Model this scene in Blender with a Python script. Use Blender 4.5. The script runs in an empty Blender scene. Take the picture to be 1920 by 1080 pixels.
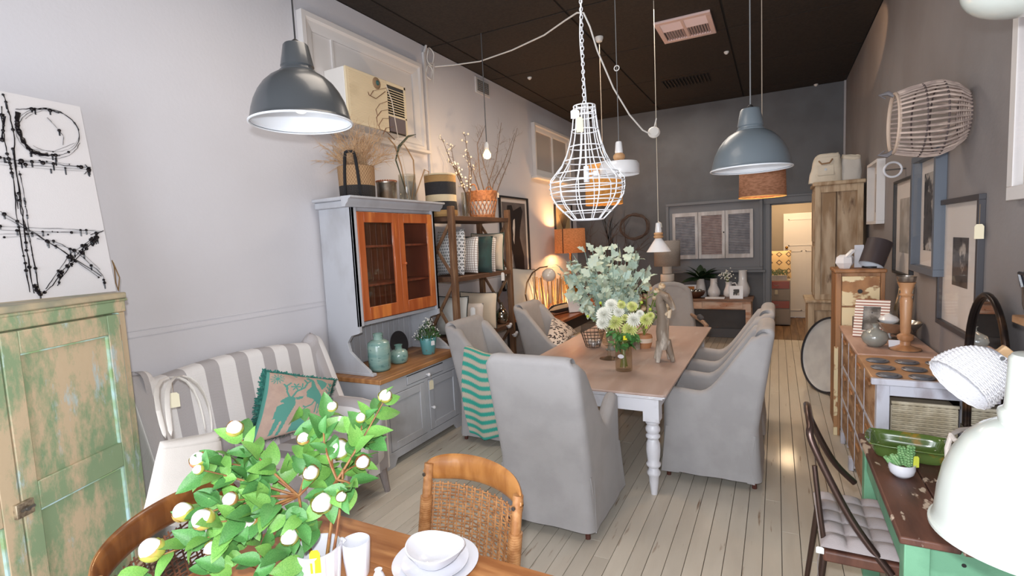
import bpy, math, random
from math import sin, cos, pi, radians, sqrt, atan2
from mathutils import Matrix, Vector, noise
SC = bpy.context.scene
COL = SC.collection
# ------------------------------------------------ camera
F = 953.0
CAMZ = 1.85
yaw, pit, rol = radians(27.6), radians(5.15), radians(-2.7)
_r = Vector((cos(yaw), sin(yaw), 0)); _f = Vector((-sin(yaw), cos(yaw), 0)); _u = Vector((0, 0, 1))
CW = _f*cos(pit) - _u*sin(pit); _u2 = _u*cos(pit) + _f*sin(pit)
CR = _r*cos(rol) + _u2*sin(rol); CU = _u2*cos(rol) - _r*sin(rol)
CAM = Vector((0, 0, CAMZ))
cd = bpy.data.cameras.new('camera'); cam = bpy.data.objects.new('camera', cd); COL.objects.link(cam)
cd.sensor_width = 36; cd.lens = 36*F/1920; cd.clip_start = .05
mw = Matrix((CR, CU, -CW)).transposed().to_4x4(); mw.translation = CAM
cam.matrix_world = mw; SC.camera = cam
# ------------------------------------------------ view, world, large lights
SC.view_settings.view_transform = 'Standard'; SC.view_settings.look = 'None'
SC.view_settings.gamma = 1; SC.view_settings.use_curve_mapping = False
SC.view_settings.exposure = 0.2
wd = bpy.data.worlds.new('world'); SC.world = wd; wd.use_nodes = True
wd.node_tree.nodes['Background'].inputs[0].default_value = (.75, .85, 1, 1)
wd.node_tree.nodes['Background'].inputs[1].default_value = 1.2
def light(name, kind, loc, energy, color=(1, 1, 1), size=.1, sizey=None, target=None, spot=None, blend=.3):
    l = bpy.data.lights.new(name, kind); l.energy = energy; l.color = color
    if kind == 'AREA':
        l.size = size
        if sizey: l.shape = 'RECTANGLE'; l.size_y = sizey
    else: l.shadow_soft_size = size
    if spot: l.spot_size = radians(spot); l.spot_blend = blend
    o = bpy.data.objects.new(name, l); COL.objects.link(o); o.location = loc
    if target is not None:
        o.rotation_euler = (Vector(target) - Vector(loc)).to_track_quat('-Z', 'Y').to_euler()
    return o
light('camera_flash', 'POINT', CAM + Vector((-.02, -.02, .15)), 185, (.93, .96, 1), .035)
light('front_fill_light', 'AREA', (-1.3, -1.7, 1.45), 125, (.90, .94, 1), 3.4, 2.1, target=(-1.3, 5, .7))  # added soft fill, placed in the unseen front opening
# added fill lights below the ceiling, no fittings belong to them
for k, (x, y, e) in enumerate([(-1.7, 2.4, 22), (-1.3, 5.4, 36), (-1.6, 8.2, 20)]):
    light('ceiling_fill_light', 'AREA', (x, y, 4.0), e, (1, .88, .76), 1.1, target=(x, y, 0))

light('ceiling_spot_light', 'SPOT', (.25, 5.3, 3.95), 60, (1, .60, .32), .03, target=(.95, 6.75, 3.78), spot=24, blend=.25)
# ------------------------------------------------ projection helper: a pixel of the photograph and one known coordinate give a point
def ray(x, y): return CW + CR*((x-960)/F) - CU*((y-540)/F)
def P(x, y, X=None, Y=None, Z=None, t=None):
    d = ray(x, y)
    if t is None:
        if X is not None: t = X/d.x
        elif Y is not None: t = Y/d.y
        else: t = (Z-CAMZ)/d.z
    return CAM + d*t
def proj(p):
    v = Vector(p)-CAM; d = v.dot(CW); return 960+F*v.dot(CR)/d, 540-F*v.dot(CU)/d
def fit_ring(xl, xr, yc, R):
    """centre of a horizontal ring of radius R that spans xl..xr in the photograph"""
    x, t = (xl+xr)/2, 2*R*F/(xr-xl)
    for _ in range(25):
        c = CAM+ray(x, yc)*t; ps = [proj(c+Vector((R*cos(a*pi/18), R*sin(a*pi/18), 0))) for a in range(36)]
        a, b = min(p[0] for p in ps), max(p[0] for p in ps); t *= (b-a)/(xr-xl); x += ((xl+xr)-(a+b))/2*.8
    return CAM+ray(x, yc)*t
def near(x, y, c):
    d = ray(x, y); c = Vector(c); return CAM + d*((c-CAM).dot(d)/d.dot(d))
# ------------------------------------------------ materials
def lin(c):
    return tuple((v/255/12.92 if v/255 <= .04045 else ((v/255+.055)/1.055)**2.4) for v in c) + (1,)
MATS = {}
def M(name, c, rough=.6, metal=0, alt=None, sc=6, st=(1, 1, 1), fac=(.4, .6), alt2=None, sc2=14, st2=(1, 1, 1), fac2=(.55, .65),
      bump=0, bsc=80, bst=(1, 1, 1), trans=0, ior=1.45, emit=None, es=0, rnd=0, coord='Object', coat=0, det=6, sheen=0, sss=0):
    if name in MATS: return MATS[name]
    m = bpy.data.materials.new(name); m.use_nodes = True; MATS[name] = m
    nt = m.node_tree; n = nt.nodes; L = nt.links; b = n['Principled BSDF']
    b.inputs['Roughness'].default_value = rough; b.inputs['Metallic'].default_value = metal
    b.inputs['Base Color'].default_value = lin(c)
    if trans: b.inputs['Transmission Weight'].default_value = trans; b.inputs['IOR'].default_value = ior
    if coat: b.inputs['Coat Weight'].default_value = coat; b.inputs['Coat Roughness'].default_value = .1
    if sheen: b.inputs['Sheen Weight'].default_value = sheen
    if emit: b.inputs['Emission Color'].default_value = lin(emit); b.inputs['Emission Strength'].default_value = es
    tc = n.new('ShaderNodeTexCoord'); src = tc.outputs[coord]
    if rnd:
        oi = n.new('ShaderNodeObjectInfo'); va = n.new('ShaderNodeVectorMath'); va.operation = 'MULTIPLY_ADD'
        cmb = n.new('ShaderNodeCombineXYZ')
        for i in range(3): L.new(oi.outputs['Random'], cmb.inputs[i])
        L.new(cmb.outputs[0], va.inputs[0]); va.inputs[1].default_value = (37, 53, 71); L.new(src, va.inputs[2]); src = va.outputs[0]
    def nz(scale, stt, detail=det):
        mp = n.new('ShaderNodeMapping'); mp.inputs['Scale'].default_value = stt; L.new(src, mp.inputs[0])
        t = n.new('ShaderNodeTexNoise'); t.inputs['Scale'].default_value = scale; t.inputs['Detail'].default_value = detail; t.inputs['Roughness'].default_value = .72 if detail > 8 else .5
        L.new(mp.outputs[0], t.inputs['Vector']); return t.outputs[0]
    col = None
    def lay(prev, c2, scale, stt, fc):
        mr = n.new('ShaderNodeMapRange'); mr.inputs[1].default_value = fc[0]; mr.inputs[2].default_value = fc[1]
        L.new(nz(scale, stt), mr.inputs[0])
        mx = n.new('ShaderNodeMix'); mx.data_type = 'RGBA'
        L.new(mr.outputs[0], mx.inputs[0])
        if prev is None: mx.inputs[6].default_value = lin(c)
        else: L.new(prev, mx.inputs[6])
        mx.inputs[7].default_value = lin(c2); return mx.outputs[2]
    if alt: col = lay(col, alt, sc, st, fac)
    if alt2: col = lay(col, alt2, sc2, st2, fac2)
    if rnd and rnd != 1:
        hv = n.new('ShaderNodeHueSaturation'); mr = n.new('ShaderNodeMapRange'); L.new(oi.outputs['Random'], mr.inputs[0])
        mr.inputs[3].default_value = 1-rnd; mr.inputs[4].default_value = 1+rnd; L.new(mr.outputs[0], hv.inputs['Value'])
        if col is None: hv.inputs['Color'].default_value = lin(c)
        else: L.new(col, hv.inputs['Color'])
        col = hv.outputs[0]
    if col is not None: L.new(col, b.inputs['Base Color'])
    if bump:
        bp = n.new('ShaderNodeBump'); bp.inputs['Strength'].default_value = bump; bp.inputs['Distance'].default_value = .004
        L.new(nz(bsc, bst, 3), bp.inputs['Height']); L.new(bp.outputs[0], b.inputs['Normal'])
    return m
def mathn(nt, op, a, b=None):
    x = nt.nodes.new('ShaderNodeMath'); x.operation = op
    for i, v in enumerate((a, b)):
        if v is None: continue
        if isinstance(v, (int, float)): x.inputs[i].default_value = v
        else: nt.links.new(v, x.inputs[i])
    return x.outputs[0]
def PAT(name, c1, c2, fn, rough=.8, bump=0, coord='UV', bfn=None):
    """pattern material: fn(nt, x, y, z) returns the 0..1 mask socket"""
    if name in MATS: return MATS[name]
    m = bpy.data.materials.new(name); m.use_nodes = True; MATS[name] = m
    nt = m.node_tree; b = nt.nodes['Principled BSDF']; b.inputs['Roughness'].default_value = rough
    tc = nt.nodes.new('ShaderNodeTexCoord'); sp = nt.nodes.new('ShaderNodeSeparateXYZ'); nt.links.new(tc.outputs[coord], sp.inputs[0])
    mask = fn(nt, *sp.outputs)
    mx = nt.nodes.new('ShaderNodeMix'); mx.data_type = 'RGBA'; mx.inputs[6].default_value = lin(c1); mx.inputs[7].default_value = lin(c2)
    nt.links.new(mask, mx.inputs[0]); nt.links.new(mx.outputs[2], b.inputs['Base Color'])
    if bump:
        bp = nt.nodes.new('ShaderNodeBump'); bp.inputs['Strength'].default_value = bump; bp.inputs['Distance'].default_value = .004
        nt.links.new((bfn or fn)(nt, *sp.outputs), bp.inputs['Height']); nt.links.new(bp.outputs[0], b.inputs['Normal'])
    return m
def stripef(axis, period, duty=.5, off=0):
    def f(nt, x, y, z):
        s = (x, y, z)[axis]
        q = mathn(nt, 'FRACT', mathn(nt, 'ADD', mathn(nt, 'DIVIDE', s, period), off+50))
        return mathn(nt, 'LESS_THAN', q, duty)
    return f
def checkf(ax, ay, p, lw=.15):
    def f(nt, *s):
        a = mathn(nt, 'FRACT', mathn(nt, 'ADD', mathn(nt, 'DIVIDE', s[ax], p), 50)); b = mathn(nt, 'FRACT', mathn(nt, 'ADD', mathn(nt, 'DIVIDE', s[ay], p), 50))
        return mathn(nt, 'MAXIMUM', mathn(nt, 'LESS_THAN', a, lw), mathn(nt, 'LESS_THAN', b, lw))
    return f
def weavef(fx, fy):
    def f(nt, x, y, z):
        a = mathn(nt, 'SINE', mathn(nt, 'MULTIPLY', x, fx)); b = mathn(nt, 'SINE', mathn(nt, 'MULTIPLY', y, fy))
        return mathn(nt, 'ADD', mathn(nt, 'MULTIPLY', mathn(nt, 'MULTIPLY', a, b), .5), .5)
    return f
def dotf(p, r):
    def f(nt, x, y, z):
        row = mathn(nt, 'FLOOR', mathn(nt, 'DIVIDE', y, p)); sh = mathn(nt, 'MULTIPLY', mathn(nt, 'MODULO', mathn(nt, 'ADD', row, 100), 2), .5)
        a = mathn(nt, 'SUBTRACT', mathn(nt, 'FRACT', mathn(nt, 'ADD', mathn(nt, 'DIVIDE', x, p), mathn(nt, 'ADD', sh, 50))), .5)
        b = mathn(nt, 'SUBTRACT', mathn(nt, 'FRACT', mathn(nt, 'ADD', mathn(nt, 'DIVIDE', y, p), 50)), .5)
        d = mathn(nt, 'ADD', mathn(nt, 'MULTIPLY', a, a), mathn(nt, 'MULTIPLY', b, b))
        return mathn(nt, 'LESS_THAN', d, r*r)
    return f
# ------------------------------------------------ mesh builder
class MB:
    def __init__(s): s.v = []; s.f = []; s.uv = []; s.mi = []; s.T = Matrix(); s.m = 0
    def add(s, vs, fs, uvs=None):
        o = len(s.v)
        for i, v in enumerate(vs):
            s.v.append(s.T @ Vector(v)); s.uv.append(uvs[i] if uvs else (0, 0))
        for f in fs: s.f.append(tuple(o+i for i in f)); s.mi.append(s.m)
        return s
    def box(s, c, d, R=None):
        c = Vector(c); h = Vector(d)/2; vs = []
        for z in (-1, 1):
            for a, b in ((-1, -1), (1, -1), (1, 1), (-1, 1)):
                p = Vector((a*h.x, b*h.y, z*h.z)); vs.append(c + (R @ p if R else p))
        return s.add(vs, [(3, 2, 1, 0), (4, 5, 6, 7), (0, 1, 5, 4), (1, 2, 6, 5), (2, 3, 7, 6), (3, 0, 4, 7)])
    def bb(s, a, b):
        a = Vector(a); b = Vector(b); return s.box((a+b)/2, (abs(b.x-a.x), abs(b.y-a.y), abs(b.z-a.z)))
    def bar(s, p, q, w, h, up=(0, 0, 1)):
        p = Vector(p); q = Vector(q); d = q-p; L = d.length; z = d/L; u = Vector(up)
        if abs(z.dot(u)) > .98: u = Vector((1, 0, 0))
        x = u.cross(z).normalized(); y = z.cross(x)
        R = Matrix((x, y, z)).transposed(); return s.box((p+q)/2, (w, h, L), R)
    def tube(s, pts, r, n=8, closed=False, cap=True, flat=1.0):
        pts = [Vector(p) for p in pts]; N = len(pts); rr = r if isinstance(r, (list, tuple)) else [r]*N
        vs = []; prev = None
        for i, p in enumerate(pts):
            a = pts[(i-1) % N] if (i or closed) else p; b = pts[(i+1) % N] if (i < N-1 or closed) else p
            t = (b-a).normalized() if (b-a).length > 1e-9 else Vector((0, 0, 1))
            if prev is None:
                u = Vector((0, 0, 1)) if abs(t.z) < .9 else Vector((1, 0, 0)); x = u.cross(t).normalized()
            else:
                x = (prev - t*prev.dot(t)); x = x.normalized() if x.length > 1e-6 else prev
            prev = x; y = t.cross(x)
            for k in range(n):
                a_ = 2*pi*k/n; vs.append(p + x*(rr[i]*cos(a_)) + y*(rr[i]*flat*sin(a_)))
        fs = []
        for i in range(N if closed else N-1):
            j = (i+1) % N
            for k in range(n): fs.append((i*n+k, i*n+(k+1) % n, j*n+(k+1) % n, j*n+k))
        if cap and not closed: fs += [tuple(range(n))[::-1], tuple((N-1)*n+k for k in range(n))]
        return s.add(vs, fs, [(k/n, i/N) for i in range(N) for k in range(n)])
    def cyl(s, p, q, r, n=12, r2=None): return s.tube([p, q], [r, r if r2 is None else r2], n)
    def lathe(s, prof, c=(0, 0, 0), n=32, sx=1, sy=1, wob=0, dz=None, phase=0):
        c = Vector(c); vs = []; uv = []; N = len(prof); W = n+1
        for i, (r, z) in enumerate(prof):
            for k in range(W):
                a = 2*pi*(k % n)/n+phase; q = r*(1+wob*noise.noise(Vector((cos(a)*1.5, sin(a)*1.5, z*9+c.x*7))))
                vs.append(c + Vector((q*cos(a)*sx, q*sin(a)*sy, z + (dz(a, i) if dz else 0)))); uv.append((k/n, i/(N-1)))
        fs = []
        for i in range(N-1):
            for k in range(n): fs.append((i*W+k, i*W+k+1, (i+1)*W+k+1, (i+1)*W+k))
        return s.add(vs, fs, uv)
    def grid(s, fn, nu, nv, closeu=False):
        vs = [fn(i/nu, j/nv) for j in range(nv+1) for i in range(nu+1)]; W = nu+1
        return s.add(vs, [(j*W+i, j*W+i+1, (j+1)*W+i+1, (j+1)*W+i) for j in range(nv) for i in range(nu)], [(i/nu, j/nv) for j in range(nv+1) for i in range(nu+1)])
    def ball(s, c, r, n=16, sc=(1, 1, 1)):
        m = n//2; pr = [(max(1e-4, r*sin(pi*i/m)), -r*cos(pi*i/m)*sc[2]) for i in range(m+1)]
        return s.lathe(pr, c, n, sc[0], sc[1])
    def prism(s, poly, a, b, axis='x'):
        """poly in the two other axes, extruded from a to b"""
        def q(u, v, w): return {'x': (w, u, v), 'y': (u, w, v), 'z': (u, v, w)}[axis]
        n = len(poly); vs = [q(u, v, a) for u, v in poly]+[q(u, v, b) for u, v in poly]
        fs = [tuple(range(n)), tuple(range(2*n-1, n-1, -1))]+[(i, i+n, (i+1) % n+n, (i+1) % n) for i in range(n)]
        return s.add(vs, fs)
    def build(s, name, mat, parent=None, world=False, bevel=0, seg=2, smooth=True, ang=38, loc=None, sub=0, solid=0):
        me = bpy.data.meshes.new(name)
        auto = parent is None and loc is None
        if auto:
            xs = [v.x for v in s.v]; ys = [v.y for v in s.v]; zs = [v.z for v in s.v]
            loc = Vector(((min(xs)+max(xs))/2, (min(ys)+max(ys))/2, min(zs)))
        vv = s.v
        if parent is None: vv = [v-Vector(loc) for v in s.v] if auto else s.v
        elif world:
            inv = wm(parent).inverted(); vv = [inv @ v for v in s.v]
        me.from_pydata([tuple(v) for v in vv], [], s.f)
        ms = mat if isinstance(mat, (list, tuple)) else [mat]
        for m_ in ms: me.materials.append(m_)
        if len(ms) > 1: me.polygons.foreach_set('material_index', s.mi)
        ul = me.uv_layers.new(name='UVMap'); li = [0]*len(me.loops); me.loops.foreach_get('vertex_index', li)
        flat = []
        for i in li: flat += s.uv[i]
        ul.data.foreach_set('uv', flat)
        me.validate(); me.update()
        if smooth:
            me.shade_smooth()
            try: me.set_sharp_from_angle(angle=radians(ang))
            except Exception: pass
        import bmesh as _b
        bm = _b.new(); bm.from_mesh(me); _b.ops.recalc_face_normals(bm, faces=bm.faces); bm.to_mesh(me); bm.free()
        o = bpy.data.objects.new(name, me); COL.objects.link(o)
        if parent is None: o.location = loc
        else: o.parent = parent
        if solid: md = o.modifiers.new('s', 'SOLIDIFY'); md.thickness = solid; md.offset = -1
        if bevel:
            md = o.modifiers.new('b', 'BEVEL'); md.width = bevel; md.segments = seg; md.limit_method = 'ANGLE'; md.angle_limit = radians(40); md.harden_normals = False
        if sub: md = o.modifiers.new('u', 'SUBSURF'); md.levels = md.render_levels = sub
        return o
def wm(o):
    m = Matrix.LocRotScale(o.location, o.rotation_euler, o.scale)
    return wm(o.parent) @ m if o.parent else m
def tag(o, label, cat, group=None, kind=None):
    o['label'] = label; o['category'] = cat
    if group: o['group'] = group
    if kind: o['kind'] = kind
    return o
def thing(name, label, cat, loc=(0, 0, 0), rz=0, group=None, rx=0, ry=0):
    o = bpy.data.objects.new(name, None); COL.objects.link(o); o.empty_display_size = .05
    o.location = loc; o.rotation_euler = (rx, ry, rz); return tag(o, label, cat, group)
def struct(o): o['kind'] = 'structure'; return o
def dup(o, loc, rz=None, label=None, group=None):
    def kids(x): return [c for c in bpy.data.objects if c.parent == x]
    def cp(x, par):
        c = x.copy(); COL.objects.link(c)
        if par: c.parent = par
        for k in kids(x): cp(k, c)
        return c
    c = cp(o, None); c.location = loc
    if rz is not None: c.rotation_euler.z = rz
    if label: c['label'] = label
    if group: c['group'] = group
    return c
def inst(name, me, parent, mat4):
    o = bpy.data.objects.new(name, me); COL.objects.link(o); o.parent = parent; o.matrix_local = mat4; return o
def stuff(o): o['kind'] = 'stuff'; return o
def smst(a, b, x):
    t = max(0, min(1, (x-a)/(b-a))); return t*t*(3-2*t)
def shade(prof, th):
    """outer profile (r,z) turned into a closed shell profile"""
    return prof + [(max(r-th, 1e-3), z-(0 if i else 0)) for i, (r, z) in enumerate(reversed(prof))]
def price_tag(parent, pos, w=.03, h=.05, string=.06, tilt=0, yaw_=-.45, name='price_tag', col=(226, 216, 188)):
    p = Vector(pos); mb = MB(); mb.m = 0
    R = Matrix.Rotation(yaw_, 3, 'Z') @ Matrix.Rotation(tilt, 3, 'Y')
    pts = [(-w/2, 0), (w/2, 0), (w/2, h*.85), (w*.28, h), (-w*.28, h), (-w/2, h*.85)]
    vs = [R @ Vector((a, t, b-h-string)) + p for t in (-.0008, .0008) for a, b in pts]
    mb.add(vs, [(0, 1, 2, 3, 4, 5), (11, 10, 9, 8, 7, 6)]+[(i, (i+1) % 6, (i+1) % 6+6, i+6) for i in range(6)])
    mb.m = 1; mb.cyl(p, p + R @ Vector((0, 0, -string-h*.12)), .0009, 5)
    o = mb.build(name, [M('tag_card_%d%d' % (col[0], col[2]), col, .8), M('tag_string', (150, 120, 80), .9)], parent, world=True, smooth=False)
    return o
rnd = random.Random(7)
# ================================================ ROOM
XL, XR, YB, ZC, YF = -3.5, .95, 9.57, 4.08, -1.6
white_wall = M('white_wall', (211, 210, 215), .75, alt=(204, 202, 206), sc=.9, fac=(.3, .7), bump=.25, bsc=40)
grey_back = M('grey_back_wall', (104, 106, 110), .7, alt=(96, 97, 100), sc=2, bump=.3, bsc=50)
grey_right = M('grey_right_wall', (138, 133, 133), .7, alt=(130, 124, 123), sc=1.4, bump=.25, bsc=50)
wtrim = M('white_trim', (214, 210, 208), .5, bump=.1)
gtrim = M('grey_trim', (112, 114, 119), .5, bump=.1)
struct(MB().bb((XL-.15, YF, 0), (XL, YB, ZC)).build('wall_left', white_wall, smooth=False))
struct(MB().bb((XR, YF, 0), (XR+.15, YB, ZC)).build('wall_right', grey_right, smooth=False))
DX0, DX1, DZ = -.09, .72, 2.28
struct(MB().prism([(XL, 0), (DX0, 0), (DX0, DZ), (DX1, DZ), (DX1, 0), (XR, 0), (XR, ZC), (XL, ZC)], YB, YB+.12, 'y').build('wall_back', grey_back, smooth=False))
struct(MB().prism([(XL, 0), (-3.1, 0), (-3.1, 3.4), (.6, 3.4), (.6, 0), (XR, 0), (XR, ZC), (XL, ZC)], YF-.12, YF, 'y').build('wall_front', white_wall, smooth=False))
# floor: painted boards, each its own
fl = struct(MB().bb((XL-.15, YF-.12, -.12), (XR+.15, 12.2, -.03)).build('floor', M('under_floor', (50, 38, 30), .9)))
fb = M('floor_paint', (203, 195, 181), .5, alt=(190, 181, 167), sc=2.2, st=(3, .6, 1), fac=(.35, .7), alt2=(128, 98, 72), sc2=9, st2=(3.4, .35, 1), fac2=(.665, .76), bump=.25, bsc=30, bst=(4, .3, 1), rnd=.055, coat=.12)
fb2 = M('floor_bare', (128, 98, 70), .5, alt=(96, 70, 50), sc=3, st=(6, .5, 1), bump=.25, bsc=30, bst=(4, .3, 1), rnd=.12)
BW = .098; inv = wm(fl).inverted()
nb = int((XR-XL)/BW)+1
for i in range(nb):
    x0 = XL + i*BW; y = YF + rnd.uniform(-2.4, 0)
    while y < YB:
        y1 = y + rnd.uniform(2.6, 4.6)
        a, b = max(y, YF), min(y1, YB)
        if b-a > .05:
            o = MB().bb((x0+.0016, a+.001, -.03), (min(x0+BW-.0016, XR), b-.001, rnd.uniform(-.0012, .0008))).build('floor_board', fb, fl, world=True, bevel=.0015, seg=1, smooth=False)
        y = y1
for i in range(10):
    x0 = -.25 + i*.12
    MB().bb((x0+.0016, YB, -.03), (x0+.1184, 12.1, -.001)).build('floor_board', fb2, fl, world=True, smooth=False)
# ceiling panels
ceil_m = M('dark_ceiling', (44, 35, 29), .85, alt=(34, 27, 22), sc=40, bump=.3, bsc=60)
ce = struct(MB().bb((XL-.15, YF-.12, ZC+.012), (XR+.15, YB+.12, ZC+.12)).build('ceiling', M('ceiling_void', (20, 17, 15), .9)))
xs = [XL, -3.24, -1.84, -.48, XR]; ys = [YF, -.7, .7, 2.1, 3.5, 4.92, 6.33, 7.74, 9.15, YB]
for a, b in zip(xs, xs[1:]):
    for c, d in zip(ys, ys[1:]):
        MB().bb((a+.010, c+.010, ZC), (b-.010, d-.010, ZC+.012)).build('ceiling_panel', ceil_m, ce, world=True, bevel=.004, seg=1, smooth=False)
# skirting, dado, corner strip
struct(MB().bb((XL, YF, 0), (XL+.02, YB, .16)).build('baseboard_left', wtrim, bevel=.006))
struct(MB().prism([(XL+.02, 0), (DX0-.14, 0), (DX0-.14, .16), (XL+.02, .16)], YB-.02, YB, 'y').build('baseboard_back', gtrim, bevel=.006))
struct(MB().bb((XR-.02, YF, 0), (XR, YB-.02, .16)).build('baseboard_right', gtrim, bevel=.006))
struct(MB().bb((XL, YF, 1.375), (XL+.005, YB, 1.381)).bb((XL, YF, 1.381), (XL+.002, YB, 1.414)).bb((XL, YF, 1.414), (XL+.006, YB, 1.422)).build('trim_1', white_wall, bevel=.003))
struct(MB().bb((XR-.025, YB-.03, 0), (XR, YB, ZC)).build('trim_2', M('pale_strip', (178, 174, 176), .5)))
# door frame in the back wall
dt = MB()
for x in (DX0, DX1):
    s = -1 if x == DX0 else 1
    dt.bb((x, YB-.022, 0), (x+s*.11, YB, DZ+.0)); dt.bb((x+s*.08, YB-.035, 0), (x+s*.11, YB, DZ))
dt.bb((DX0-.11, YB-.022, DZ), (DX1+.11, YB, DZ+.11)); dt.bb((DX0-.12, YB-.04, DZ+.1), (DX1+.12, YB, DZ+.13))
dt.bb((DX0-.001, YB, 0), (DX0+.02, YB+.12, DZ)); dt.bb((DX0, YB, DZ-.02), (DX1, YB+.12, DZ))
struct(dt.build('trim_3', gtrim, bevel=.004))
# back room
br_wall = M('back_room_wall', (150, 140, 128), .7)
struct(MB().bb((-.9, 12.1, 0), (1.6, 12.25, 2.9)).build('wall_store', br_wall, smooth=False))
struct(MB().bb((-.35, YB+.12, 0), (-.25, 12.1, 2.9)).build('wall_store_left', br_wall, smooth=False))
struct(MB().bb((.95, YB+.12, 0), (1.05, 12.1, 2.9)).build('wall_store_right', br_wall, smooth=False))
struct(MB().bb((-.35, YB+.12, 2.9), (1.05, 12.25, 3)).build('ceiling_store', wtrim, smooth=False))
bd = struct(MB().bb((.13, 12.04, 0.01), (.88, 12.09, 2.17)).build('door_1', wtrim, bevel=.004))
for (a, b, c, d) in ((.22, .78, 1.5, 2.05), (.22, .47, .15, 1.4), (.53, .78, .15, 1.4)):
    MB().bb((a, 12.03, c), (b, 12.04, c+.02)).bb((a, 12.03, d-.02), (b, 12.04, d)).bb((a, 12.03, c), (a+.02, 12.04, d)).bb((b-.02, 12.03, c), (b, 12.04, d)).build('panel_moulding', wtrim, bd, world=True)
MB().ball((.19, 11.99, 1.47), .03, 12).cyl((.19, 12.04, 1.47), (.19, 11.99, 1.47), .012, 8).build('door_knob', M('brass', (190, 140, 60), .25, 1), bd, world=True)
light('store_room_light', 'POINT', (.2, 10.9, 2.6), 60, (1, .72, .42), .15)
c = thing('door_curtain_frame', 'narrow white framed panel on store room wall left of its door', 'picture', (-.2, 11.2, 1.45))
MB().bb((-.249, 11.0, 1.42), (-.22, 11.35, 2.3)).build('frame', wtrim, c, world=True, bevel=.004)
MB().bb((-.22, 11.04, 1.46), (-.215, 11.31, 2.26)).build('panel', M('warm_panel', (225, 190, 150), .7), c, world=True)
# window frames on the left wall
def mould(o, x, y0, y1, z0, z1, w, d, name='moulding', mat=wtrim, world=True):
    mb = MB(); pr = [(0, 0), (w, 0), (w, d*.35), (w*.8, d*.6), (w*.45, d*.7), (w*.3, d), (0, d)]
    for (p, q, ins) in (((y0, z0), (y0, z1), (1, 0)), ((y1, z1), (y1, z0), (-1, 0)), ((y0, z1), (y1, z1), (0, -1)), ((y1, z0), (y0, z0), (0, 1))):
        vs = []
        for (e, s_) in ((p, 1), (q, 1)):
            for a, b in pr:
                cy_ = (1 if e[0] == y0 else -1)*a; cz_ = (1 if e[1] == z0 else -1)*a
                vs.append((x+b, e[0]+cy_, e[1]+cz_))
        n = len(pr); mb.add(vs, [(i, (i+1) % n, (i+1) % n+n, i+n) for i in range(n)])
    return mb.build(name, mat, o, world=world, ang=30)
w1 = struct(MB().bb((XL, 3.2, 2.98), (XL+.006, 4.62, 3.74)).build('window_1', wtrim, smooth=False))
mould(w1, XL, 3.1, 4.7, 2.9, 3.83, .13, .06, 'window_frame')
MB().bb((XL, 3.06, 2.87), (XL+.09, 4.74, 2.905)).build('window_sill', wtrim, w1, world=True, bevel=.006)
MB().bb((XL+.006, 3.44, 3.0), (XL+.02, 3.46, 3.7)).build('glazing_bar', wtrim, w1, world=True)
w2 = struct(MB().bb((XL, 7.72, 2.98), (XL+.006, 9.12, 3.66)).build('window_2', M('window_blank', (196, 184, 170), .6), smooth=False))
mould(w2, XL, 7.62, 9.22, 2.9, 3.75, .12, .06, 'window_frame')
MB().bb((XL, 7.55, 2.86), (XL+.1, 9.28, 2.9)).build('window_sill', wtrim, w2, world=True, bevel=.006)
MB().bb((XL+.006, 8.4, 2.98), (XL+.03, 8.44, 3.66)).build('glazing_bar', wtrim, w2, world=True)
for (a, b) in ((7.75, 8.4), (8.44, 9.1)):
    MB().bb((XL+.006, a, 3.0), (XL+.01, b, 3.64)).build('pane', M('painted_glass', (176, 166, 158), .25), w2, world=True)
# ================================================ WALL FITTINGS
ivory = M('aged_ivory', (222, 205, 172), .5); dark = M('near_black', (24, 23, 24), .5); steel = M('dull_steel', (150, 150, 150), .35, 1)
ac = thing('air_conditioner', 'ivory window air conditioner with slatted outlet set in the wall frame', 'air conditioner', (XL, 3.7, 2.95))
a0, a1, b0, b1, fx = 3.34, 4.13, 2.94, 3.41, -3.24
MB().bb((XL+.007, a0, b0), (fx-.02, a1, b1)).build('casing', M('ac_side', (225, 222, 218), .5), ac, world=True, bevel=.006)
MB().bb((fx-.02, a0, b0), (fx, 3.86, b1)).build('front_grille_panel', ivory, ac, world=True, bevel=.005)
mb = MB()
for i in range(30): mb.bb((fx, a0+.03, b0+.03+i*.0142), (fx+.003, 3.84, b0+.037+i*.0142))
stuff(mb.build('fine_grille_lines', ivory, ac, world=True, smooth=False))
MB().bb((fx-.02, 3.86, b0), (fx-.012, a1, b1)).build('outlet_back', dark, ac, world=True)
MB().bb((fx-.012, 3.86, b1-.03), (fx, a1, b1)).bb((fx-.012, a1-.025, b0), (fx, a1, b1)).bb((fx-.012, 3.86, b0+.15), (fx, a1, b0+.17)).build('outlet_frame', ivory, ac, world=True, bevel=.003)
for i in range(10):
    MB().box((fx-.004, 3.985, b0+.19+i*.0235), (.014, .24, .006), Matrix.Rotation(.5, 3, 'Y')).build('slat', ivory, ac, world=True, smooth=False)
MB().bb((fx-.012, 3.87, b0+.01), (fx+.002, a1-.03, b0+.15)).build('control_flap', M('ac_control', (96, 82, 84), .4), ac, world=True, bevel=.003)
v = thing('wall_vent', 'small square white wall vent with mesh grid near the ceiling', 'vent', (XL, 6.1, 3.92))
MB().bb((XL, 5.92, 3.83), (XL+.015, 6.28, 4.03)).build('back_plate', wtrim, v, world=True, bevel=.003)
mb = MB()
for i in range(9): mb.bb((XL+.015, 5.96+i*.034, 3.86), (XL+.024, 5.97+i*.034, 4.0))
for i in range(6): mb.bb((XL+.015, 5.96, 3.86+i*.026), (XL+.024, 6.24, 3.868+i*.026))
stuff(mb.build('mesh_grid', M('vent_grey', (120, 116, 112), .6), v, world=True, smooth=False))
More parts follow.
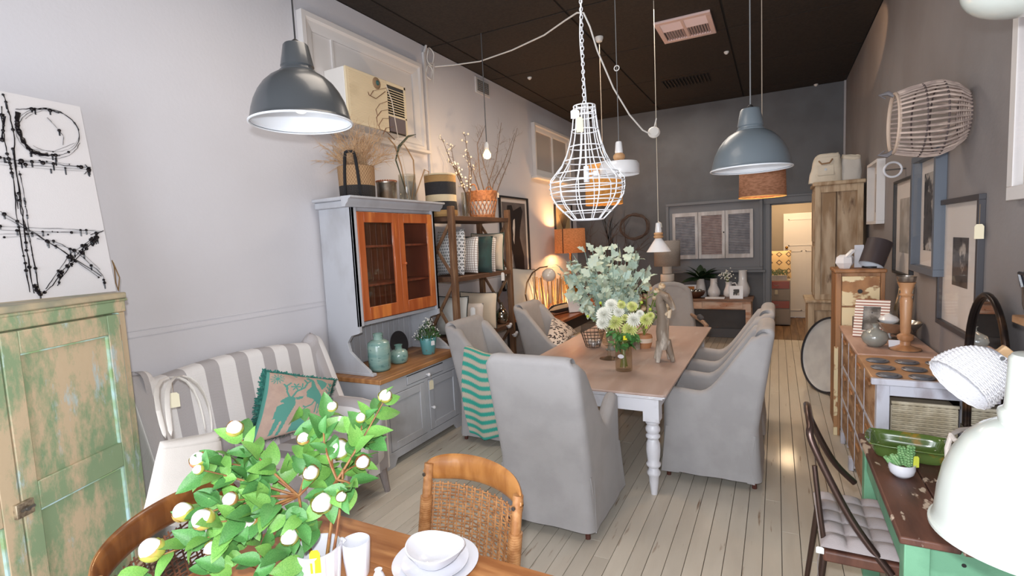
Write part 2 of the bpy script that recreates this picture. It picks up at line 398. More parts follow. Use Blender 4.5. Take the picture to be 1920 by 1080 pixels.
c = thing('cable_conduit', 'white vertical cable conduit running down the left wall beside the big frame', 'conduit', (XL, 4.8, 3.3))
MB().bb((XL, 4.79, 2.62), (XL+.03, 4.83, 4.0)).build('trunking', wtrim, c, world=True, bevel=.004)
MB().tube([(XL+.02, 4.81, 4.0), (XL+.03, 4.83, 4.05), (XL+.03, 4.84, ZC)], .014, 8).build('conduit_end', wtrim, c, world=True)
MB().bb((XL, 4.74, 2.5), (XL+.06, 4.98, 2.62)).build('socket_box', wtrim, c, world=True, bevel=.006)
MB().tube([(XL+.05, 4.95, 2.58), (XL+.09, 5.02, 2.62), (XL+.06, 5.08, 2.8), (XL+.02, 4.98, 3.0)], .004, 6).build('flex', wtrim, c, world=True)
# long white cable: knotted on the wall, over the hook by the big cage lamp, to a junction disc
whitew = M('white_cable', (222, 220, 216), .5)
mb = MB(); k0 = P(806, 121, X=XL+.03)
def loopp(c, ry, rz, n=16, ph=0): return [(c.x+.01*sin(6*pi*i/n), c.y+ry*cos(2*pi*i/n+ph), c.z+rz*sin(2*pi*i/n+ph)) for i in range(n+1)]
mb.tube(loopp(k0+Vector((0, .02, .09)), .06, .1), .006, 6); mb.tube(loopp(k0+Vector((0, -.02, -.09)), .055, .08), .006, 6)
mb.tube([k0+Vector((.02, -.05, 0)), k0+Vector((.02, .05, .02)), k0+Vector((.02, .02, -.2))], .004, 5)
pa = P(815, 125, X=XL+.04); pb = P(1084, 23, Y=4.1)
cat_pts = [(815, 125, None, XL+.04), (850, 122, 5.1, None), (900, 115, 5.0, None), (960, 94, 4.8, None), (1020, 66, 4.5, None), (1060, 38, 4.25, None), (1082, 24, 4.05, None), (1094, 24, 4.0, None), (1106, 50, 4.05, None), (1120, 95, 4.2, None), (1150, 165, 4.4, None), (1180, 215, 4.6, None), (1205, 244, 4.7, None), (1219, 251, 4.75, None)]
mb.tube([P(a, b, X=d) if d else P(a, b, Y=c_) for a, b, c_, d in cat_pts], .007, 6)
cb = mb.build('hanging_cable', whitew); tag(cb, 'long white electric cable looped across under the dark ceiling', 'cable')
jd = thing('junction_disc', 'small round white junction disc where the long cable ends', 'ceiling rose', P(1226, 248, Y=4.8))
MB().lathe([(.001, -.015), (.05, -.015), (.055, 0), (.04, .02), (.001, .022)], (0, 0, 0), 20).build('disc', whitew, jd).rotation_euler = (1.3, 0, .3)
MB().cyl((0, 0, .02), (.025, 0, .12), .006, 6).build('tail', whitew, jd)
# ================================================ GREEN CABINET (left)
gp = M('chipped_green_paint', (138, 160, 124), .6, alt=(202, 181, 150), sc=4.5, st=(1, 1, .42), fac=(.45, .56), alt2=(182, 202, 204), sc2=7, st2=(1, 1, .3), fac2=(.58, .66), det=10, bump=.3, bsc=25)
gtop = M('green_cabinet_top', (150, 150, 130), .6, alt=(190, 175, 145), sc=6, bump=.2)
blueedge = M('pale_blue_paint', (190, 220, 222), .5, alt=(150, 180, 130), sc=8)
rz = -radians(90-22)  # local x runs along the front to the far right corner
ang = atan2(.925, -.38)
gc = thing('painted_cabinet', 'tall distressed green and cream painted cupboard at the left edge', 'cupboard', (-2.95+.5*.38, 1.37-.5*.925, 0), ang)
# local: x along front (far corner at +.5), y into cabinet (towards wall)
Hc = 1.69
MB().bb((-.64, .03, .05), (.5, .48, Hc-.03)).build('carcass', gp, gc, bevel=.004)
MB().bb((-.66, -.012, Hc-.03), (.51, .5, Hc)).build('top_board', gtop, gc, bevel=.006)
MB().bb((-.65, 0, Hc-.1), (.51, .03, Hc-.03)).bb((-.65, -.006, Hc-.045), (.52, .03, Hc-.03)).build('cornice', gp, gc, bevel=.006)
for x_ in (.46, -.64): MB().bb((x_, 0, .05), (x_+.04, .03, Hc-.1)).build('corner_post', gp, gc, bevel=.005)
MB().bb((.452, -.004, .05), (.462, .03, Hc-.1)).build('blue_bead', blueedge, gc, bevel=.003)
for (x0, x1) in ((-.60, -.108), (-.102, .45)):
    d = MB().bb((x0, .002, .08), (x1, .022, Hc-.105)).build('door', gp, gc, bevel=.002)
    m1 = MB()
    for (z0, z1) in ((.1, .78), (.88, 1.555)):
        pass
    def fr(x0, x1, z0, z1, w=.07, lo=-.014):
        q = MB(); q.bb((x0, lo, z0), (x0+w, .004, z1)); q.bb((x1-w, lo, z0), (x1, .004, z1)); return q
    q = fr(x0, x1, .08, Hc-.105)
    for z0, z1 in ((.08, .17), (.83, .95), (Hc-.2, Hc-.105)): q.bb((x0+.07, -.014, z0), (x1-.07, .004, z1))
    q.build('door_frame', gp, d, bevel=.004)
    q = MB()
    for z0, z1 in ((.17, .83), (.95, Hc-.2)):
        q.bb((x1-.078, -.012, z0), (x1-.07, .004, z1)); q.bb((x0+.07, -.012, z1-.006), (x1-.07, .004, z1))
    q.build('panel_bead', blueedge, d)
lt = MB().bb((-.14, -.03, .84), (-.07, -.012, .90)).build('latch_plate', M('rust_metal', (120, 104, 88), .5, .6, alt=(190, 175, 150), sc=30), gc, bevel=.003)
MB().cyl((-.125, -.035, .87), (-.075, -.035, .87), .006, 8).cyl((-.105, -.045, .87), (-.105, -.02, .87), .009, 8).build('latch_bolt', steel, lt)
for z_ in (1.45, .2): MB().bb((.44, -.008, z_), (.456, .0, z_+.08)).build('hinge', M('rust_metal', (0, 0, 0)), gc)
# canvas
cv = thing('canvas_painting', 'large white canvas with splattered black line drawing leaning on green cupboard', 'painting', (-3.08, .9, Hc))
cvm = M('canvas_white', (208, 205, 206), .6, bump=.15, bsc=200)
ctr, cbr = P(150, 200, X=-3.2), P(218, 546, X=-3.1)
dirn = Vector((.10, -1, 0)).normalized(); up = (ctr-cbr); Hcan = up.length; up.normalize(); nrm = dirn.cross(up).normalized()
if nrm.x < 0: nrm = -nrm
Wc = .98
def cpt(u, w, o=0): return cbr + dirn*(Wc*u) + up*(Hcan*w) + nrm*o
vs = [cpt(u, w, o) for o in (-.03, 0) for u, w in ((0, 0), (1, 0), (1, 1), (0, 1))]
MB().add(vs, [(0, 1, 2, 3), (7, 6, 5, 4)]+[(i, (i+1) % 4, (i+1) % 4+4, i+4) for i in range(4)]).build('canvas', cvm, cv, world=True, smooth=False)
def on_canvas(x, y, o=.003):
    d = ray(x, y); t = (cpt(0, 0, o)-CAM).dot(nrm)/d.dot(nrm); return CAM + d*t
bp_ = P(3, 556, Z=Hc)
tag(MB().lathe([(.001, 0), (.034, 0), (.036, .01), (.022, .03), (.026, .06), (.016, .10), (.02, .14), (.001, .15)], (0, 0, 0), 20).build('white_candlestick', wtrim, loc=(bp_.x, bp_.y, Hc), ang=50), 'short white turned candlestick before canvas at far left edge', 'candlestick')
ink = MB()
def stroke(pts, w, jit=1.5, blots=0, sub=5):
    q = []
    for (a, b) in zip(pts, pts[1:]):
        for i in range(sub): q.append((a[0]+(b[0]-a[0])*i/sub+rnd.gauss(0, jit*.4), a[1]+(b[1]-a[1])*i/sub+rnd.gauss(0, jit*.4)))
    q.append(pts[-1]); q3 = [on_canvas(*p) for p in q]
    ink.tube(q3, [w*.0012*rnd.uniform(.6, 1.5) for _ in q3], 5, flat=.35)
    for _ in range(int(blots*.55)):
        i = rnd.randrange(len(q)); ink.ball(q3[i], rnd.uniform(.003, .008)*min(1.5, w/2.2+.3), 8)
        if rnd.random() < .6: ink.tube([q3[i], q3[i]+Vector((0, 0, -rnd.uniform(.01, .035)))], .0035, 4)
def ell(cx, cy, rx, ry, a0, a1, rot=0, n=26):
    o = []
    for i in range(n+1):
        a = radians(a0+(a1-a0)*i/n); x, y = rx*cos(a), ry*sin(a); o.append((cx+x*cos(rot)-y*sin(rot), cy+x*sin(rot)+y*cos(rot)))
    return o
stroke(ell(92, 248, 58, 42, 60, 420, .25), 2.2, 1, 6, 2); stroke(ell(90, 250, 62, 46, 0, 330, .3), 1.4, .8, 3, 2); stroke(ell(95, 246, 54, 38, 200, 480, .2), 1.2, .8, 3, 2)
stroke([(30, 205), (60, 204), (84, 203), (110, 212)], 5, 1.5, 10); stroke([(32, 210), (33, 240), (44, 266), (60, 285), (90, 290)], 6.5, 1.8, 12)
stroke([(56, 286), (80, 292), (112, 292)], 4, 1.5, 8); stroke([(88, 220), (105, 238), (119, 255), (118, 272)], 1.6, .6, 3); stroke([(60, 280), (100, 284), (140, 268)], 1, .5, 0)
stroke([(0, 295), (40, 302), (90, 306), (140, 312), (170, 314)], 3, 1.2, 26); stroke([(0, 303), (60, 310), (165, 318)], 1.8, 1, 12); stroke([(0, 300), (60, 300), (130, 308)], 1.2, .8, 6); stroke([(0, 309), (80, 316), (158, 321)], 1, .5, 2); stroke([(160, 308), (168, 318), (158, 326)], 3, 1.5, 8)
stroke([(6, 178), (16, 210), (26, 250), (28, 300), (36, 350), (42, 395), (50, 470), (64, 550)], 2.0, 1.5, 16); stroke([(3, 200), (5, 240), (16, 300), (26, 340), (30, 400), (44, 480), (56, 548)], 1.6, 1.5, 14)
stroke([(24, 280), (33, 340), (40, 400), (50, 430), (62, 478), (72, 540)], 1.6, 1.5, 14); stroke([(36, 320), (44, 355), (50, 395), (54, 440), (62, 480)], 1.2, 1.2, 8); stroke([(2, 215), (8, 218), (4, 262)], 4, 1.5, 10); stroke([(18, 300), (24, 330), (34, 392)], 1.4, 1, 6)
stroke([(0, 396), (40, 420), (80, 447), (120, 472), (190, 518)], 3, 1.2, 10); stroke([(0, 402), (60, 436), (110, 466), (185, 520)], 1.8, 1, 6); stroke([(70, 448), (100, 452), (140, 470), (192, 515), (196, 530)], 2.4, 1.5, 12); stroke([(104, 458), (150, 470), (188, 506)], 1, .5, 2)
stroke([(0, 424), (60, 427), (140, 430), (194, 434)], 1.8, 1, 10); stroke([(0, 431), (80, 434), (170, 437)], 1.5, .8, 8); stroke([(0, 439), (60, 438), (180, 431)], 1.2, .6, 6); stroke([(8, 445), (90, 440)], 1, .6, 4); stroke([(170, 440), (194, 432), (172, 446)], 3.5, 1.5, 8)
stroke([(180, 445), (150, 470), (120, 505), (98, 535), (84, 548)], 3.0, 1.3, 14); stroke([(170, 450), (132, 476), (104, 516), (86, 542)], 2.2, 1, 8); stroke([(176, 452), (140, 488), (112, 525), (108, 536)], 2.6, 1.2, 12); stroke([(66, 538), (76, 552)], 7, 2, 10); stroke([(170, 450), (182, 444), (174, 460)], 5, 1.5, 8); stroke([(128, 482), (142, 490)], 5, 2, 8)
stuff(ink.build('black_paint', M('wet_black_paint', (12, 8, 14), .25), cv, world=True))
hk = MB().tube([on_canvas(x, y, -.02) for x, y in ((210, 488), (214, 500), (217, 530), (222, 545), (224, 520), (212, 492))], .003, 6).build('hanging_hook', M('bronze_wire', (170, 140, 100), .35, .8), cv, world=True)
# ================================================ SLIPCOVER TUB BODY
def ring_pts(w, d, r, n):
    """rounded rectangle, returns (x, y, nx, ny); starts at front centre"""
    pts = []; segs = [((w/2-r, d/2-r), 0), ((w/2-r, -d/2+r), -90), ((-w/2+r, -d/2+r), -180), ((-w/2+r, d/2-r), -270)]
    cs = []
    for (cx, cy), a0 in segs:
        for i in range(7):
            a = radians(90+a0-90*i/6); cs.append((cx+r*cos(a), cy+r*sin(a), cos(a), sin(a)))
    out = []
    for i, a in enumerate(cs):
        b = cs[(i+1) % len(cs)]; L = sqrt((a[0]-b[0])**2+(a[1]-b[1])**2); k = max(1, int(L/n))
        for j in range(k):
            t = j/k; out.append((a[0]+(b[0]-a[0])*t, a[1]+(b[1]-a[1])*t, a[2]+(b[2]-a[2])*t, a[3]+(b[3]-a[3])*t))
    return out
def tub(mb, w, d, r, th, ztop, zseat, zbot, flare=.02, rec=.2, step=.03, seed=0, thf=None, wave=.006, rz0=.45):
    R = ring_pts(w, d, r, step); N = len(R); rows = []
    for i, (x, y, nx, ny) in enumerate(R):
        zt = ztop(x, y); t_ = thf(x, y) if thf else th; col = []
        bw = smst(d*.15, -d*.3, y)
        def pt(off, z):
            q = 0
            if z < rz0: q = flare*((rz0-z)/rz0)**1.6
            if z < .4: q += wave*noise.noise(Vector((x*7+seed, y*7, z*1.5)))*((.4-z)/.4)*2
            px, py = x+nx*(q-off), y+ny*(q-off)
            return (px, py - rec*max(0, z-rz0)*bw, z)
        rr = min(t_/2, .05)
        for k in range(9): col.append(pt(0, zbot+(zt-rr-zbot)*k/8))
        for k in range(1, 6):
            a = pi/2*k/5; col.append(pt(rr*(1-cos(a)), zt-rr+rr*sin(a)))
        for k in range(0, 6):
            a = pi/2*k/5; col.append(pt(t_-rr+rr*sin(a), zt-rr+rr*cos(a)))
        zi = min(zseat, zt-rr)
        for k in range(1, 5): col.append(pt(t_, zt-rr+(zi-zt+rr)*k/4))
        rows.append(col)
    M_ = len(rows[0]); vs = [rows[i % N][j] for j in range(M_) for i in range(N)]
    fs = [(j*N+i, j*N+(i+1) % N, (j+1)*N+(i+1) % N, (j+1)*N+i) for j in range(M_-1) for i in range(N)]
    fs.append(tuple((M_-1)*N+i for i in range(N)))
    mb.add(vs, fs, [(0, 0)]*len(vs))
linen = M('grey_linen', (168, 165, 165), .9, alt=(160, 157, 157), sc=5, bump=.35, bsc=420, sheen=.15)
legw = M('dark_leg_wood', (84, 44, 34), .5)
def soft_box(mb, c, d, e=.35, n=10, puff=.03):
    """superellipsoid-like cushion block"""
    def g(s): return math.copysign(abs(s)**e, s)
    vs = []; W = 4*n
    for j in range(n+1):
        th = -pi/2+pi*j/n
        for i in range(W):
            ph = 2*pi*i/W; x = g(cos(th))*g(cos(ph)); y = g(cos(th))*g(sin(ph)); z = g(sin(th))
            vs.append((c[0]+x*d[0]/2, c[1]+y*d[1]/2, c[2]+z*(d[2]/2+puff*(1-x*x)*(1-y*y))))
    mb.add(vs, [(j*W+i, j*W+(i+1) % W, (j+1)*W+(i+1) % W, (j+1)*W+i) for j in range(n) for i in range(W)])
    return mb
def slip_chair(name, label, loc, rz, w=.62, d=.74, h=1.14, group='grey slipcovered dining chairs', low=.66, hi=.71, seed=0, rec=.24):
    t = thing(name, label, 'chair', loc, rz, group)
    def zt(x, y):
        yb = -d/2
        if abs(x) < w/2-.10 and y > d/2-.06: return .44
        s = smst(yb+.42, yb+.07, y)            # sweep from arm up to back
        arm = low+(hi-low)*smst(0, d/2-.05, y)
        front = smst(d/2-.0, d/2-.035, y) if abs(x) < w/2-.02 else 1
        f2 = smst(w/2-.13, w/2-.06, abs(x)) if y > d/2-.08 else 1
        z = arm*(1-s**1.3)+h*s**1.3
        z = .44+(z-.44)*(f2 if y > 0 else 1)
        if y < yb+.12: z -= .035*smst(w/2-.07, w/2, abs(x))
        return z
    mb = MB(); tub(mb, w, d, .05, .1, zt, .40, .06, flare=.03, rec=rec, seed=seed, thf=lambda x, y: .09 if y > -d/2+.15 else .12)
    mb.build('slipcover', linen, t, ang=60)
    mb = MB(); soft_box(mb, (0, .03, .455), (w-.17, d-.16, .11)); mb.build('seat_cushion', linen, t, ang=80)
    # pleats at corners
    for sx in (-1, 1):
        for sy in (-1, 1):
            MB().cyl((sx*(w/2-.035), sy*(d/2-.03)-.0, 0), (sx*(w/2-.045), sy*(d/2-.045), .3), .017, 8, .022).build('leg', legw, t)
            x, y = sx*(w/2+.012), sy*(d/2-.05)
            mb = MB(); vs = [(x-sx*.012, y-.03, .40), (x-sx*.012, y+.03, .40), (x+sx*.012, y+.045*sy+.02, .05), (x+sx*.004, y-.045*sy-.02, .05)]
            vs2 = [(a-sx*.008, b, c_) for a, b, c_ in vs]
            mb.add(vs+vs2, [(0, 1, 2, 3), (7, 6, 5, 4), (0, 3, 7, 4), (1, 5, 6, 2), (2, 6, 7, 3), (0, 4, 5, 1)]); mb.build('kick_pleat', linen, t)
    return t
slip_chair('slipcover_chair', 'grey linen chair seen from behind at near end of dining table', (-1.31, 3.15, 0), 0, w=.62, d=.68, h=1.17, low=.62, hi=.76)
slip_chair('slipcover_chair', 'grey linen chair at table left side under the striped throw', (-2.33, 4.22, 0), radians(-90), d=.66, seed=3, h=1.12)
slip_chair('slipcover_chair', 'grey linen chair at table left side holding the leaf print cushion', (-2.28, 5.55, 0), radians(-90), d=.66, seed=5, h=1.12)
slip_chair('slipcover_chair', 'nearest grey linen chair on the right of the dining table', (-.44, 4.17, 0), radians(90), h=1.17, w=.62, d=.66, seed=8, low=.68, hi=.70, rec=.15)
slip_chair('slipcover_chair', 'farther grey linen chair on right of table, mostly hidden by nearer one', (-.44, 5.12, 0), radians(90), h=1.17, d=.66, seed=11, low=.68, hi=.70, rec=.15)
# carved armchair at the far end
ow = M('limed_oak', (168, 138, 116), .6, alt=(140, 110, 90), sc=8, st=(1, 1, 4)); 
t = thing('carved_armchair', 'grey upholstered armchair with curved wooden arms at far table end', 'armchair', (-1.2, 6.95, 0), pi+.35)
mb = MB()
def backf(u, v_):
    x = (u-.5)*.58*(1-.12*v_); z = .42+v_*.72-.1*(abs(u-.5)*2)**3*v_; return (x, -.30-.14*v_+.05*(1-(2*u-1)**2)*-1, z)
def backf2(u, v_): a = backf(u, v_); return (a[0], a[1]+.09, a[2])
mb.grid(backf, 12, 10); mb.grid(backf2, 12, 10)
for k in range(10): pass
edge = [backf(0, j/10) for j in range(11)]+[backf(i/12, 1) for i in range(1, 13)]+[backf(1, 1-j/10) for j in range(1, 11)]
mb.tube([(a, b+.045, c_) for a, b, c_ in edge], .05, 10); mb.build('backrest', linen, t)
mb = MB(); soft_box(mb, (0, .02, .42), (.62, .6, .16)); mb.build('seat', linen, t)
for s in (-1, 1):
    MB().tube([(s*.27, -.3, .74), (s*.33, -.1, .70), (s*.34, .08, .69), (s*.36, .17, .66), (s*.33, .16, .55), (s*.32, .18, .42)], [.022, .026, .028, .03, .022, .024], 8).build('arm', ow, t)
    soft_box(MB(), (s*.335, -.04, .73), (.06, .2, .04)).build('arm_pad', M('dark_grey_pad', (84, 84, 88), .9), t)
    MB().tube([(s*.3, .26, .38), (s*.32, .3, .3), (s*.3, .29, .15), (s*.33, .32, 0)], [.035, .03, .02, .018], 8).build('leg', ow, t)
    MB().tube([(s*.25, -.26, .38), (s*.27, -.32, .15), (s*.28, -.36, 0)], [.03, .022, .018], 8).build('leg', ow, t)
MB().bb((-.31, -.28, .32), (.31, .3, .36)).build('seat_rail', ow, t, bevel=.01)
# throw over the arm of the left chair
def throwf(nt, x, y, z):
    zg = mathn(nt, 'MULTIPLY', mathn(nt, 'PINGPONG', mathn(nt, 'MULTIPLY', x, 60), 1), .013)
    q = mathn(nt, 'FRACT', mathn(nt, 'ADD', mathn(nt, 'MULTIPLY', mathn(nt, 'ADD', y, zg), 14.5), 50)); return mathn(nt, 'LESS_THAN', q, .5)
thm = PAT('teal_chevron_knit', (214, 202, 184), (62, 178, 160), throwf, .95, .8, bfn=weavef(500, 700))
tp = [(-.02, .32, .05)]
def throw(u, v_):
    # u across the arm (x), v from floor side up over the arm and down inside
    x = -2.56+.42*u+.0*v_
    if v_ < .68:
        z = .06+ (.83-.06)*v_/.68; y = 3.865-.035*sin(pi*v_/.68)-.02*(1-v_/.68)+.018*sin(u*9)*(1-v_/.9); x += (-.07*(1-2*u))*(sin(pi*min(1, v_/.68))*.5)+.07*(.5-u)*(1-v_)
        z += .10*(abs(u-.45))*(1-v_)
    else:
        s = (v_-.68)/.32; z = .83+.03*sin(pi*min(1, s*1.6))-.2*s*s; y = 3.865+.22*s
    z += .06*smst(.6, 0, u)*v_ if v_ > .3 else 0
    return (x, y, z+.03*(1-u)*v_)
o = MB().grid(throw, 28, 48).build('knitted_throw', thm, solid=.018, sub=1, ang=80); tag(o, 'teal and cream zigzag knitted throw draped over left chair arm', 'throw')
# ================================================ DINING TABLE
tt = M('pink_washed_wood', (190, 167, 157), .42, alt=(177, 152, 141), sc=2, st=(3, .6, 1), alt2=(198, 184, 176), sc2=5, st2=(2, .5, 1), fac2=(.6, .8), bump=.12, bsc=30, bst=(6, .4, 1), coat=.15)
wp = M('white_gloss_paint', (222, 222, 228), .4, alt=(206, 204, 208), sc=9, fac=(.55, .7), coat=.2)
tb = thing('dining_table', 'long dining table with pinkish wood top and white turned legs', 'table', (-1.33, 4.8, 0))
TX0, TX1, TY0, TY1 = -2.0, -.66, 3.43, 6.18
MB().prism([(TX0+.02, TY0), (TX1-.02, TY0), (TX1, TY0+.02), (TX1, TY1-.02), (TX1-.02, TY1), (TX0+.02, TY1), (TX0, TY1-.02), (TX0, TY0+.02)], .752, .77, 'z').build('tabletop', tt, tb, world=True, bevel=.006)
MB().bb((TX0+.012, TY0+.012, .738), (TX1-.012, TY1-.012, .752)).bb((TX0+.03, TY0+.03, .722), (TX1-.03, TY1-.03, .738)).build('edge_moulding', wp, tb, world=True, bevel=.006)
for a, b in (((TX0+.08, TY0+.08, .615), (TX1-.08, TY0+.105, .722)), ((TX0+.08, TY1-.105, .615), (TX1-.08, TY1-.08, .722)), ((TX0+.08, TY0+.1, .615), (TX0+.105, TY1-.1, .722)), ((TX1-.105, TY0+.1, .615), (TX1-.08, TY1-.1, .722))):
    MB().bb(a, b).build('apron', wp, tb, world=True, bevel=.003)
legp = [(.001, 0), (.022, 0), (.024, .02), (.034, .10), (.036, .135), (.046, .15), (.048, .165), (.036, .185), (.034, .2), (.05, .215), (.052, .23), (.04, .245), (.046, .28), (.05, .33), (.047, .38), (.036, .41), (.05, .425), (.051, .437), (.038, .452), (.05, .47), (.052, .49), (.038, .515), (.05, .528), (.05, .54), (.036, .55), (.001, .55)]
leg0 = None
for x in (TX1-.12, TX0+.12):
    for y in (TY0+.12, TY1-.12):
        o = MB().lathe(legp, (x, y, 0), 24).bb((x-.055, y-.055, .55), (x+.055, y+.055, .722)).build('leg', wp, tb, world=True, ang=50)
# ================================================ DRESSER
dg = M('dresser_grey_paint', (186, 188, 194), .5, alt=(170, 170, 174), sc=4, st=(1, 1, .5), fac=(.5, .7), bump=.12, bsc=60)
dtw = M('dresser_top_wood', (178, 128, 80), .45, alt=(150, 100, 58), sc=4, st=(6, .5, 1), bump=.15, bsc=20, bst=(8, .4, 1))
ora = M('orange_pine', (188, 102, 54), .35, alt=(168, 82, 38), sc=4, st=(1, 3, .35), alt2=(214, 128, 62), sc2=3, st2=(1, 3, .4), coat=.35)
brn = M('dark_interior_pine', (128, 62, 36), .5, alt=(106, 46, 26), sc=5, st=(1, 5, .4))
glass = None
def clear(name, tint=(255, 255, 255), base=.06, edge=.5, rough=.03):
    m = bpy.data.materials.new(name); m.use_nodes = True; nt = m.node_tree; n = nt.nodes; n.remove(n['Principled BSDF'])
    t = n.new('ShaderNodeBsdfTransparent'); t.inputs[0].default_value = lin(tint); g = n.new('ShaderNodeBsdfGlossy'); g.inputs[1].default_value = rough
    x = n.new('ShaderNodeMixShader'); lw = n.new('ShaderNodeLayerWeight'); lw.inputs[0].default_value = .3
    f = mathn(nt, 'ADD', mathn(nt, 'MULTIPLY', mathn(nt, 'POWER', lw.outputs['Facing'], 2.5), edge), base)
    nt.links.new(f, x.inputs[0]); nt.links.new(t.outputs[0], x.inputs[1]); nt.links.new(g.outputs[0], x.inputs[2]); nt.links.new(x.outputs[0], n['Material Output'].inputs[0]); return m
pane_m = bpy.data.materials.new('thin_pane'); pane_m.use_nodes = True
_n = pane_m.node_tree; _n.nodes.remove(_n.nodes['Principled BSDF']); _t = _n.nodes.new('ShaderNodeBsdfTransparent'); _g = _n.nodes.new('ShaderNodeBsdfGlossy'); _g.inputs[1].default_value = .03
_x = _n.nodes.new('ShaderNodeMixShader'); _x.inputs[0].default_value = .06
_n.links.new(_t.outputs[0], _x.inputs[1]); _n.links.new(_g.outputs[0], _x.inputs[2]); _n.links.new(_x.outputs[0], _n.nodes['Material Output'].inputs[0])
glass = clear('clear_glass', (244, 244, 240), .08, .6)
dr = thing('kitchen_dresser', 'pale grey dresser with orange wooden glazed doors against white wall', 'dresser', (-3.2, 3.7, 0))
DXb, DXf = -3.47, -2.87
MB().bb((DXb, 3.08, .10), (DXf-.02, 4.28, .745)).build('base_carcass', dg, dr, world=True, bevel=.003)
MB().prism([(DXb, 3.04), (DXf+.03, 3.06), (DXf+.02, 4.32), (DXb, 4.34)], .745, .785, 'z').build('counter_top', dtw, dr, world=True, bevel=.008)
MB().prism([(3.08, 0), (3.2, 0), (3.24, .06), (4.1, .06), (4.15, 0), (4.28, 0), (4.28, .13), (3.08, .13)], DXf-.02, DXf+.002, 'x').build('plinth', dg, dr, world=True, bevel=.003)
MB().prism([(DXb, 0), (DXb+.1, 0), (DXb+.14, .06), (DXf-.14, .06), (DXf-.1, 0), (DXf-.021, 0), (DXf-.021, .13), (DXb, .13)], 3.07, 3.085, 'y').build('side_plinth', dg, dr, world=True)
MB().bb((DXf-.02, 3.08, .13), (DXf, 3.17, .745)).bb((DXf-.02, 4.2, .13), (DXf, 4.28, .745)).bb((DXf-.02, 3.17, .615), (DXf, 4.2, .64)).bb((DXf-.02, 3.67, .13), (DXf, 3.72, .615)).bb((DXf-.02, 3.17, .725), (DXf, 4.2, .745)).bb((DXf-.02, 3.17, .64), (DXf, 3.42, .725)).bb((DXf-.02, 3.97, .64), (DXf, 4.2, .725)).build('face_frame', dg, dr, world=True, bevel=.002)
knobm = M('white_knob', (222, 222, 226), .25, coat=.5)
def knob(par, p, ax_=(1, 0, 0), r=.017, name='knob', m=None):
    p = Vector(p); a = Vector(ax_); MB().cyl(p, p+a*.02, .007, 8).ball(p+a*.028, r, 12).build(name, m or knobm, par, world=True)
d_ = MB().bb((DXf-.015, 3.425, .645), (DXf+.004, 3.965, .718)).build('drawer', dg, dr, world=True, bevel=.003)
knob(d_, (DXf+.003, 3.70, .672))
MB().bb((DXf-.012, 3.425, .7185), (DXf+.001, 3.965, .7245)).build('drawer_gap', dark, dr, world=True)
for (y0, y1, ky) in ((3.175, 3.665, 3.64), (3.725, 4.195, 3.75)):
    d_ = MB().bb((DXf-.018, y0, .135), (DXf-.006, y1, .61)).build('door', dg, dr, world=True)
    q = MB().bb((DXf-.01, y0, .135), (DXf+.004, y0+.07, .61)).bb((DXf-.01, y1-.07, .135), (DXf+.004, y1, .61)).bb((DXf-.01, y0+.07, .135), (DXf+.004, y1-.07, .2)).bb((DXf-.01, y0+.07, .54), (DXf+.004, y1-.07, .61))
    q.build('door_frame', dg, d_, world=True, bevel=.004)
    if y0 > 3.5: knob(d_, (DXf+.003, ky, .348))
    MB().bb((DXf+.001, y1-.006 if y0 > 3.5 else y0-.004, .5), (DXf+.008, y1+.008 if y0 > 3.5 else y0+.006, .56)).build('hinge', steel, d_, world=True)
MB().prism([(DXb+.1, .2), (DXf-.12, .2), (DXf-.12, .54), (DXb+.3, .57), (DXb+.1, .54)], 3.073, 3.08, 'y').build('side_panel', dg, dr, world=True, bevel=.003)
price_tag(dr, (DXf+.045, 3.71, .672), .05, .085, .055, yaw_=1.4)
# hutch
HF = -3.1
prof = [(DXb, .785), (HF+.10, .785), (HF+.07, .83), (HF-.03, .90), (HF-.13, .98), (HF-.15, 1.06), (HF-.10, 1.12), (HF-.02, 1.14), (HF, 1.15), (HF, 2.2), (DXb, 2.2)]
for y0 in (3.14, 4.26):
    MB().prism(prof, y0, y0+.03, 'y').build('side_panel', dg, dr, world=True, bevel=.002)
    MB().bb((DXb+.05, y0-.008, .785), (HF+.12, y0+.038, .81)).build('side_foot', dg, dr, world=True, bevel=.004)
MB().bb((DXb, 3.17, 1.2), (HF-.02, 4.26, 1.23)).bb((DXb, 3.17, 2.17), (HF-.02, 4.26, 2.2)).bb((HF-.02, 3.14, 1.2), (HF, 3.17+.03, 2.2)).bb((HF-.02, 4.24, 1.2), (HF, 4.29, 2.2)).build('hutch_frame', dg, dr, world=True, bevel=.002)
i_ = 0
y = 3.17
while y < 4.25:
    MB().bb((DXb, y+.002, .79), (DXb+.015, min(y+.078, 4.26), 1.2)).build('backboard', dg, dr, world=True, bevel=.003, seg=1, smooth=False)
    MB().bb((DXb, y+.0015, 1.23), (DXb+.012, min(y+.078, 4.26), 2.17)).build('inner_backboard', brn, dr, world=True, bevel=.003, seg=1, smooth=False)
    y += .08
MB().bb((DXb, 3.17, 1.23), (HF-.025, 3.172, 2.17)).bb((DXb, 4.258, 1.23), (HF-.025, 4.26, 2.17)).bb((DXb, 3.17, 1.23), (HF-.025, 4.26, 1.235)).build('lining', brn, dr, world=True)
for z in (1.52, 1.86): MB().bb((DXb+.012, 3.172, z), (HF-.05, 4.258, z+.02)).build('shelf', brn, dr, world=True, bevel=.002)
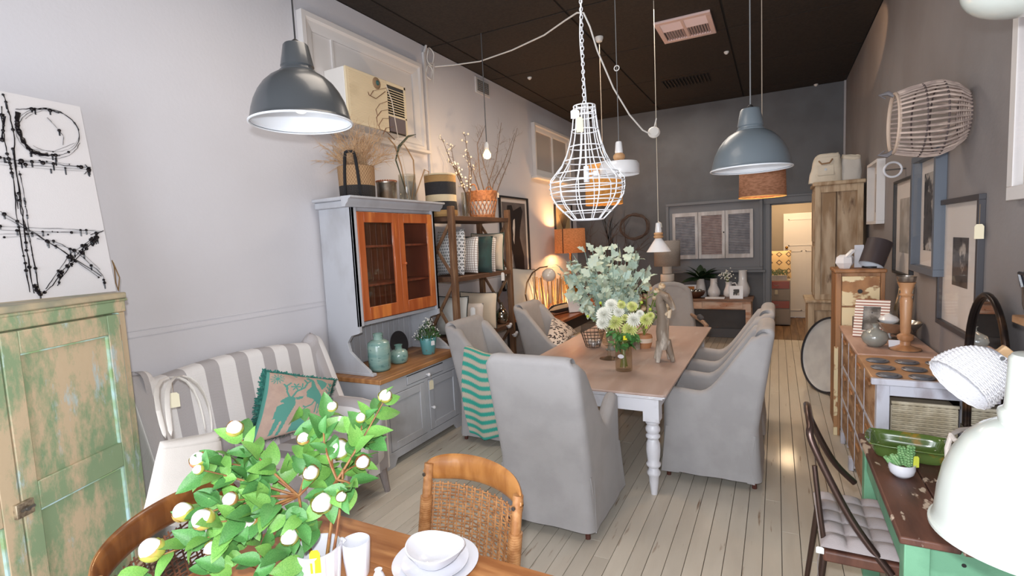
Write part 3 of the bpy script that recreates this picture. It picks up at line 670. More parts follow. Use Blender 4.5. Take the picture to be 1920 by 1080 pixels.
for k, (y0, y1) in enumerate(((3.2, 3.714), (3.718, 4.235))):
    q = MB().bb((HF-.015, y0, 1.24), (HF+.008, y0+.075, 2.165)).bb((HF-.015, y1-.075, 1.24), (HF+.008, y1, 2.165)).bb((HF-.015, y0+.075, 1.24), (HF+.008, y1-.075, 1.35)).bb((HF-.015, y0+.075, 2.075), (HF+.008, y1-.075, 2.165))
    d_ = q.build('door', ora, dr, world=True, bevel=.004)
    MB().bb((HF-.006, y0+.07, 1.345), (HF-.003, y1-.07, 2.08)).build('glass_pane', pane_m, d_, world=True, smooth=False)
    if k: knob(d_, (HF+.006, y0+.035, 1.70), r=.015, m=ora)
    MB().bb((HF-.016, y0+.074, 1.349), (HF+.0, y0+.08, 2.076)).build('glazing_bead', brn, d_, world=True)
cp = [(HF-.02, 2.2), (HF+.02, 2.2), (HF+.03, 2.22), (HF+.05, 2.235), (HF+.06, 2.26), (HF+.085, 2.27), (HF+.085, 2.285), (HF-.02, 2.285)]
MB().prism([(a, b) for a, b in cp], 3.06, 4.37, 'y').build('cornice', dg, dr, world=True)
MB().bb((DXb, 3.1, 2.2), (HF, 4.34, 2.255)).bb((DXb, 3.07, 2.255), (HF, 4.36, 2.285)).build('cornice_top', dg, dr, world=True, bevel=.008)
# ================================================ X-BRACED SHELF
rw = M('rustic_brown_wood', (122, 88, 62), .6, alt=(98, 68, 46), sc=5, st=(4, 4, .5), alt2=(142, 110, 80), sc2=7, st2=(4, 4, .4), bump=.4, bsc=25, bst=(5, 5, .5))
rw2 = M('rustic_shelf_wood', (104, 74, 54), .6, alt=(84, 58, 42), sc=5, st=(4, .5, 4), bump=.4, bsc=25, bst=(5, .5, 5))
sh = thing('rustic_shelf_unit', 'tall brown timber shelf unit with crossed side braces beside dresser', 'shelf', (-3.2, 5.0, 0))
SX0, SX1, SY0, SY1 = -3.42, -2.95, 4.42, 5.66
for x in (SX0+.03, SX1-.03):
    for y in (SY0, SY1): MB().bb((x-.03, y-.03, 0), (x+.03, y+.03, 2.25)).build('post', rw, sh, world=True, bevel=.004)
for z in (.2, .79, 1.46, 2.10):
    MB().bb((SX0, SY0+.03, z), (SX1, SY1-.03, z+.05)).build('shelf_board', rw2, sh, world=True, bevel=.004)
    for x in (SX0+.012, SX1-.014): pass
# side X braces: seen from the front as chevrons on both ends
for y in (SY0, SY1):
    for (z0, z1) in ((.25, .79), (.84, 1.46), (1.51, 2.10)):
        MB().bar((SX0+.04, y, z0), (SX1-.04, y, z1), .03, .025, up=(0, 1, 0)).build('brace', rw, sh, world=True, bevel=.003)
        MB().bar((SX0+.04, y+.0, z1), (SX1-.04, y+.0, z0), .03, .024, up=(0, 1, 0)).build('brace', rw, sh, world=True, bevel=.003)
# ================================================ STRIPED SOFA
stm = PAT('grey_cream_stripe', (232, 229, 228), (180, 175, 176), stripef(0, .21, .46, .1), .9, .3, 'Object', weavef(900, 900))
sf = thing('striped_wingback_sofa', 'wingback sofa with wide grey and cream stripes against white wall', 'sofa', (-2.98, 2.22, 0), radians(-90))
SW, SD = 1.42, .80
def zts(x, y):
    yb = -SD/2
    if abs(x) < SW/2-.12 and y > SD/2-.1: return .30
    camel = 1.10+.07*(1-(x/(SW/2))**2)**1
    wing = smst(yb+.42, yb+.22, y)
    s = smst(yb+.34, yb+.16, y)
    z = .62+(1.17-.62)*s
    if y < yb+.1: 
        k = smst(SW/2-.16, SW/2-.05, abs(x)); z = camel*(1-k)+1.19*k
    f2 = smst(SW/2-.16, SW/2-.10, abs(x)) if y > SD/2-.14 else 1
    return .30+(z-.30)*(f2 if y > 0 else 1)
mb = MB(); tub(mb, SW, SD-.12, .07, .14, zts, .28, .17, flare=.0, rec=.16, step=.02, wave=0, thf=lambda x, y: .12 if y > -SD/2+.2 else .15)
mb.build('upholstery', stm, sf, ang=70)
mb = MB(); soft_box(mb, (0, .10, .38), (SW-.24, SD-.10, .20), e=.3, n=14, puff=.03); mb.build('seat_cushion', stm, sf, ang=80)
for s in (-1, 1):
    # rolled arm fronts
    mb = MB(); mb.tube([(s*(SW/2-.075), -.12, .60), (s*(SW/2-.075), .1, .60), (s*(SW/2-.075), .25, .59), (s*(SW/2-.075), .285, .56)], [.095, .098, .09, .05], 16); mb.build('arm_roll', stm, sf, ang=70)
    for y in (-.28, .32):
        MB().tube([(s*.6, y, .18), (s*.62, y+(.02 if y > 0 else -.05), 0)], [.035, .022], 8).build('leg', M('limed_grey_leg', (140, 130, 126), .7, alt=(110, 100, 96), sc=20, st=(1, 1, .2)), sf)
MB().bb((-SW/2+.03, -SD/2+.08, .15), (SW/2-.03, SD/2-.1, .18)).build('base_rail', stm, sf, bevel=.01)
# ================================================ CUSHIONS
def pillow(name, label, corners, t, mats, mask=None, n=16, piping=None, group=None, fringe=None, cat='cushion', ears=.05):
    TL, TR, BR, BL = [Vector(c) for c in corners]; c = (TL+TR+BR+BL)/4
    nr = (TR-TL).cross(BL-TL).normalized()
    if nr.dot(CAM-c) < 0: nr = -nr
    def pt(u, v_, s):
        # u to the right, v down; edges pulled in slightly between corners
        p = TL*(1-u)*(1-v_)+TR*u*(1-v_)+BR*u*v_+BL*(1-u)*v_
        k = ears; p = p + (c-p)*(k*(1-(2*u-1)**2)*((2*v_-1)**4)+k*(1-(2*v_-1)**2)*((2*u-1)**4))
        b = max(0, (1-(2*u-1)**2)*(1-(2*v_-1)**2))**.42
        return p + nr*(s*t/2*b + .004*noise.noise(p*9))
    mb = MB(); vs = []; W = n+1
    w_, h_ = (TR-TL).length, (BL-TL).length
    for s in (1, -1):
        vs = [pt(i/n, j/n, s) for j in range(W) for i in range(W)]; uv = [(i/n*w_, j/n*h_) for j in range(W) for i in range(W)]
        o = len(mb.v)
        for j in range(n):
            for i in range(n):
                pass
        mb.add(vs, [], uv)
        for j in range(n):
            for i in range(n):
                mb.f.append((o+j*W+i, o+j*W+i+1, o+(j+1)*W+i+1, o+(j+1)*W+i)); mb.mi.append(mask((i+.5)/n, (j+.5)/n) if (mask and s == 1) else 0)
    o = mb.build(name, mats, ang=170)
    tag(o, label, cat, group)
    rim = [pt(i/n, 0, 0) for i in range(n)]+[pt(1, j/n, 0) for j in range(n)]+[pt(1-i/n, 1, 0) for i in range(n)]+[pt(0, 1-j/n, 0) for j in range(n)]
    if piping: MB().tube(rim, .006, 6, closed=True).build('piping', piping, o, world=True)
    if fringe:
        fm = MB(); r2 = random.Random(3)
        for k in range(1400):
            q = r2.randrange(len(rim)); a, b = rim[q], rim[(q+1) % len(rim)]; p = a.lerp(b, r2.random()); d = (p-c).normalized()
            L = r2.uniform(.012, .03)*(1.5 if abs((q/n) % 2-1.5) < .5 else .6); e = p+d*L+Vector((r2.gauss(0, .006), r2.gauss(0, .006), r2.gauss(0, .008)))
            sd = nr*.004+(b-a).normalized()*.003
            o_ = len(fm.v); fm.add([p-sd, p+sd, e+sd, e-sd], [(0, 1, 2, 3)])
        stuff(fm.build('fringe', fringe, o, world=True, smooth=False))
    return o
def inpoly(px, py, poly):
    r = False; n = len(poly); j = n-1
    for i in range(n):
        (xi, yi), (xj, yj) = poly[i], poly[j]
        if (yi > py) != (yj > py) and px < (xj-xi)*(py-yi)/(yj-yi)+xi: r = not r
        j = i
    return r
def near_line(px, py, pts, w):
    for (a, b), (c, d) in zip(pts, pts[1:]):
        L = (c-a)**2+(d-b)**2; t = max(0, min(1, ((px-a)*(c-a)+(py-b)*(d-b))/L)) if L else 0
        if (px-a-t*(c-a))**2+(py-b-t*(d-b))**2 < w*w: return True
    return False
deer_p = [[(.30, .42), (.22, .47), (.20, .50), (.27, .52), (.18, .56), (.16, .74), (.20, .74), (.17, .96), (.22, .96), (.27, .78), (.29, .80), (.27, .98), (.31, .98), (.36, .74), (.42, .56), (.40, .44)],
          [(.40, .44), (.52, .42), (.50, .47), (.42, .48)],
          [(.56, .04), (.64, .10), (.68, .24), (.78, .40), (.86, .56), (.84, .62), (.74, .56), (.66, .48), (.56, .44), (.54, .34), (.60, .26), (.60, .14), (.52, .08)],
          [(.68, .06), (.78, .08), (.86, .14), (.84, .22), (.78, .30), (.74, .22), (.70, .16)],
          [(.42, .98), (.44, .84), (.54, .78), (.64, .86), (.66, .98)], [(.48, .78), (.56, .68), (.66, .66), (.60, .74), (.52, .80)]]
deer_l = [([(.32, .43), (.27, .34), (.26, .24), (.30, .2)], .012), ([(.36, .43), (.40, .34), (.50, .28), (.54, .18), (.50, .12)], .014), ([(.54, .18), (.60, .12)], .012), ([(.27, .28), (.22, .22)], .012), ([(.46, .31), (.47, .2)], .01),
          ([(.70, .50), (.66, .58), (.58, .62), (.54, .60)], .012), ([(.58, .62), (.55, .66)], .01), ([(.74, .54), (.74, .72)], .009), ([(.78, .57), (.79, .74)], .009), ([(.83, .60), (.85, .74)], .009),
          ([(.92, .42), (.93, .12)], .010), ([(.92, .36), (.86, .30)], .012), ([(.92, .36), (.98, .29)], .012), ([(.93, .28), (.87, .22)], .012), ([(.93, .28), (.98, .2)], .012), ([(.93, .2), (.89, .14)], .012), ([(.93, .2), (.97, .13)], .012), ([(.90, .62), (.97, .5)], .02), ([(.34, .02), (.38, .06)], .014)]
def deer(u, v_):
    if u < .035: return 1
    for p in deer_p:
        if inpoly(u, v_, p): return 1
    for p, w in deer_l:
        if near_line(u, v_, p, w): return 1
    for cx, cy, r in ((.13, .12, .085), (.38, .26, .07)):
        dx, dy = u-cx, v_-cy; d = sqrt(dx*dx+dy*dy); a = atan2(dy, dx)
        if d < r*(.62+.38*cos(a*(12 if cx < .2 else 6))): return 1
    return 0
tealf = M('teal_print', (92, 158, 146), .95, bump=.2, bsc=300); beige = M('rose_beige_linen', (196, 170, 156), .95, alt=(188, 162, 150), sc=20, bump=.3, bsc=300)
q1 = [P(500, 697, X=-3.08), P(626, 713, X=-3.02), P(604, 800, X=-2.80), P(468, 835, X=-2.86)]
pillow('printed_cushion', 'teal fringed beige cushion printed with deer and bird on striped sofa', q1, .14, [beige, tealf], deer, n=96, fringe=M('teal_fringe', (70, 142, 128), .95, alt=(50, 112, 104), sc=60))
# tote bag
calico = M('calico', (226, 219, 212), .95, alt=(218, 211, 204), sc=4, bump=.4, bsc=350)
tbg = thing('tote_bag', 'plain calico tote bag hanging from the left wing of striped sofa', 'bag', (-2.6, 1.45, .4))
XB = -2.6
A, B, C_, D = P(300, 828, X=XB), P(412, 808, X=XB+.02), P(432, 985, X=XB+.06), P(262, 987, X=XB+.05)
def bagf(off):
    def f(u, v_):
        p = A*(1-u)*(1-v_)+B*u*(1-v_)+C_*u*v_+D*(1-u)*v_
        return p + Vector((off*sin(pi*u)**.5*sin(pi*min(1, v_*1.0))**.5+.008*noise.noise(p*6), 0, 0))
    return f
mb = MB(); mb.grid(bagf(.035), 16, 16); mb.grid(bagf(-.03), 16, 16); mb.build('bag_body', calico, tbg, world=True, ang=80)
mb = MB(); mb.grid(lambda u, v_: bagf(.037)(u, v_*.10)+Vector((.003, 0, 0)), 16, 2); mb.build('top_hem', calico, tbg, world=True, solid=.003)
for off, pts in ((0, [(322, 822, XB+.03), (312, 760, XB-.1), (314, 712, XB-.28), (340, 700, XB-.36), (372, 715, XB-.28), (394, 760, XB-.12), (398, 812, XB+.03)]), (1, [(312, 826, XB-.03), (296, 770, XB-.1), (290, 722, XB-.3), (312, 703, XB-.42), (352, 708, XB-.3), (376, 752, XB-.12), (386, 814, XB-.03)])):
    MB().tube([P(a, b, X=c_) for a, b, c_ in pts], .013, 8, flat=.25).build('strap', calico, tbg, world=True, sub=1)
price_tag(sf, P(322, 712, X=-3.02), .055, .085, .075, yaw_=1.0)
# ================================================ FOREGROUND TABLE
ft = M('honey_oak', (168, 112, 66), .38, alt=(142, 88, 48), sc=4, st=(.7, 5, 1), alt2=(188, 134, 84), sc2=5, st2=(.6, 5, 1), fac2=(.55, .75), bump=.12, bsc=25, bst=(.5, 7, 1), coat=.15, rnd=.05)
fd = thing('foreground_dining_table', 'honey brown plank table in the foreground set with white plates', 'table', (-.9, .85, 0))
FX0, FX1, FY0, FY1, FZ = -1.80, .15, .30, 1.435, .76
ny = 6; dy = (FY1-FY0)/ny
for i in range(ny):
    y0, y1 = FY0+i*dy, FY0+(i+1)*dy
    def xe(y): k = abs((y-(FY0+FY1)/2)/((FY1-FY0)/2)); return FX0+.20*(1-sqrt(max(0, 1-min(1, k)**3.5)))
    pl = [(xe(y0+(y1-y0)*j/5), y0+.001+(y1-y0-.002)*j/5) for j in range(5, -1, -1)]
    MB().prism(pl+[(FX1, y0+.001), (FX1, y1-.001)], FZ-.032, FZ, 'z').build('plank', ft, fd, world=True, bevel=.002, seg=1)
MB().bb((FX0+.3, FY0+.15, FZ-.12), (FX1-.15, FY0+.18, FZ-.033)).build('apron', ft, fd, world=True); MB().bb((FX0+.3, FY1-.18, FZ-.12), (FX1-.15, FY1-.15, FZ-.033)).build('apron', ft, fd, world=True)
for x in (FX0+.32, FX1-.2):
    for y in (FY0+.18, FY1-.18): MB().bb((x-.035, y-.035, 0), (x+.035, y+.035, FZ-.033)).build('leg', ft, fd, world=True, bevel=.006)
# cane chairs
rail_m = M('golden_oak', (178, 122, 66), .35, alt=(150, 96, 48), sc=4, st=(4, 4, 1), coat=.3, bump=.1); cane_m = M('cane', (172, 122, 76), .45, alt=(140, 92, 54), sc=40)
wrap_m = M('wrapped_cane', (180, 130, 84), .4, alt=(152, 102, 60), sc=30)
def cane_chair(label, loc, rz, cane=cane_m, railm=rail_m, th=.95, wide=.54, depth=.13):
    t = thing('cane_back_chair', label, 'chair', loc, rz)   # faces +y, back at -y
    def bp(u, z, o=0):   # u -1..1 along the curved back
        a = u*.95; R_ = wide/2/sin(.95)
        yy = -.22-(R_*(cos(a)-cos(.95)))*(depth/.13)*.62; lean = -(z-.45)*.18
        return Vector((R_*sin(a)*(1+.04*(z-.45)), yy+lean+o, z))
    # cap rail
    mb = MB()
    def rail(u, v_):
        uu = -1.1+2.2*u; z = th-.055+.0*v_; a = 2*pi*v_
        hgt = .058*(1-.25*abs(uu)**6); e = .014+.006*(1-abs(uu)**4)
        if abs(uu) > 1.0: hgt *= sqrt(max(0.02, 1-((abs(uu)-1.0)/.1)**2))
        p = bp(uu, th-.05+.02*(1-uu*uu)); return p+Vector((0, -e*sin(a)-.006, hgt*cos(a)))
    mb.grid(rail, 36, 12); mb.build('cap_rail', railm, t, ang=80)
    for s in (-1, 1):
        pts = [bp(s*.97, z, .012) for z in [.02+.0*i for i in range(0)]+[.44+i*(th-.44-.02)/8 for i in range(9)]]
        low = [Vector((s*wide*.44, -.24, z)) for z in (0, .2)]
        MB().tube(low+pts, [.017, .019]+[.02]*9, 12).build('back_post', wrap_m, t)
        mb = MB()
        for k in range(34):
            z = .47+k*(th-.16-.47)/33
            p = bp(s*.97, z, .012); mb.tube([p+Vector((.0225*cos(2*pi*j/12), .0225*sin(2*pi*j/12), 0)) for j in range(12)], .006, 5, closed=True)
        stuff(mb.build('cane_binding', wrap_m, t))
        p = bp(s*.97, th-.06, .034); MB().cyl(p, p+Vector((0, .006, 0)), .008, 10).build('bolt', steel, t)
        MB().tube([(s*.22, .2, 0), (s*.21, .19, .42)], [.015, .02], 10).build('leg', railm, t)
    mb = MB(); nc, nr_ = 26, 24
    for i in range(nc+1):
        u = -.93+1.86*i/nc; mb.tube([bp(u, .46+(th-.10-.46)*j/12, .004*(1 if i % 2 else -1)) for j in range(13)], .0042, 4)
    for j in range(nr_+1):
        z = .46+(th-.11-.46)*j/nr_; mb.tube([bp(-.96+1.92*i/22, z, .004*(1 if (i+j) % 2 else -1)) for i in range(23)], .0042, 4)
    stuff(mb.build('woven_cane', cane, t))
    MB().tube([(.25*cos(2*pi*k/24)*1.0, .0+.23*sin(2*pi*k/24), .44) for k in range(24)], .024, 10, closed=True).build('seat_rim', railm, t)
    MB().lathe([(.001, .445), (.235, .442), (.235, .43), (.001, .43)], (0, 0, 0), 32, 1, .92).build('seat', M('seat_cane', (176, 132, 84), .6, bump=.4, bsc=200), t)
    return t
cane_chair('cane back chair with golden cap rail beyond the plank table', (-1.16, 1.37, 0), radians(180-12), th=.93, wide=.50)
cane_chair('cane back chair with broad dark curved rail at the left table end', (-1.66, 1.08, 0), radians(-68), M('dark_cane', (122, 76, 50), .4, alt=(92, 54, 36), sc=30), M('walnut_rail', (150, 96, 48), .35, alt=(116, 68, 30), sc=4, st=(4, 4, 1), coat=.3), th=.92, wide=.62)
# tableware
china = M('white_china', (218, 218, 224), .25, coat=.4, bump=.12, bsc=30)
c0 = near(820, 1052, (-1.0, 1.28, .77)); c0 = P(818, 1058, Z=.765)
pl = MB().lathe([(.001, .001), (.09, .001), (.10, .004), (.145, .018), (.147, .022), (.10, .010), (.09, .006), (.001, .006)], (0, 0, 0), 48, 1.0, 1.0, .03).build('dinner_plate', china, loc=(c0.x, c0.y, FZ), ang=60)
tag(pl, 'large white dinner plate lowest of the stack on plank table', 'plate')
pl = MB().lathe([(.001, 0), (.075, .0), (.112, .016), (.114, .02), (.08, .009), (.001, .005)], (0, 0, 0), 48, 1, 1, .04).build('side_plate', china, loc=(c0.x+.003, c0.y-.005, FZ+.0085), ang=60)
tag(pl, 'smaller white plate between dinner plate and pinched bowl', 'plate')
bw = MB().lathe([(.001, 0), (.04, .0), (.075, .02), (.096, .055), (.100, .058), (.096, .06), (.07, .026), (.04, .008), (.001, .007)], (0, 0, 0), 56, 1.05, .92, .05, dz=lambda a, i: (.008*cos(2*a) if i in (2, 3, 4, 5, 6) else 0)).build('pinched_bowl', china, loc=(c0.x+.003, c0.y+.0, FZ+.016), ang=60)
tag(bw, 'white pinched rim bowl on top of the plate stack', 'bowl')
c1 = P(672, 1078, Z=FZ)
cu = thing('crinkled_tumbler', 'white crinkled ceramic beaker with tiny spout beside the pot', 'cup', (c1.x, c1.y, FZ))
MB().lathe([(.001, 0), (.034, 0), (.038, .01), (.042, .06), (.046, .122), (.044, .124), (.040, .06), (.034, .012), (.001, .01)], (0, 0, 0), 32, 1, 1, .06).build('body', china, cu, ang=60)
MB().tube([(-.04, -.01, .112), (-.052, -.012, .122), (-.056, -.013, .126)], [.01, .008, .003], 8).build('spout', china, cu)
c2 = P(711, 1090, Z=FZ)
tag(MB().lathe([(.001, 0), (.018, 0), (.022, .012), (.014, .03), (.010, .036), (.013, .042), (.010, .042), (.007, .034), (.001, .03)], (0, 0, 0), 20).build('bud_vase', china, loc=(c2.x, c2.y, FZ), ang=60), 'tiny white bud vase at the front edge beside dinner plate', 'vase')
# ================================================ PEONY ARRANGEMENT
pc = near(604, 1052, (-1.25, 1.02, .86)); PCX, PCY = P(600, 1085, Z=FZ+.02).x, P(600, 1085, Z=FZ+.02).y
pot = thing('ribbed_white_pot', 'white ribbed ceramic pot holding the peony bud branches', 'pot', (PCX, PCY, FZ))
MB().lathe([(.001, 0), (.052, 0), (.058, .01), (.066, .07), (.072, .13), (.073, .134), (.069, .134), (.062, .07), (.052, .012), (.001, .01)], (0, 0, 0), 48).build('body', china, pot, ang=60)
for k in range(14):
    a = 2*pi*k/14; MB().tube([(.060*cos(a), .060*sin(a), .01), (.0665*cos(a), .0665*sin(a), .07), (.0725*cos(a), .0725*sin(a), .13)], .004, 6).build('rib', china, pot)
price_tag(pot, (PCX+.048, PCY-.052, FZ+.16), .032, .075, .0, yaw_=.6, col=(232, 208, 30))
lf_m = [M('peony_leaf', (122, 172, 84), .42, alt=(100, 154, 70), sc=30, bump=.2, bsc=60, coat=.1, rnd=.16), M('peony_leaf_dark', (88, 144, 76), .42, alt=(72, 126, 64), sc=30, bump=.2, bsc=60, rnd=.12)]
def leaf_mesh(name, mat, L, wf, fold=.25, curl=.3, rows=7, wavy=.0, cols=2):
    mb = MB()
    def f(u, v_):
        s = v_; w = wf(s)*L; x = (u*2-1)*w; z = abs(u*2-1)*w*fold - curl*L*s*s + wavy*L*sin(s*14+u*3)*abs(u*2-1)
        return (x, L*s, z)
    mb.grid(f, cols*2, rows); o = mb.build(name+'_src', mat, loc=(0, 0, 0), ang=80); me = o.data; me.name = name; bpy.data.objects.remove(o); return me
def ovate(s): return .30*sin(pi*min(1, s**.8))**.75*(1.05-.25*s)+.002
pleaves = [leaf_mesh('leaf_%d' % i, lf_m[i % 2], 1.0, ovate, f_, c_, wavy=.01) for i, (f_, c_) in enumerate([(.25, .25), (.35, .1), (.2, .45), (.4, .3)])]
def orient(p, d, roll=0, s=1.0, up=(0, 0, 1)):
    y = Vector(d).normalized(); u = Vector(up)
    if abs(y.dot(u)) > .97: u = Vector((1, 0, .2))
    x = y.cross(u).normalized(); z = x.cross(y)
    R = Matrix((x, y, z)).transposed() @ Matrix.Rotation(roll, 3, 'Y')
    m = R.to_4x4() @ Matrix.Scale(s, 4); m.translation = p; return m
pe = thing('peony_branches', 'artificial branches with green leaves and white peony buds in ribbed pot', 'flowers', (PCX, PCY, FZ+.03))
pinv = wm(pe).inverted(); stem_m = M('brown_stem', (128, 78, 46), .6, alt=(150, 110, 60), sc=30); sepal = M('peony_sepal', (176, 178, 84), .4, alt=(206, 124, 92), sc=16, fac=(.5, .65), coat=.2); petal = M('peony_petal', (250, 246, 242), .6)
r3 = random.Random(21)
buds = [(285, 1030, .021, (-1, .1, .1)), (722, 742, .016, (.2, 0, 1)), (440, 803, .017, (-.2, 0, 1)), (372, 862, .016, (-.6, 0, .8)), (372, 880, .010, (-.6, -.4, .2)), (636, 842, .023, (.1, -.5, .9)), (682, 820, .017, (.3, -.4, .8)),
        (680, 866, .016, (.5, -.5, .6)), (583, 886, .017, (0, -.7, .7)), (604, 942, .023, (.1, -.9, .5)), (640, 931, .012, (.4, -.7, .3)), (569, 822, .014, (-.2, 0, 1)), (676, 783, .012, (0, 0, 1)), (431, 936, .015, (-.5, -.6, .6)), (464, 975, .021, (-.3, -.9, .4)),
        (381, 973, .020, (-.8, -.2, .3)), (343, 960, .018, (-.9, .2, .4)), (397, 1027, .014, (-.4, -.8, .3)), (543, 1006, .018, (.1, -.9, .5)), (622, 762, .013, (-.2, 0, 1))]
def tow(mb, p, q, r0, r1, bend, n=7):
    p = Vector(p); q = Vector(q); pts = [p.lerp(q, i/n)+Vector(bend)*sin(pi*i/n) for i in range(n+1)]
    mb.tube(pts, [r0+(r1-r0)*i/n for i in range(n+1)], 6); return pts
base = Vector((PCX, PCY, FZ+.10))
hubL = near(560, 930, base+Vector((-.05, -.05, .12))); hubR = near(632, 900, base+Vector((.03, 0, .18)))
allpts = []; mbs = MB()
tow(mbs, base+Vector((-.02, 0, -.07)), hubL, .006, .005, (0, 0, 0)); tow(mbs, base+Vector((.02, 0, -.07)), hubR, .006, .005, (0, 0, 0)); tow(mbs, base+Vector((.03, .01, -.07)), hubR+Vector((.01, .02, .03)), .005, .004, (.01, 0, 0))
for i, (bx, by, br, bd) in enumerate(buds):
    hub = hubL if bx < 590 and by > 790 else hubR
    c = near(bx, by, hub + (near(bx, by, hub)-hub)*.3 + Vector((r3.uniform(-.05, .05), r3.uniform(-.10, .05), 0)))
    d = (Vector(bd).normalized()*.75+(CAM-c).normalized()*.85).normalized(); br *= 1.3*(c-CAM).length/1.5*.92
    inst_b = MB(); T = orient(c, d.cross(Vector((.3, .2, .1))), 0)
    # sepal cup + petals as a bud with its own local z along d
    z = d; x = z.cross(Vector((.2, 1, .3))).normalized(); y = z.cross(x); Rm = Matrix((x, y, z)).transposed().to_4x4(); Rm.translation = c
    sb = MB(); sb.T = Rm; sb.lathe([(max(.0005, br*sin(pi*k/14)*(1-.08*(k > 9))), -br*cos(pi*k/14)*1.05) for k in range(0, 9)], (0, 0, 0), 16, 1, 1, .12)
    ob = sb.build('bud', sepal, pe, world=True, ang=80)
    for k in range(3):
        a = 2*pi*k/3+i
        lm_ = MB(); lm_.T = Rm @ Matrix.Rotation(a, 4, 'Z')
        lm_.grid(lambda u, v_: ((br*1.06)*sin(pi*(.15+.46*v_))*cos((u-.5)*1.9*sin(pi*(v_*.9+.05))), (br*1.06)*sin(pi*(.15+.46*v_))*sin((u-.5)*1.9*sin(pi*(v_*.9+.05))), -br*1.1*cos(pi*(.15+.46*v_))), 5, 5)
        lm_.build('sepal', sepal, ob, world=True, ang=80)
    pb = MB(); pb.T = Rm; pb.lathe([(max(.0005, br*.86*sin(pi*k/14)), -br*cos(pi*k/14)*1.12) for k in range(6, 15)], (0, 0, 0), 16, 1, 1, .22); pb.build('petals', petal, ob, world=True, ang=80)
    start = hub + (c-hub)*.0; mid = Vector((r3.uniform(-.03, .03), r3.uniform(-.03, .03), r3.uniform(-.02, .04)))
    pts = tow(mbs, start, c-d*br, .0045, .0022, mid); allpts.append((pts, d))
stems_o = mbs.build('stems', stem_m, pe, world=True)
# leaves along the stems
nl = 0
for pts, d in allpts:
    L = (pts[-1]-pts[0]).length; k = max(7, int(L*44))
    for j in range(k):
        f_ = .22+.78*(j+r3.random()*.7)/k; f_ = min(.985, f_); q = f_*(len(pts)-1); a = pts[int(q)]; b = pts[min(len(pts)-1, int(q)+1)]; p = a.lerp(b, q-int(q))
        ax_ = (b-a).normalized() if (b-a).length > 1e-6 else d
        ang_ = j*2.4+r3.random(); s1 = ax_.cross(Vector((.1, .2, 1))).normalized(); s2 = ax_.cross(s1)
        out = (s1*cos(ang_)+s2*sin(ang_))*.8+ax_*.65+Vector((0, 0, .15))
        sz = r3.uniform(.062, .1)*(.8 if f_ > .9 else 1)
        toc = (CAM-p).normalized(); upv = (Vector((0, 0, 1))+toc*.7+Vector((r3.uniform(-.5, .5), r3.uniform(-.5, .5), 0))).normalized()
        inst('leaf', pleaves[r3.randrange(4)], pe, pinv @ orient(p, out, r3.uniform(-.5, .5), sz, upv)); nl += 1
for (lx, ly) in [(420, 1065), (470, 1050), (500, 1075), (560, 1062), (450, 1010), (510, 1030), (530, 960), (480, 940), (440, 1040), (390, 1060), (360, 1020), (590, 1000), (470, 900), (500, 870), (540, 870), (610, 800), (655, 800), (640, 890), (700, 830), (520, 900), (420, 900), (400, 940), (560, 780), (580, 810), (600, 860), (560, 960), (520, 990), (480, 1000), (505, 1050), (545, 1040), (250, 1078), (420, 985), (450, 870), (500, 930)]:
    for k in range(2):
        p = near(lx+r3.uniform(-14, 14), ly+r3.uniform(-10, 10), base+Vector((-.1, -.08, .08))); p += (CAM-p).normalized()*r3.uniform(-.04, .07)
        dd = Vector((r3.uniform(-1, 1), r3.uniform(-1, .3), r3.uniform(-.4, .6))); toc = (CAM-p).normalized()
        if nl < 298: inst('leaf', pleaves[r3.randrange(4)], pe, pinv @ orient(p-dd.normalized()*.035, dd, r3.uniform(-.4, .4), r3.uniform(.07, .105), toc+Vector((0, 0, .4)))); nl += 1
# ================================================ ON THE DRESSER COUNTER
CT = .785
cel = M('celadon_glaze', (118, 158, 152), .2, alt=(150, 178, 168), sc=5, st=(.4, .4, 3), alt2=(92, 132, 130), sc2=24, st2=(1, 1, 2), fac2=(.6, .7), coat=.6, rnd=.03)
def put(o, label, cat, group=None): return tag(o, label, cat, group)
def vase(name, label, prof, loc, m, cat='vase', n=32, ang=50, group=None, k=1):
    prof = [(r*k if r > .002 else r, z*k) for r, z in prof]
    return put(MB().lathe(prof, (0, 0, 0), n).build(name, m, loc=loc, ang=ang), label, cat, group)
vase('celadon_bottle_vase', 'large ribbed celadon bottle vase on wooden dresser counter', [(.001, 0), (.068, 0), (.078, .01), (.083, .02), (.084, .19), (.078, .215), (.055, .232), (.036, .238), (.035, .27), (.040, .275), (.040, .282), (.032, .282), (.030, .24), (.001, .23)], (-3.09, 3.34, CT), cel, k=1.16)
vase('celadon_squat_vase', 'small squat celadon vase in front of dark disc on dresser', [(.001, 0), (.055, 0), (.070, .015), (.076, .05), (.072, .09), (.056, .108), (.030, .115), (.029, .14), (.034, .146), (.034, .152), (.027, .152), (.026, .118), (.001, .11)], (-3.11, 3.62, CT), cel, k=1.12)
vm = M('label_black', (30, 30, 32), .6)
dk = thing('dark_round_plate', 'round dark grey plate standing on edge behind small celadon vase', 'plate', (-3.33, 3.86, CT))
o = MB().lathe([(.001, -.008), (.10, -.008), (.125, -.004), (.125, .006), (.10, .008), (.001, .004)], (0, 0, 0), 40).build('disc', M('slate_disc', (52, 50, 54), .6), dk); o.rotation_euler = (0, radians(80), 0); o.location = (0.03, 0, .123)
tealpot = M('teal_glaze_pot', (96, 158, 160), .35, alt=(134, 96, 80), sc=20, fac=(.62, .7), coat=.4)
leafS = M('small_plant_leaf', (86, 124, 62), .5, alt=(60, 100, 50), sc=40, rnd=.2); wht = M('tiny_white_flower', (240, 240, 232), .6)
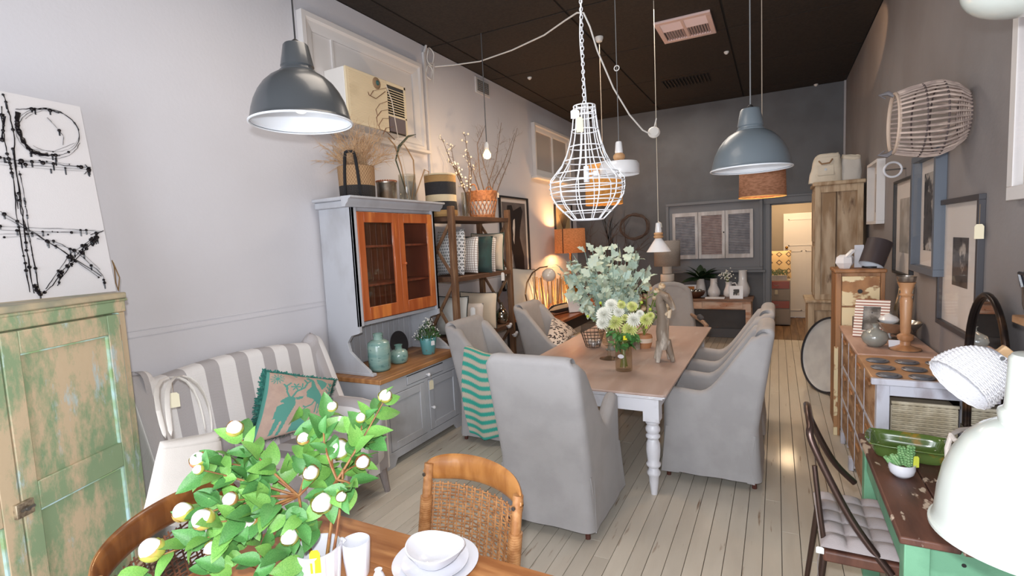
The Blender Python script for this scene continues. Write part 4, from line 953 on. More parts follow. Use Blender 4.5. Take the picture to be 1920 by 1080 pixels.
def potted(x, y, s, label, name='flowering_pot_plant', nfl=60, nlv=230):
    t = thing(name, label, 'plant', (x, y, CT))
    p = MB().lathe([(.001, 0), (.042*s, 0), (.046*s, .006), (.062*s, .115*s), (.060*s, .12*s), (.056*s, .115*s), (.04*s, .02), (.001, .02)], (0, 0, 0), 24).build('pot', tealpot, t, ang=60)
    mb = MB(); fm = MB(); rr = random.Random(int(x*100+y*37))
    for k in range(nlv):
        a = rr.uniform(0, 2*pi); rad = rr.random()**.6*.085*s; h = .11*s+.12*s*(1-(rad/.085/s)**2)*rr.uniform(.5, 1.1); p = Vector((rad*cos(a), rad*sin(a), h)); q = Vector((rad*.3*cos(a), rad*.3*sin(a), .1*s))
        d = (p-q).normalized(); L = rr.uniform(.02, .035)*s; sd = d.cross(Vector((rr.random(), rr.random(), .3))).normalized()*.006*s
        mb.add([p-d*L*.4, p+sd, p+d*L*.7, p-sd], [(0, 1, 2, 3)])
        if k % 5 == 0: mb.tube([q, q.lerp(p, .5)+Vector((0, 0, .01)), p], .0015, 4)
        if k % (nlv//nfl) == 0: fm.ball(p+d*L*.8+Vector((0, 0, .006)), .0042*s, 6)
    stuff(mb.build('foliage', leafS, t, smooth=False)); stuff(fm.build('blossom', wht, t))
    return t
t = potted(-3.07, 4.02, 1.38, 'small white flowering plant in teal pot on dresser counter')
price_tag(t, (-2.99, 3.99, CT+.14), .04, .045, .0, yaw_=1.2, col=(235, 235, 235))
potted(-3.17, 4.16, .85, 'second smaller teal pot plant half hidden behind the first', nfl=8, nlv=80)
# ================================================ ON TOP OF THE DRESSER AND SHELF
twig = M('dried_grass', (206, 172, 134), .8, alt=(184, 148, 112), sc=20)
twigd = M('dark_twig', (118, 98, 84), .8)
def branches(mb, base, n, spread, L, r, rr, fork=3, lean=(0, 0, 0), depth=2, curve=.15):
    def grow(p, d, L, r, dep):
        pts = [p]; q = p
        for i in range(4):
            d = (d+Vector((rr.gauss(0, curve), rr.gauss(0, curve), rr.gauss(0, curve)+.03))).normalized(); q = q+d*L/4; pts.append(q)
        mb.tube(pts, [r*(1-.15*i) for i in range(5)], 4)
        if dep > 0:
            for k in range(fork):
                i = rr.randrange(1, 5); d2 = (d+Vector((rr.gauss(0, .45), rr.gauss(0, .45), rr.gauss(0, .35)))).normalized(); grow(pts[i], d2, L*rr.uniform(.4, .7), r*.6, dep-1)
    for k in range(n):
        d = Vector((rr.gauss(0, spread), rr.gauss(0, spread), 1))+Vector(lean); grow(Vector(base)+Vector((rr.uniform(-.04, .04), rr.uniform(-.04, .04), 0)), d.normalized(), L*rr.uniform(.7, 1.1), r, depth)
DT = 2.285
seag = PAT('seagrass_weave', (176, 142, 104), (136, 104, 74), weavef(260, 120), .9, .8)
blk = PAT('black_seagrass_weave', (30, 28, 30), (120, 108, 96), lambda nt, x, y, z: mathn(nt, 'GREATER_THAN', weavef(260, 160)(nt, x, y, z), .86), .9, .8)
bk = thing('two_tone_basket', 'tan basket with black base and long black handles on dresser top', 'basket', (-3.24, 3.38, DT))
bk.scale = (1.1, 1.1, 1.1)
MB().lathe([(.001, 0), (.13, 0), (.136, .01), (.138, .10)], (0, 0, 0), 36).build('black_base', blk, bk, ang=60)
MB().lathe([(.138, .10), (.142, .25), (.136, .253), (.132, .10), (.12, .02)], (0, 0, 0), 36).build('tan_body', seag, bk, ang=60)
for s in (-1, 1):
    ps = []
    for i in range(13):
        u = -1+2*i/12; a = radians(-62)+u*.42 if s < 0 else radians(118)+u*.42
        h = .02+min(1, (1-abs(u))*2.6)**.7*.31 if abs(u) > .55 else .33+.02*(1-u*u)
        R_ = .145+(.0 if abs(u) > .6 else 0)
        ps.append((R_*cos(a), R_*sin(a), h))
    MB().tube(ps, .012, 8).build('handle', M('black_rope', (28, 27, 30), .9, bump=.5, bsc=120), bk)
price_tag(bk, (-3.12, 3.29, DT+.19), .035, .035, .0, yaw_=1.2, col=(240, 240, 240))
mb = MB(); rr = random.Random(5); branches(mb, (-3.24, 3.40, DT+.22), 52, .60, .27, .0042, rr, 5, (0.14, -.08, 0), 2)
for i in range(len(mb.v)): mb.v[i].x = max(mb.v[i].x, XL+.02)
put(mb.build('dried_branches', twig), 'bushy tan dried branches standing in two tone basket', 'dried plant')
tinm = M('aged_silver', (188, 182, 172), .28, .9, alt=(150, 130, 110), sc=8, bump=.1)
tn = thing('silver_tin', 'round aged silver tin with beaded rim on dresser top', 'tin', (-3.17, 3.68, DT))
tn.scale = (1.12, 1.12, 1.12)
MB().lathe([(.001, 0), (.078, 0), (.08, .004), (.08, .13), (.083, .133), (.083, .145), (.077, .146), (.074, .01), (.001, .008)], (0, 0, 0), 32).build('body', tinm, tn, ang=50)
mb = MB()
for k in range(26):
    a = 2*pi*k/26; mb.ball((.078*cos(a), .078*sin(a), .152), .009, 8)
stuff(mb.build('beaded_rim', M('copper_beads', (196, 130, 100), .35, .7), tn))
def gvase(name, label, r, h, loc, m=glass, th=.004, flare=0, cat='vase'):
    return put(MB().lathe([(.001, 0), (r*.9, 0), (r, .008), (r, h*.6), (r+flare, h), (r+flare-th, h), (r-th, h*.6), (r-th, .018), (.001, .014)], (0, 0, 0), 28).build(name, m, loc=loc, ang=50), label, cat)
gvase('glass_cylinder_vase', 'tall clear glass cylinder vase on dresser top holding feathers', .082, .26, (-3.17, 3.98, DT))
fth = thing('peacock_feathers', 'curled dried feathers and peacock plume in glass cylinder vase', 'feather', (-3.17, 3.98, DT+.03))
fm_ = M('feather_brown', (128, 94, 70), .7); fg = M('feather_dark', (52, 66, 52), .6)
def pl3(pts): return [P(a, b, X=c_) for a, b, c_ in pts]
MB().tube(pl3([(770, 375, -3.17), (760, 320, -3.15), (745, 250, -3.12), (735, 190, -3.10), (724, 160, -3.1)]), .004, 5).build('plume_stem', M('feather_stem', (214, 200, 184), .6), fth, world=True)
e = P(706, 156, X=-3.1)
o = MB().ball(e, .05, 16, (.25, 1, 1.0)).build('plume_eye', M('plume_brown', (140, 112, 84), .7), fth, world=True)
MB().ball(e+Vector((.013, 0, 0)), .022, 12, (.3, 1, 1)).build('plume_eye_centre', M('plume_teal', (40, 84, 82), .4), o, world=True)
mb = MB()
for pts in ([(722, 172), (705, 185), (692, 178), (690, 172)], [(726, 190), (712, 195), (705, 205), (708, 218)], [(730, 205), (715, 208), (706, 220), (708, 235)], [(732, 222), (718, 222), (710, 235), (714, 245)], [(736, 238), (724, 240), (718, 252)], [(724, 165), (700, 170), (694, 180)], [(740, 262), (726, 248), (712, 242)]):
    mb.tube([P(a, b, X=-3.1+rr.uniform(-.02, .02)) for a, b in pts], [.009, .007, .006, .003][:len(pts)], 6, flat=.3)
mb.build('plume_barbs', fm_, fth, world=True)
MB().tube(pl3([(765, 372, -3.17), (752, 330, -3.16), (742, 300, -3.14), (748, 275, -3.12), (765, 256, -3.1), (780, 252, -3.08)]), [.006, .008, .012, .018, .012, .003], 8, flat=.3).build('curled_feather', fg, fth, world=True)
for pts in ([(772, 375, -3.17), (777, 330, -3.14), (775, 300, -3.12), (764, 280, -3.1), (757, 270, -3.1)], [(778, 370, -3.16), (790, 335, -3.12), (796, 318, -3.1), (804, 322, -3.08), (803, 330, -3.08)], [(764, 372, -3.17), (752, 310, -3.15), (740, 272, -3.14), (728, 258, -3.13)]):
    MB().tube(pl3(pts), [.004, .006, .007, .006, .003][:len(pts)], 6).build('curled_feather', M('feather_tan', (170, 134, 96), .7), fth, world=True)
# on the shelf top
ST = 2.15
bands = PAT('banded_seagrass', (0, 0, 0), (0, 0, 0), weavef(300, 300), .9, .8)
_nt = bands.node_tree; _b = _nt.nodes['Principled BSDF']; _tc = _nt.nodes.new('ShaderNodeTexCoord'); _sp = _nt.nodes.new('ShaderNodeSeparateXYZ'); _nt.links.new(_tc.outputs['UV'], _sp.inputs[0])
_rp = _nt.nodes.new('ShaderNodeValToRGB'); _rp.color_ramp.interpolation = 'CONSTANT'; cols = [(176, 138, 88), (46, 44, 46), (222, 204, 170), (46, 44, 46), (168, 132, 84), (226, 208, 178)]
while len(_rp.color_ramp.elements) < 6: _rp.color_ramp.elements.new(.5)
for k_, e_ in enumerate(_rp.color_ramp.elements): e_.position = [0, .27, .43, .58, .73, .87][k_]; e_.color = lin(cols[k_])
_nt.links.new(_sp.outputs[1], _rp.inputs[0]); _nt.links.new(_rp.outputs[0], _b.inputs['Base Color'])
sb = thing('banded_basket', 'tall basket in cream, tan and black bands tilting on shelf top', 'basket', (-3.17, 4.53, ST))
sb.scale = (1.1, 1.1, 1.18)
MB().lathe([(.145, .0), (.155, .02), (.15, .12), (.148, .2), (.152, .36), (.150, .372)], (0, 0, 0), 40).build('body', bands, sb, ang=60)
MB().lathe([(.001, 0), (.145, 0)], (0, 0, 0), 40).build('base', seag, sb)
MB().lathe([(.14, .365), (.14, .03)], (0, 0, 0), 32).build('lining', seag, sb)
MB().tube([(.147*cos(2*pi*k/32), .147*sin(2*pi*k/32), .372) for k in range(32)], .007, 6, closed=True).build('rim', M('cream_rope', (222, 204, 170), .9), sb)
gvase('slim_glass_vase', 'slim tall glass vase holding cotton stems on shelf top', .038, .29, (-3.16, 4.98, ST))
ct = thing('cotton_stems', 'dark cotton stems with white bolls in slim glass vase', 'dried flowers', (-3.16, 4.98, ST+.03))
mb = MB(); bm_ = MB(); rr = random.Random(9)
for pts in ([(878, 400), (874, 365), (858, 330), (842, 295), (830, 262)], [(878, 400), (872, 360), (860, 325), (850, 300), (846, 275)], [(879, 400), (878, 360), (880, 320), (876, 285), (872, 255)], [(880, 400), (882, 355), (884, 320), (878, 285)], [(878, 400), (870, 350), (856, 318), (840, 300)]):
    w = [P(a, b, X=-3.16+.02*i*rr.uniform(-1, 1)) for i, (a, b) in enumerate(pts)]
    mb.tube(w, [.006, .006, .005, .004, .002][:len(w)], 5)
    for i in range(1, len(w)-1):
        for k in range(7):
            p = w[i].lerp(w[i+1], rr.random()); q = p+Vector((rr.uniform(-.03, .03), rr.uniform(-.06, .06), rr.uniform(.0, .05))); mb.tube([p, q], .002, 4)
            if rr.random() < .75: bm_.ball(q, rr.uniform(.009, .014), 8)
mb.build('stems', M('dark_stem', (84, 66, 54), .7), ct, world=True); stuff(bm_.build('cotton_boll', M('cotton', (236, 226, 208), .95), ct, world=True))
wick = M('wicker_orange', (196, 136, 92), .6, alt=(160, 104, 66), sc=30, bump=.4, bsc=150)
wb = thing('lattice_wicker_basket', 'orange brown wicker basket with open lattice sides on shelf top', 'basket', (-3.17, 5.38, ST))
mb = MB(); R0, R1, Hh = .145, .185, .33
for k in range(22):
    a = 2*pi*k/22
    for s in (-1, 1): mb.tube([((R0+(R1-R0)*j/6)*cos(a+s*.5*j/6), (R0+(R1-R0)*j/6)*sin(a+s*.5*j/6), .02+(.20)*j/6) for j in range(7)], .0048, 5)
stuff(mb.build('lattice', wick, wb))
for z0, n in ((.005, 4), (.215, 11)):
    mb = MB()
    for j in range(n):
        z = z0+j*.0105; r = R0+(R1-R0)*min(1, z/Hh*1.1); mb.tube([(r*cos(2*pi*k/36), r*sin(2*pi*k/36), z+.003*(-1)**k) for k in range(36)], .006, 5, closed=True)
    mb.build('woven_band', wick, wb)
for s in (-1, 1): MB().tube([(s*.03*cos(pi*i/8)*1.8, .185*1+(.0), .31+.09*sin(pi*i/8)) for i in range(9)] if s > 0 else [(-.0+.054*cos(pi*i/8), -.185, .31+.09*sin(pi*i/8)) for i in range(9)], .008, 6).build('handle', wick, wb)
price_tag(wb, (-3.02, 5.52, ST+.32), .03, .06, .01, yaw_=1.2, col=(236, 220, 196))
MB().lathe([(.001, .008), (R0-.006, .008), (R0+.02, .2)], (0, 0, 0), 28).build('liner', M('white_liner', (200, 196, 192), .8), wb)
mb = MB(); rr = random.Random(12); 
for pts in ([(925, 400), (920, 350), (908, 310), (900, 280)], [(915, 400), (925, 345), (945, 305), (965, 250)], [(918, 400), (935, 350), (955, 300), (970, 240)], [(912, 400), (895, 345), (885, 315)], [(922, 400), (915, 345), (930, 300), (940, 230)], [(920, 400), (900, 330), (895, 270), (910, 235)]):
    w = [P(a, b, X=-3.17) for a, b in pts]; mb.tube(w, [.009, .007, .005, .003][:len(w)], 5)
    for k in range(12):
        i = rr.randrange(1, len(w)-1); p = w[i].lerp(w[i+1], rr.random()) if i < len(w)-1 else w[i]
        branches(mb, p, 1, .5, .13, .0018, rr, 3, (0, .35, .3), 1, .25)
put(mb.build('bare_twigs', twigd), 'bare brown twigs rising from lattice wicker basket', 'dried plant')
# cushions on the shelf (upper)
SZ = 1.512
def shelf_pillow(name, label, y, x, w, h, t, m, lean=.12, yawd=0, mask=None, piping=None, z=SZ, roll=0, n=14, group=None):
    """faces mostly +Y towards -Y camera side; width runs along X"""
    a = radians(yawd); ex = Vector((cos(a), sin(a), 0)); up_ = Vector((0, lean, 1)).normalized(); up_ = (up_*cos(roll)+ex*sin(roll)).normalized(); ex = (ex-up_*ex.dot(up_)).normalized()
    b = Vector((x, y, z+.006)); 
    return pillow(name, label, [b-ex*w/2+up_*h, b+ex*w/2+up_*h, b+ex*w/2, b-ex*w/2], t, m, mask, n, piping)
dotp = PAT('arrow_print', (226, 226, 226), (34, 44, 46), lambda nt, x, y, z: mathn(nt, 'MULTIPLY', dotf(.034, .30)(nt, x, y, z), mathn(nt, 'SUBTRACT', 1, dotf(.034, .13)(nt, x, y, z))), .9, 0)
grid1 = PAT('grid_check', (232, 228, 224), (140, 122, 112), checkf(0, 1, .026, .2), .9)
velv = M('green_velvet', (24, 62, 58), .7, alt=(14, 44, 42), sc=8, sheen=.6); sand = M('sand_linen', (216, 200, 178), .95, bump=.3, bsc=300); dkp = M('dark_piping', (34, 40, 38), .8)
floralm = M('green_floral', (190, 190, 170), .9, alt=(70, 120, 100), sc=22, fac=(.5, .58), alt2=(150, 110, 90), sc2=30, fac2=(.64, .68))
shelf_pillow('arrow_print_cushion', 'white cushion with small dark arrowheads at left of upper shelf', 4.66, -3.19, .42, .50, .20, dotp, .1, -12)
shelf_pillow('checked_cushion', 'white cushion with fine grey check beside dark green one', 4.90, -3.17, .42, .42, .15, grid1, .12, -8)
shelf_pillow('velvet_cushion', 'dark green velvet cushion between the two checked cushions', 5.04, -3.13, .44, .43, .10, velv, .14, 22)
shelf_pillow('checked_cushion', 'checked cushion at right of dark green velvet cushion', 5.18, -3.15, .42, .42, .12, grid1, .14, 25)
c_ = shelf_pillow('sand_cushion', 'sand cushion with green floral back and dark piping, upper shelf', 5.42, -3.17, .42, .46, .17, [sand], .12, 14, piping=M('green_piping', (30, 74, 66), .8))
price_tag(c_, (-2.93, 5.38, SZ+.02), .04, .10, .04, yaw_=.2, col=(232, 226, 220))
LZ = .842
shelf_pillow('sand_cushion', 'large pale cushion with dark piping at left of lower shelf', 4.60, -3.19, .46, .44, .16, M('pale_linen', (200, 198, 192), .95, bump=.3, bsc=300), .15, -8, piping=dkp, z=LZ)
c_ = shelf_pillow('sand_cushion', 'small stone cushion with white label in middle of lower shelf', 4.83, -3.10, .34, .34, .12, M('stone_linen', (206, 194, 184), .95), .12, 10, z=LZ)
price_tag(c_, (-2.98, 4.74, LZ+.31), .06, .12, .0, yaw_=.1, col=(232, 230, 228))
shelf_pillow('sand_cushion', 'beige cushion with green back edge at right of lower shelf', 5.12, -3.16, .46, .43, .14, [sand], .14, 18, piping=dkp, z=LZ)
gvase('green_glass_bottle', 'green glass jar at right end of lower shelf', .065, .26, (-3.2, 5.38, LZ), M('green_glass', (150, 190, 170), .05, trans=.9), cat='bottle')
o = vase('silver_glass_bottle', 'shiny mirrored glass bottle beside the green jar on lower shelf', [(.001, 0), (.05, 0), (.08, .04), (.085, .10), (.06, .16), (.02, .2), (.018, .26), (.022, .27), (.001, .27)], (-3.05, 5.52, LZ), M('mirror_glass', (190, 190, 184), .05, 1), 'bottle')
bd_ = thing('white_hanging_birds', 'string of small white ceramic birds hanging at right shelf post', 'ornament', P(965, 625, X=-2.9))
for k, (a, b, s) in enumerate(((955, 612, .04), (966, 628, .045))):
    p = P(a, b, X=-2.9); MB().ball(p, s, 12, (.6, 1, .6)).ball(p+Vector((0, s, .02)), s*.5, 10).tube([p+Vector((0, -s*.6, 0)), p+Vector((0, -s*1.8, .02))], [s*.35, .004], 6).build('bird', china, bd_, world=True)
MB().tube([P(952, 560, X=-2.93), P(956, 600, X=-2.9), P(966, 625, X=-2.9)], .002, 4).build('cord', dark, bd_, world=True)
# ================================================ PICTURES ON THE LEFT WALL
mat_w = M('mount_board', (214, 206, 200), .8); blackf = M('black_frame', (30, 29, 31), .4)
pic_grey = M('photo_grey', (120, 112, 110), .5, alt=(96, 88, 86), sc=3); pic_dark = M('photo_dark', (34, 30, 30), .5)
def framed(name, label, cs, fw, depth, fm, mount=.05, art=None, artfn=None, glaze=False):
    """cs: TL,TR,BR,BL world corners of the outer frame front"""
    TL, TR, BR, BL = [Vector(c) for c in cs]; ex = (TR-TL).normalized(); ez = (TL-BL).normalized(); w = (TR-TL).length; h = (TL-BL).length; nr = ex.cross(ez).normalized()
    if nr.dot(CAM-TL) < 0: nr = -nr
    t = thing(name, label, 'picture', (BL+BR)/2)
    def q(u, v_, o): return BL+ex*u+ez*v_+nr*o
    def slab(u0, v0, u1, v1, o0, o1):
        mb = MB(); vs = [q(u, v_, o) for o in (o0, o1) for u, v_ in ((u0, v0), (u1, v0), (u1, v1), (u0, v1))]
        mb.add(vs, [(0, 1, 2, 3), (7, 6, 5, 4)]+[(i, (i+1) % 4, (i+1) % 4+4, i+4) for i in range(4)]); return mb
    f = MB()
    for a in ((0, 0, w, fw), (0, h-fw, w, h), (0, fw, fw, h-fw), (w-fw, fw, w, h-fw)): m_ = slab(*a, -depth, 0); o = len(f.v); f.v += m_.v; f.uv += m_.uv; f.mi += m_.mi; f.f += [tuple(o+i for i in k) for k in m_.f]
    f.build('frame', fm, t, world=True, bevel=.002)
    slab(fw, fw, w-fw, h-fw, -depth, -depth+.004).build('mount', mat_w, t, world=True)
    if art: slab(fw+mount, fw+mount*1.2, w-fw-mount, h-fw-mount, -depth+.004, -depth+.006).build('photograph', art, t, world=True)
    if artfn: artfn(t, lambda u, v_, o=.008: q(fw+mount+(w-2*fw-2*mount)*u, fw+mount*1.2+(h-2*fw-2.2*mount)*v_, -depth+o))
    if glaze: slab(fw, fw, w-fw, h-fw, -.006, -.004).build('glass', pane_m, t, world=True)
    return t
def polyart(t, q, pts, m, name, o=.008):
    mb = MB(); n = len(pts); vs = [q(u, v_, o) for u, v_ in pts]+[q(u, v_, o-.0015) for u, v_ in pts]
    mb.add(vs, [tuple(range(n))]+[(i, i+n, (i+1) % n+n, (i+1) % n) for i in range(n)]); return mb.build(name, m, t, world=True, smooth=False)
def torso(t, q):
    polyart(t, q, [(.22, .96), (.40, .97), (.46, .90), (.80, .96), (.88, .9), (.80, .78), (.72, .66), (.70, .56), (.78, .44), (.86, .32), (.86, .16), (.82, .02), (.44, .02), (.46, .16), (.40, .28), (.36, .38), (.28, .48), (.20, .60), (.16, .72), (.18, .84)], pic_dark, 'dark_figure')
    polyart(t, q, [(.42, .60), (.40, .68), (.44, .78), (.50, .80), (.50, .70), (.46, .56), (.44, .48), (.40, .54)], mat_w, 'light_patch', .011)
    polyart(t, q, [(.22, .16), (.3, .3), (.36, .36), (.34, .26), (.36, .2), (.26, .12)], M('pale_hand', (200, 192, 186), .8), 'pale_patch', .011)
X0 = XL+.035
framed('torso_photograph', 'framed monochrome photograph of a dark torso behind shelf unit', [(X0, 6.39, 2.52), (X0, 7.32, 2.52), (X0, 7.32, 1.15), (X0, 6.39, 1.15)], .025, .03, blackf, .06, pic_grey, torso)
def botan(t, q):
    mb = MB()
    for k in range(7): mb.tube([q(.5, .1, .01), q(.5+.06*(k-3), .5, .01), q(.5+.11*(k-3), .85-.03*abs(k-3), .01)], .006, 4)
    mb.build('stems', M('art_brown', (100, 80, 60), .8), t, world=True)
framed('botanical_print', 'small framed plant print above the orange drum lamp', [(X0, 8.42, 2.52), (X0, 9.28, 2.52), (X0, 9.28, 1.8), (X0, 8.42, 1.8)], .03, .03, blackf, .07, M('print_tan', (190, 165, 120), .7), botan)
# ================================================ DINING TABLE THINGS
T_ = .77
# glass jar with dahlias
smoke = clear('smoky_glass', (246, 242, 234), .07, .6)
jx, jy = -1.10, 4.0
gvase('glass_jar_vase', 'clear glass jar with oval label holding the dahlia bunch', .068, .25, (jx, jy, T_), smoke, .003)
dh = thing('dahlia_bouquet', 'bunch of white and lime dahlias in glass jar near table front', 'flowers', (jx, jy, T_+.03)); gst = M('green_stem', (124, 140, 60), .5); dwh = M('dahlia_white', (246, 246, 236), .6); dli = M('dahlia_lime', (214, 222, 130), .6, alt=(232, 232, 170), sc=30); budm = M('dahlia_bud', (176, 196, 70), .5)
rr = random.Random(4); mb = MB(); Jb = Vector((jx, jy, T_+.2))
heads = [(1133, 590, .062, dwh), (1146, 572, .05, dwh), (1153, 605, .06, dli), (1188, 600, .058, dwh), (1180, 618, .058, dli), (1211, 600, .05, dli), (1130, 606, .05, dwh), (1165, 572, .035, dli), (1185, 575, .042, dli), (1200, 588, .03, dwh), (1160, 585, .045, dwh), (1143, 603, .04, dwh), (1172, 596, .03, dli), (1220, 592, .03, dli)]
def dahlia(c, r, m, d):
    z = d.normalized(); x = z.cross(Vector((.1, 1, .2))).normalized(); y = z.cross(x); Rm = Matrix((x, y, z)).transposed().to_4x4(); Rm.translation = c
    q = MB(); q.T = Rm
    for ring in range(7):
        n = 18-ring; el = radians(2+ring*13); L = r*(1-.07*ring)
        for k in range(n):
            a = 2*pi*(k+.5*(ring % 2))/n; o_ = Vector((cos(a), sin(a), 0)); tv = Vector((-sin(a), cos(a), 0)); dd = o_*cos(el)+Vector((0, 0, sin(el)))
            w = r*.12; tip = dd*L; midp = dd*L*.6; nn = tv.cross(dd)
            q.add([dd*r*.15, midp+tv*w-nn*w*.3, tip, midp-tv*w-nn*w*.3, midp+nn*w*.4], [(0, 1, 4), (1, 2, 4), (2, 3, 4), (3, 0, 4)])
    return q
for (x, y, r, m) in heads:
    c = near(x, y, Jb+Vector((0, -.02, .14))); d = (c-Jb).normalized()*.5+(CAM-c).normalized()
    mb.tube([Jb+Vector((rr.uniform(-.03, .03), rr.uniform(-.03, .03), -.17)), Jb, c-d.normalized()*r*.3], .0035, 5)
    dahlia(c, r*1.22, m, d).build('dahlia_head', m, dh, world=True, smooth=False)
for (x, y) in ((1102, 593), (1126, 568), (1162, 565), (1166, 595), (1203, 567), (1219, 580), (1212, 614)):
    c = near(x, y, Jb+Vector((.0, .02, .14))); mb.tube([Jb, Jb.lerp(c, .5)+Vector((0, 0, .02)), c], .0025, 5); MB().ball(c, .013, 10).build('bud', budm, dh, world=True)
mb.build('stems', gst, dh, world=True)
dinv = wm(dh).inverted()
for k in range(60):
    p = Jb+Vector((rr.uniform(-.10, .10), rr.uniform(-.08, .06), rr.uniform(-.02, .12))); d = Vector((rr.uniform(-1, 1), rr.uniform(-1, .6), rr.uniform(-.7, .5))); inst('leaf', pleaves[1+2*(k % 2)], dh, dinv @ orient(p, d, rr.uniform(-.5, .5), rr.uniform(.05, .09)))
o = MB().lathe([(.001, 0), (.02, 0), (.021, .0015), (.001, .0025)], (0, 0, 0), 20, 1.2, .8).build('label', china, bpy.data.objects['glass_jar_vase']); o.rotation_euler = (radians(90), 0, 0); o.location = (-.003, -.069, .13)
price_tag(dh, (jx+.035, jy-.07, T_+.30), .03, .035, 0, yaw_=.3, col=(232, 220, 40))
# goblet
gb = thing('glass_compote', 'large tilted clear glass compote bowl on footed stem', 'glass', (-1.33, 4.36, T_))
MB().lathe([(.001, 0), (.085, 0), (.087, .004), (.03, .014), (.014, .03), (.02, .045), (.014, .06), (.022, .075), (.012, .09), (.02, .105), (.03, .12), (.001, .12)], (0, 0, 0), 28).build('foot', smoke, gb, ang=60)
o = MB().lathe([(.001, 0), (.03, .0), (.05, .03), (.062, .12), (.072, .25), (.069, .25), (.058, .12), (.045, .034), (.001, .01)], (0, 0, 0), 28, 1.1, 1.1).build('bowl', smoke, gb, ang=60); o.location = (0, 0, .12); o.rotation_euler = (0, -.16, 0)
# dusty miller in footed pale vase
silv = [M('dusty_leaf', (200, 216, 202), .75, alt=(216, 224, 196), sc=20, bump=.15, bsc=60, rnd=.1), M('dusty_leaf_blue', (176, 202, 192), .75, alt=(196, 212, 196), sc=20, rnd=.1)]
def lob(s): return (.36*sin(pi*min(1, s**.75))**.7)*(1+.28*sin(s*19))*(1.05-.3*s)+.004
sl = [leaf_mesh('lobed_leaf_%d' % i, silv[i % 2], 1.0, lob, f_, c_, rows=12, wavy=.015) for i, (f_, c_) in enumerate([(.2, .2), (.3, -.1), (.15, .4), (.3, .25)])]
dm = thing('silver_foliage', 'large bunch of pale silver green lobed leaves in middle of table', 'plant', (-1.45, 4.72, T_+.05))
vz = thing('pale_pedestal_vase', 'slim pale vase holding the big silver foliage bunch', 'vase', (-1.42, 4.72, T_))
MB().lathe([(.001, 0), (.05, 0), (.055, .008), (.03, .02), (.026, .06), (.04, .10), (.045, .25), (.055, .30), (.05, .30), (.04, .25), (.001, .24)], (0, 0, 0), 24).build('body', M('pale_glass', (190, 206, 204), .15, trans=.5), vz, ang=60)
Mb = Vector((-1.42, 4.72, T_+.25)); minv = wm(dm).inverted(); mb = MB(); rr = random.Random(8); cnt = 0
tips = []
for k in range(44):
    a = rr.uniform(0, 2*pi); x = 1132+rr.uniform(-86, 86); y = 522+rr.uniform(-66, 66)
    if ((x-1132)/92)**2+((y-520)/70)**2 > 1: x = 1132+(x-1132)*.75; y = 522+(y-522)*.75
    tips.append((x, y, rr.uniform(-.22, .22)))
tips += [(1048, 515, 0), (1062, 490, 0), (1075, 478, .05), (1128, 460, .05), (1150, 468, -.05), (1178, 470, 0), (1200, 480, 0), (1210, 505, 0), (1208, 535, 0), (1195, 555, .0), (1085, 560, -.1), (1060, 545, 0), (1110, 465, 0), (1215, 520, .1)]
for (x, y, o_) in tips:
    c = near(x, y, Mb+Vector((0, 0, .40))); c = c+(c-CAM).normalized()*o_
    pts = tow(mb, Mb+Vector((rr.uniform(-.03, .03), rr.uniform(-.03, .03), -.1)), c, .005, .0025, (rr.uniform(-.03, .03), rr.uniform(-.03, .03), .02))
    for j in range(5):
        if cnt >= 298: break
        f_ = .45+.55*(j+rr.random())/5; q = min(.99, f_)*(len(pts)-1); p = pts[int(q)].lerp(pts[int(q)+1], q-int(q)); d = (c-Mb).normalized()*.5+Vector((rr.gauss(0, 1), rr.gauss(0, 1), rr.gauss(.1, .7))).normalized()
        inst('leaf', sl[rr.randrange(4)], dm, minv @ orient(p, d, rr.uniform(-.8, .8), rr.uniform(.085, .135), (CAM-p).normalized()*.8+Vector((0, 0, 1)))); cnt += 1
mb.build('stems', M('silver_stem', (150, 174, 160), .8), dm, world=True)
# white roses behind
ro = thing('cream_rose_bunch', 'cream roses with dark leaves standing behind the horse figure', 'flowers', (-1.13, 4.9, T_+.05))
rv = vase('clay_striped_pot', 'terracotta pot with pale stripes behind the horse figure', [(.001, 0), (.06, 0), (.075, .05), (.08, .1), (.07, .13), (.065, .13), (.06, .1), (.001, .08)], (-1.14, 4.9, T_), PAT('clay_stripes', (190, 136, 96), (226, 212, 196), stripef(1, .3, .4), .6), 'pot')
Rb = Vector((-1.14, 4.9, T_+.12)); mb = MB(); rinv = wm(ro).inverted(); rr = random.Random(3)
rosem = M('cream_rose', (244, 228, 200), .6, alt=(232, 200, 160), sc=20)
for (x, y, r) in ((1183, 556, .042), (1215, 540, .034), (1230, 545, .03), (1240, 536, .034), (1228, 556, .034), (1190, 575, .03), (1205, 578, .03), (1250, 580, .034), (1254, 572, .03), (1198, 560, .03)):
    c = near(x, y, Rb+Vector((0, 0, .2))); mb.tube([Rb, Rb.lerp(c, .5)+Vector((0, 0, .03)), c], .003, 5)
    q = MB(); z = ((c-Rb).normalized()+(CAM-c).normalized()*.6).normalized(); x_ = z.cross(Vector((0, 1, .2))).normalized(); Rm = Matrix((x_, z.cross(x_), z)).transposed().to_4x4(); Rm.translation = c; q.T = Rm
    for L in range(3): q.lathe([(max(.001, r*(1-.25*L)*sin(pi*k/14)), -r*cos(pi*k/14)+.1*r*L) for k in range(1, 11-L)], (0, 0, 0), 14, 1, 1, .5)
    q.build('rose_head', rosem, ro, world=True, ang=60)
mb.build('stems', gst, ro, world=True)
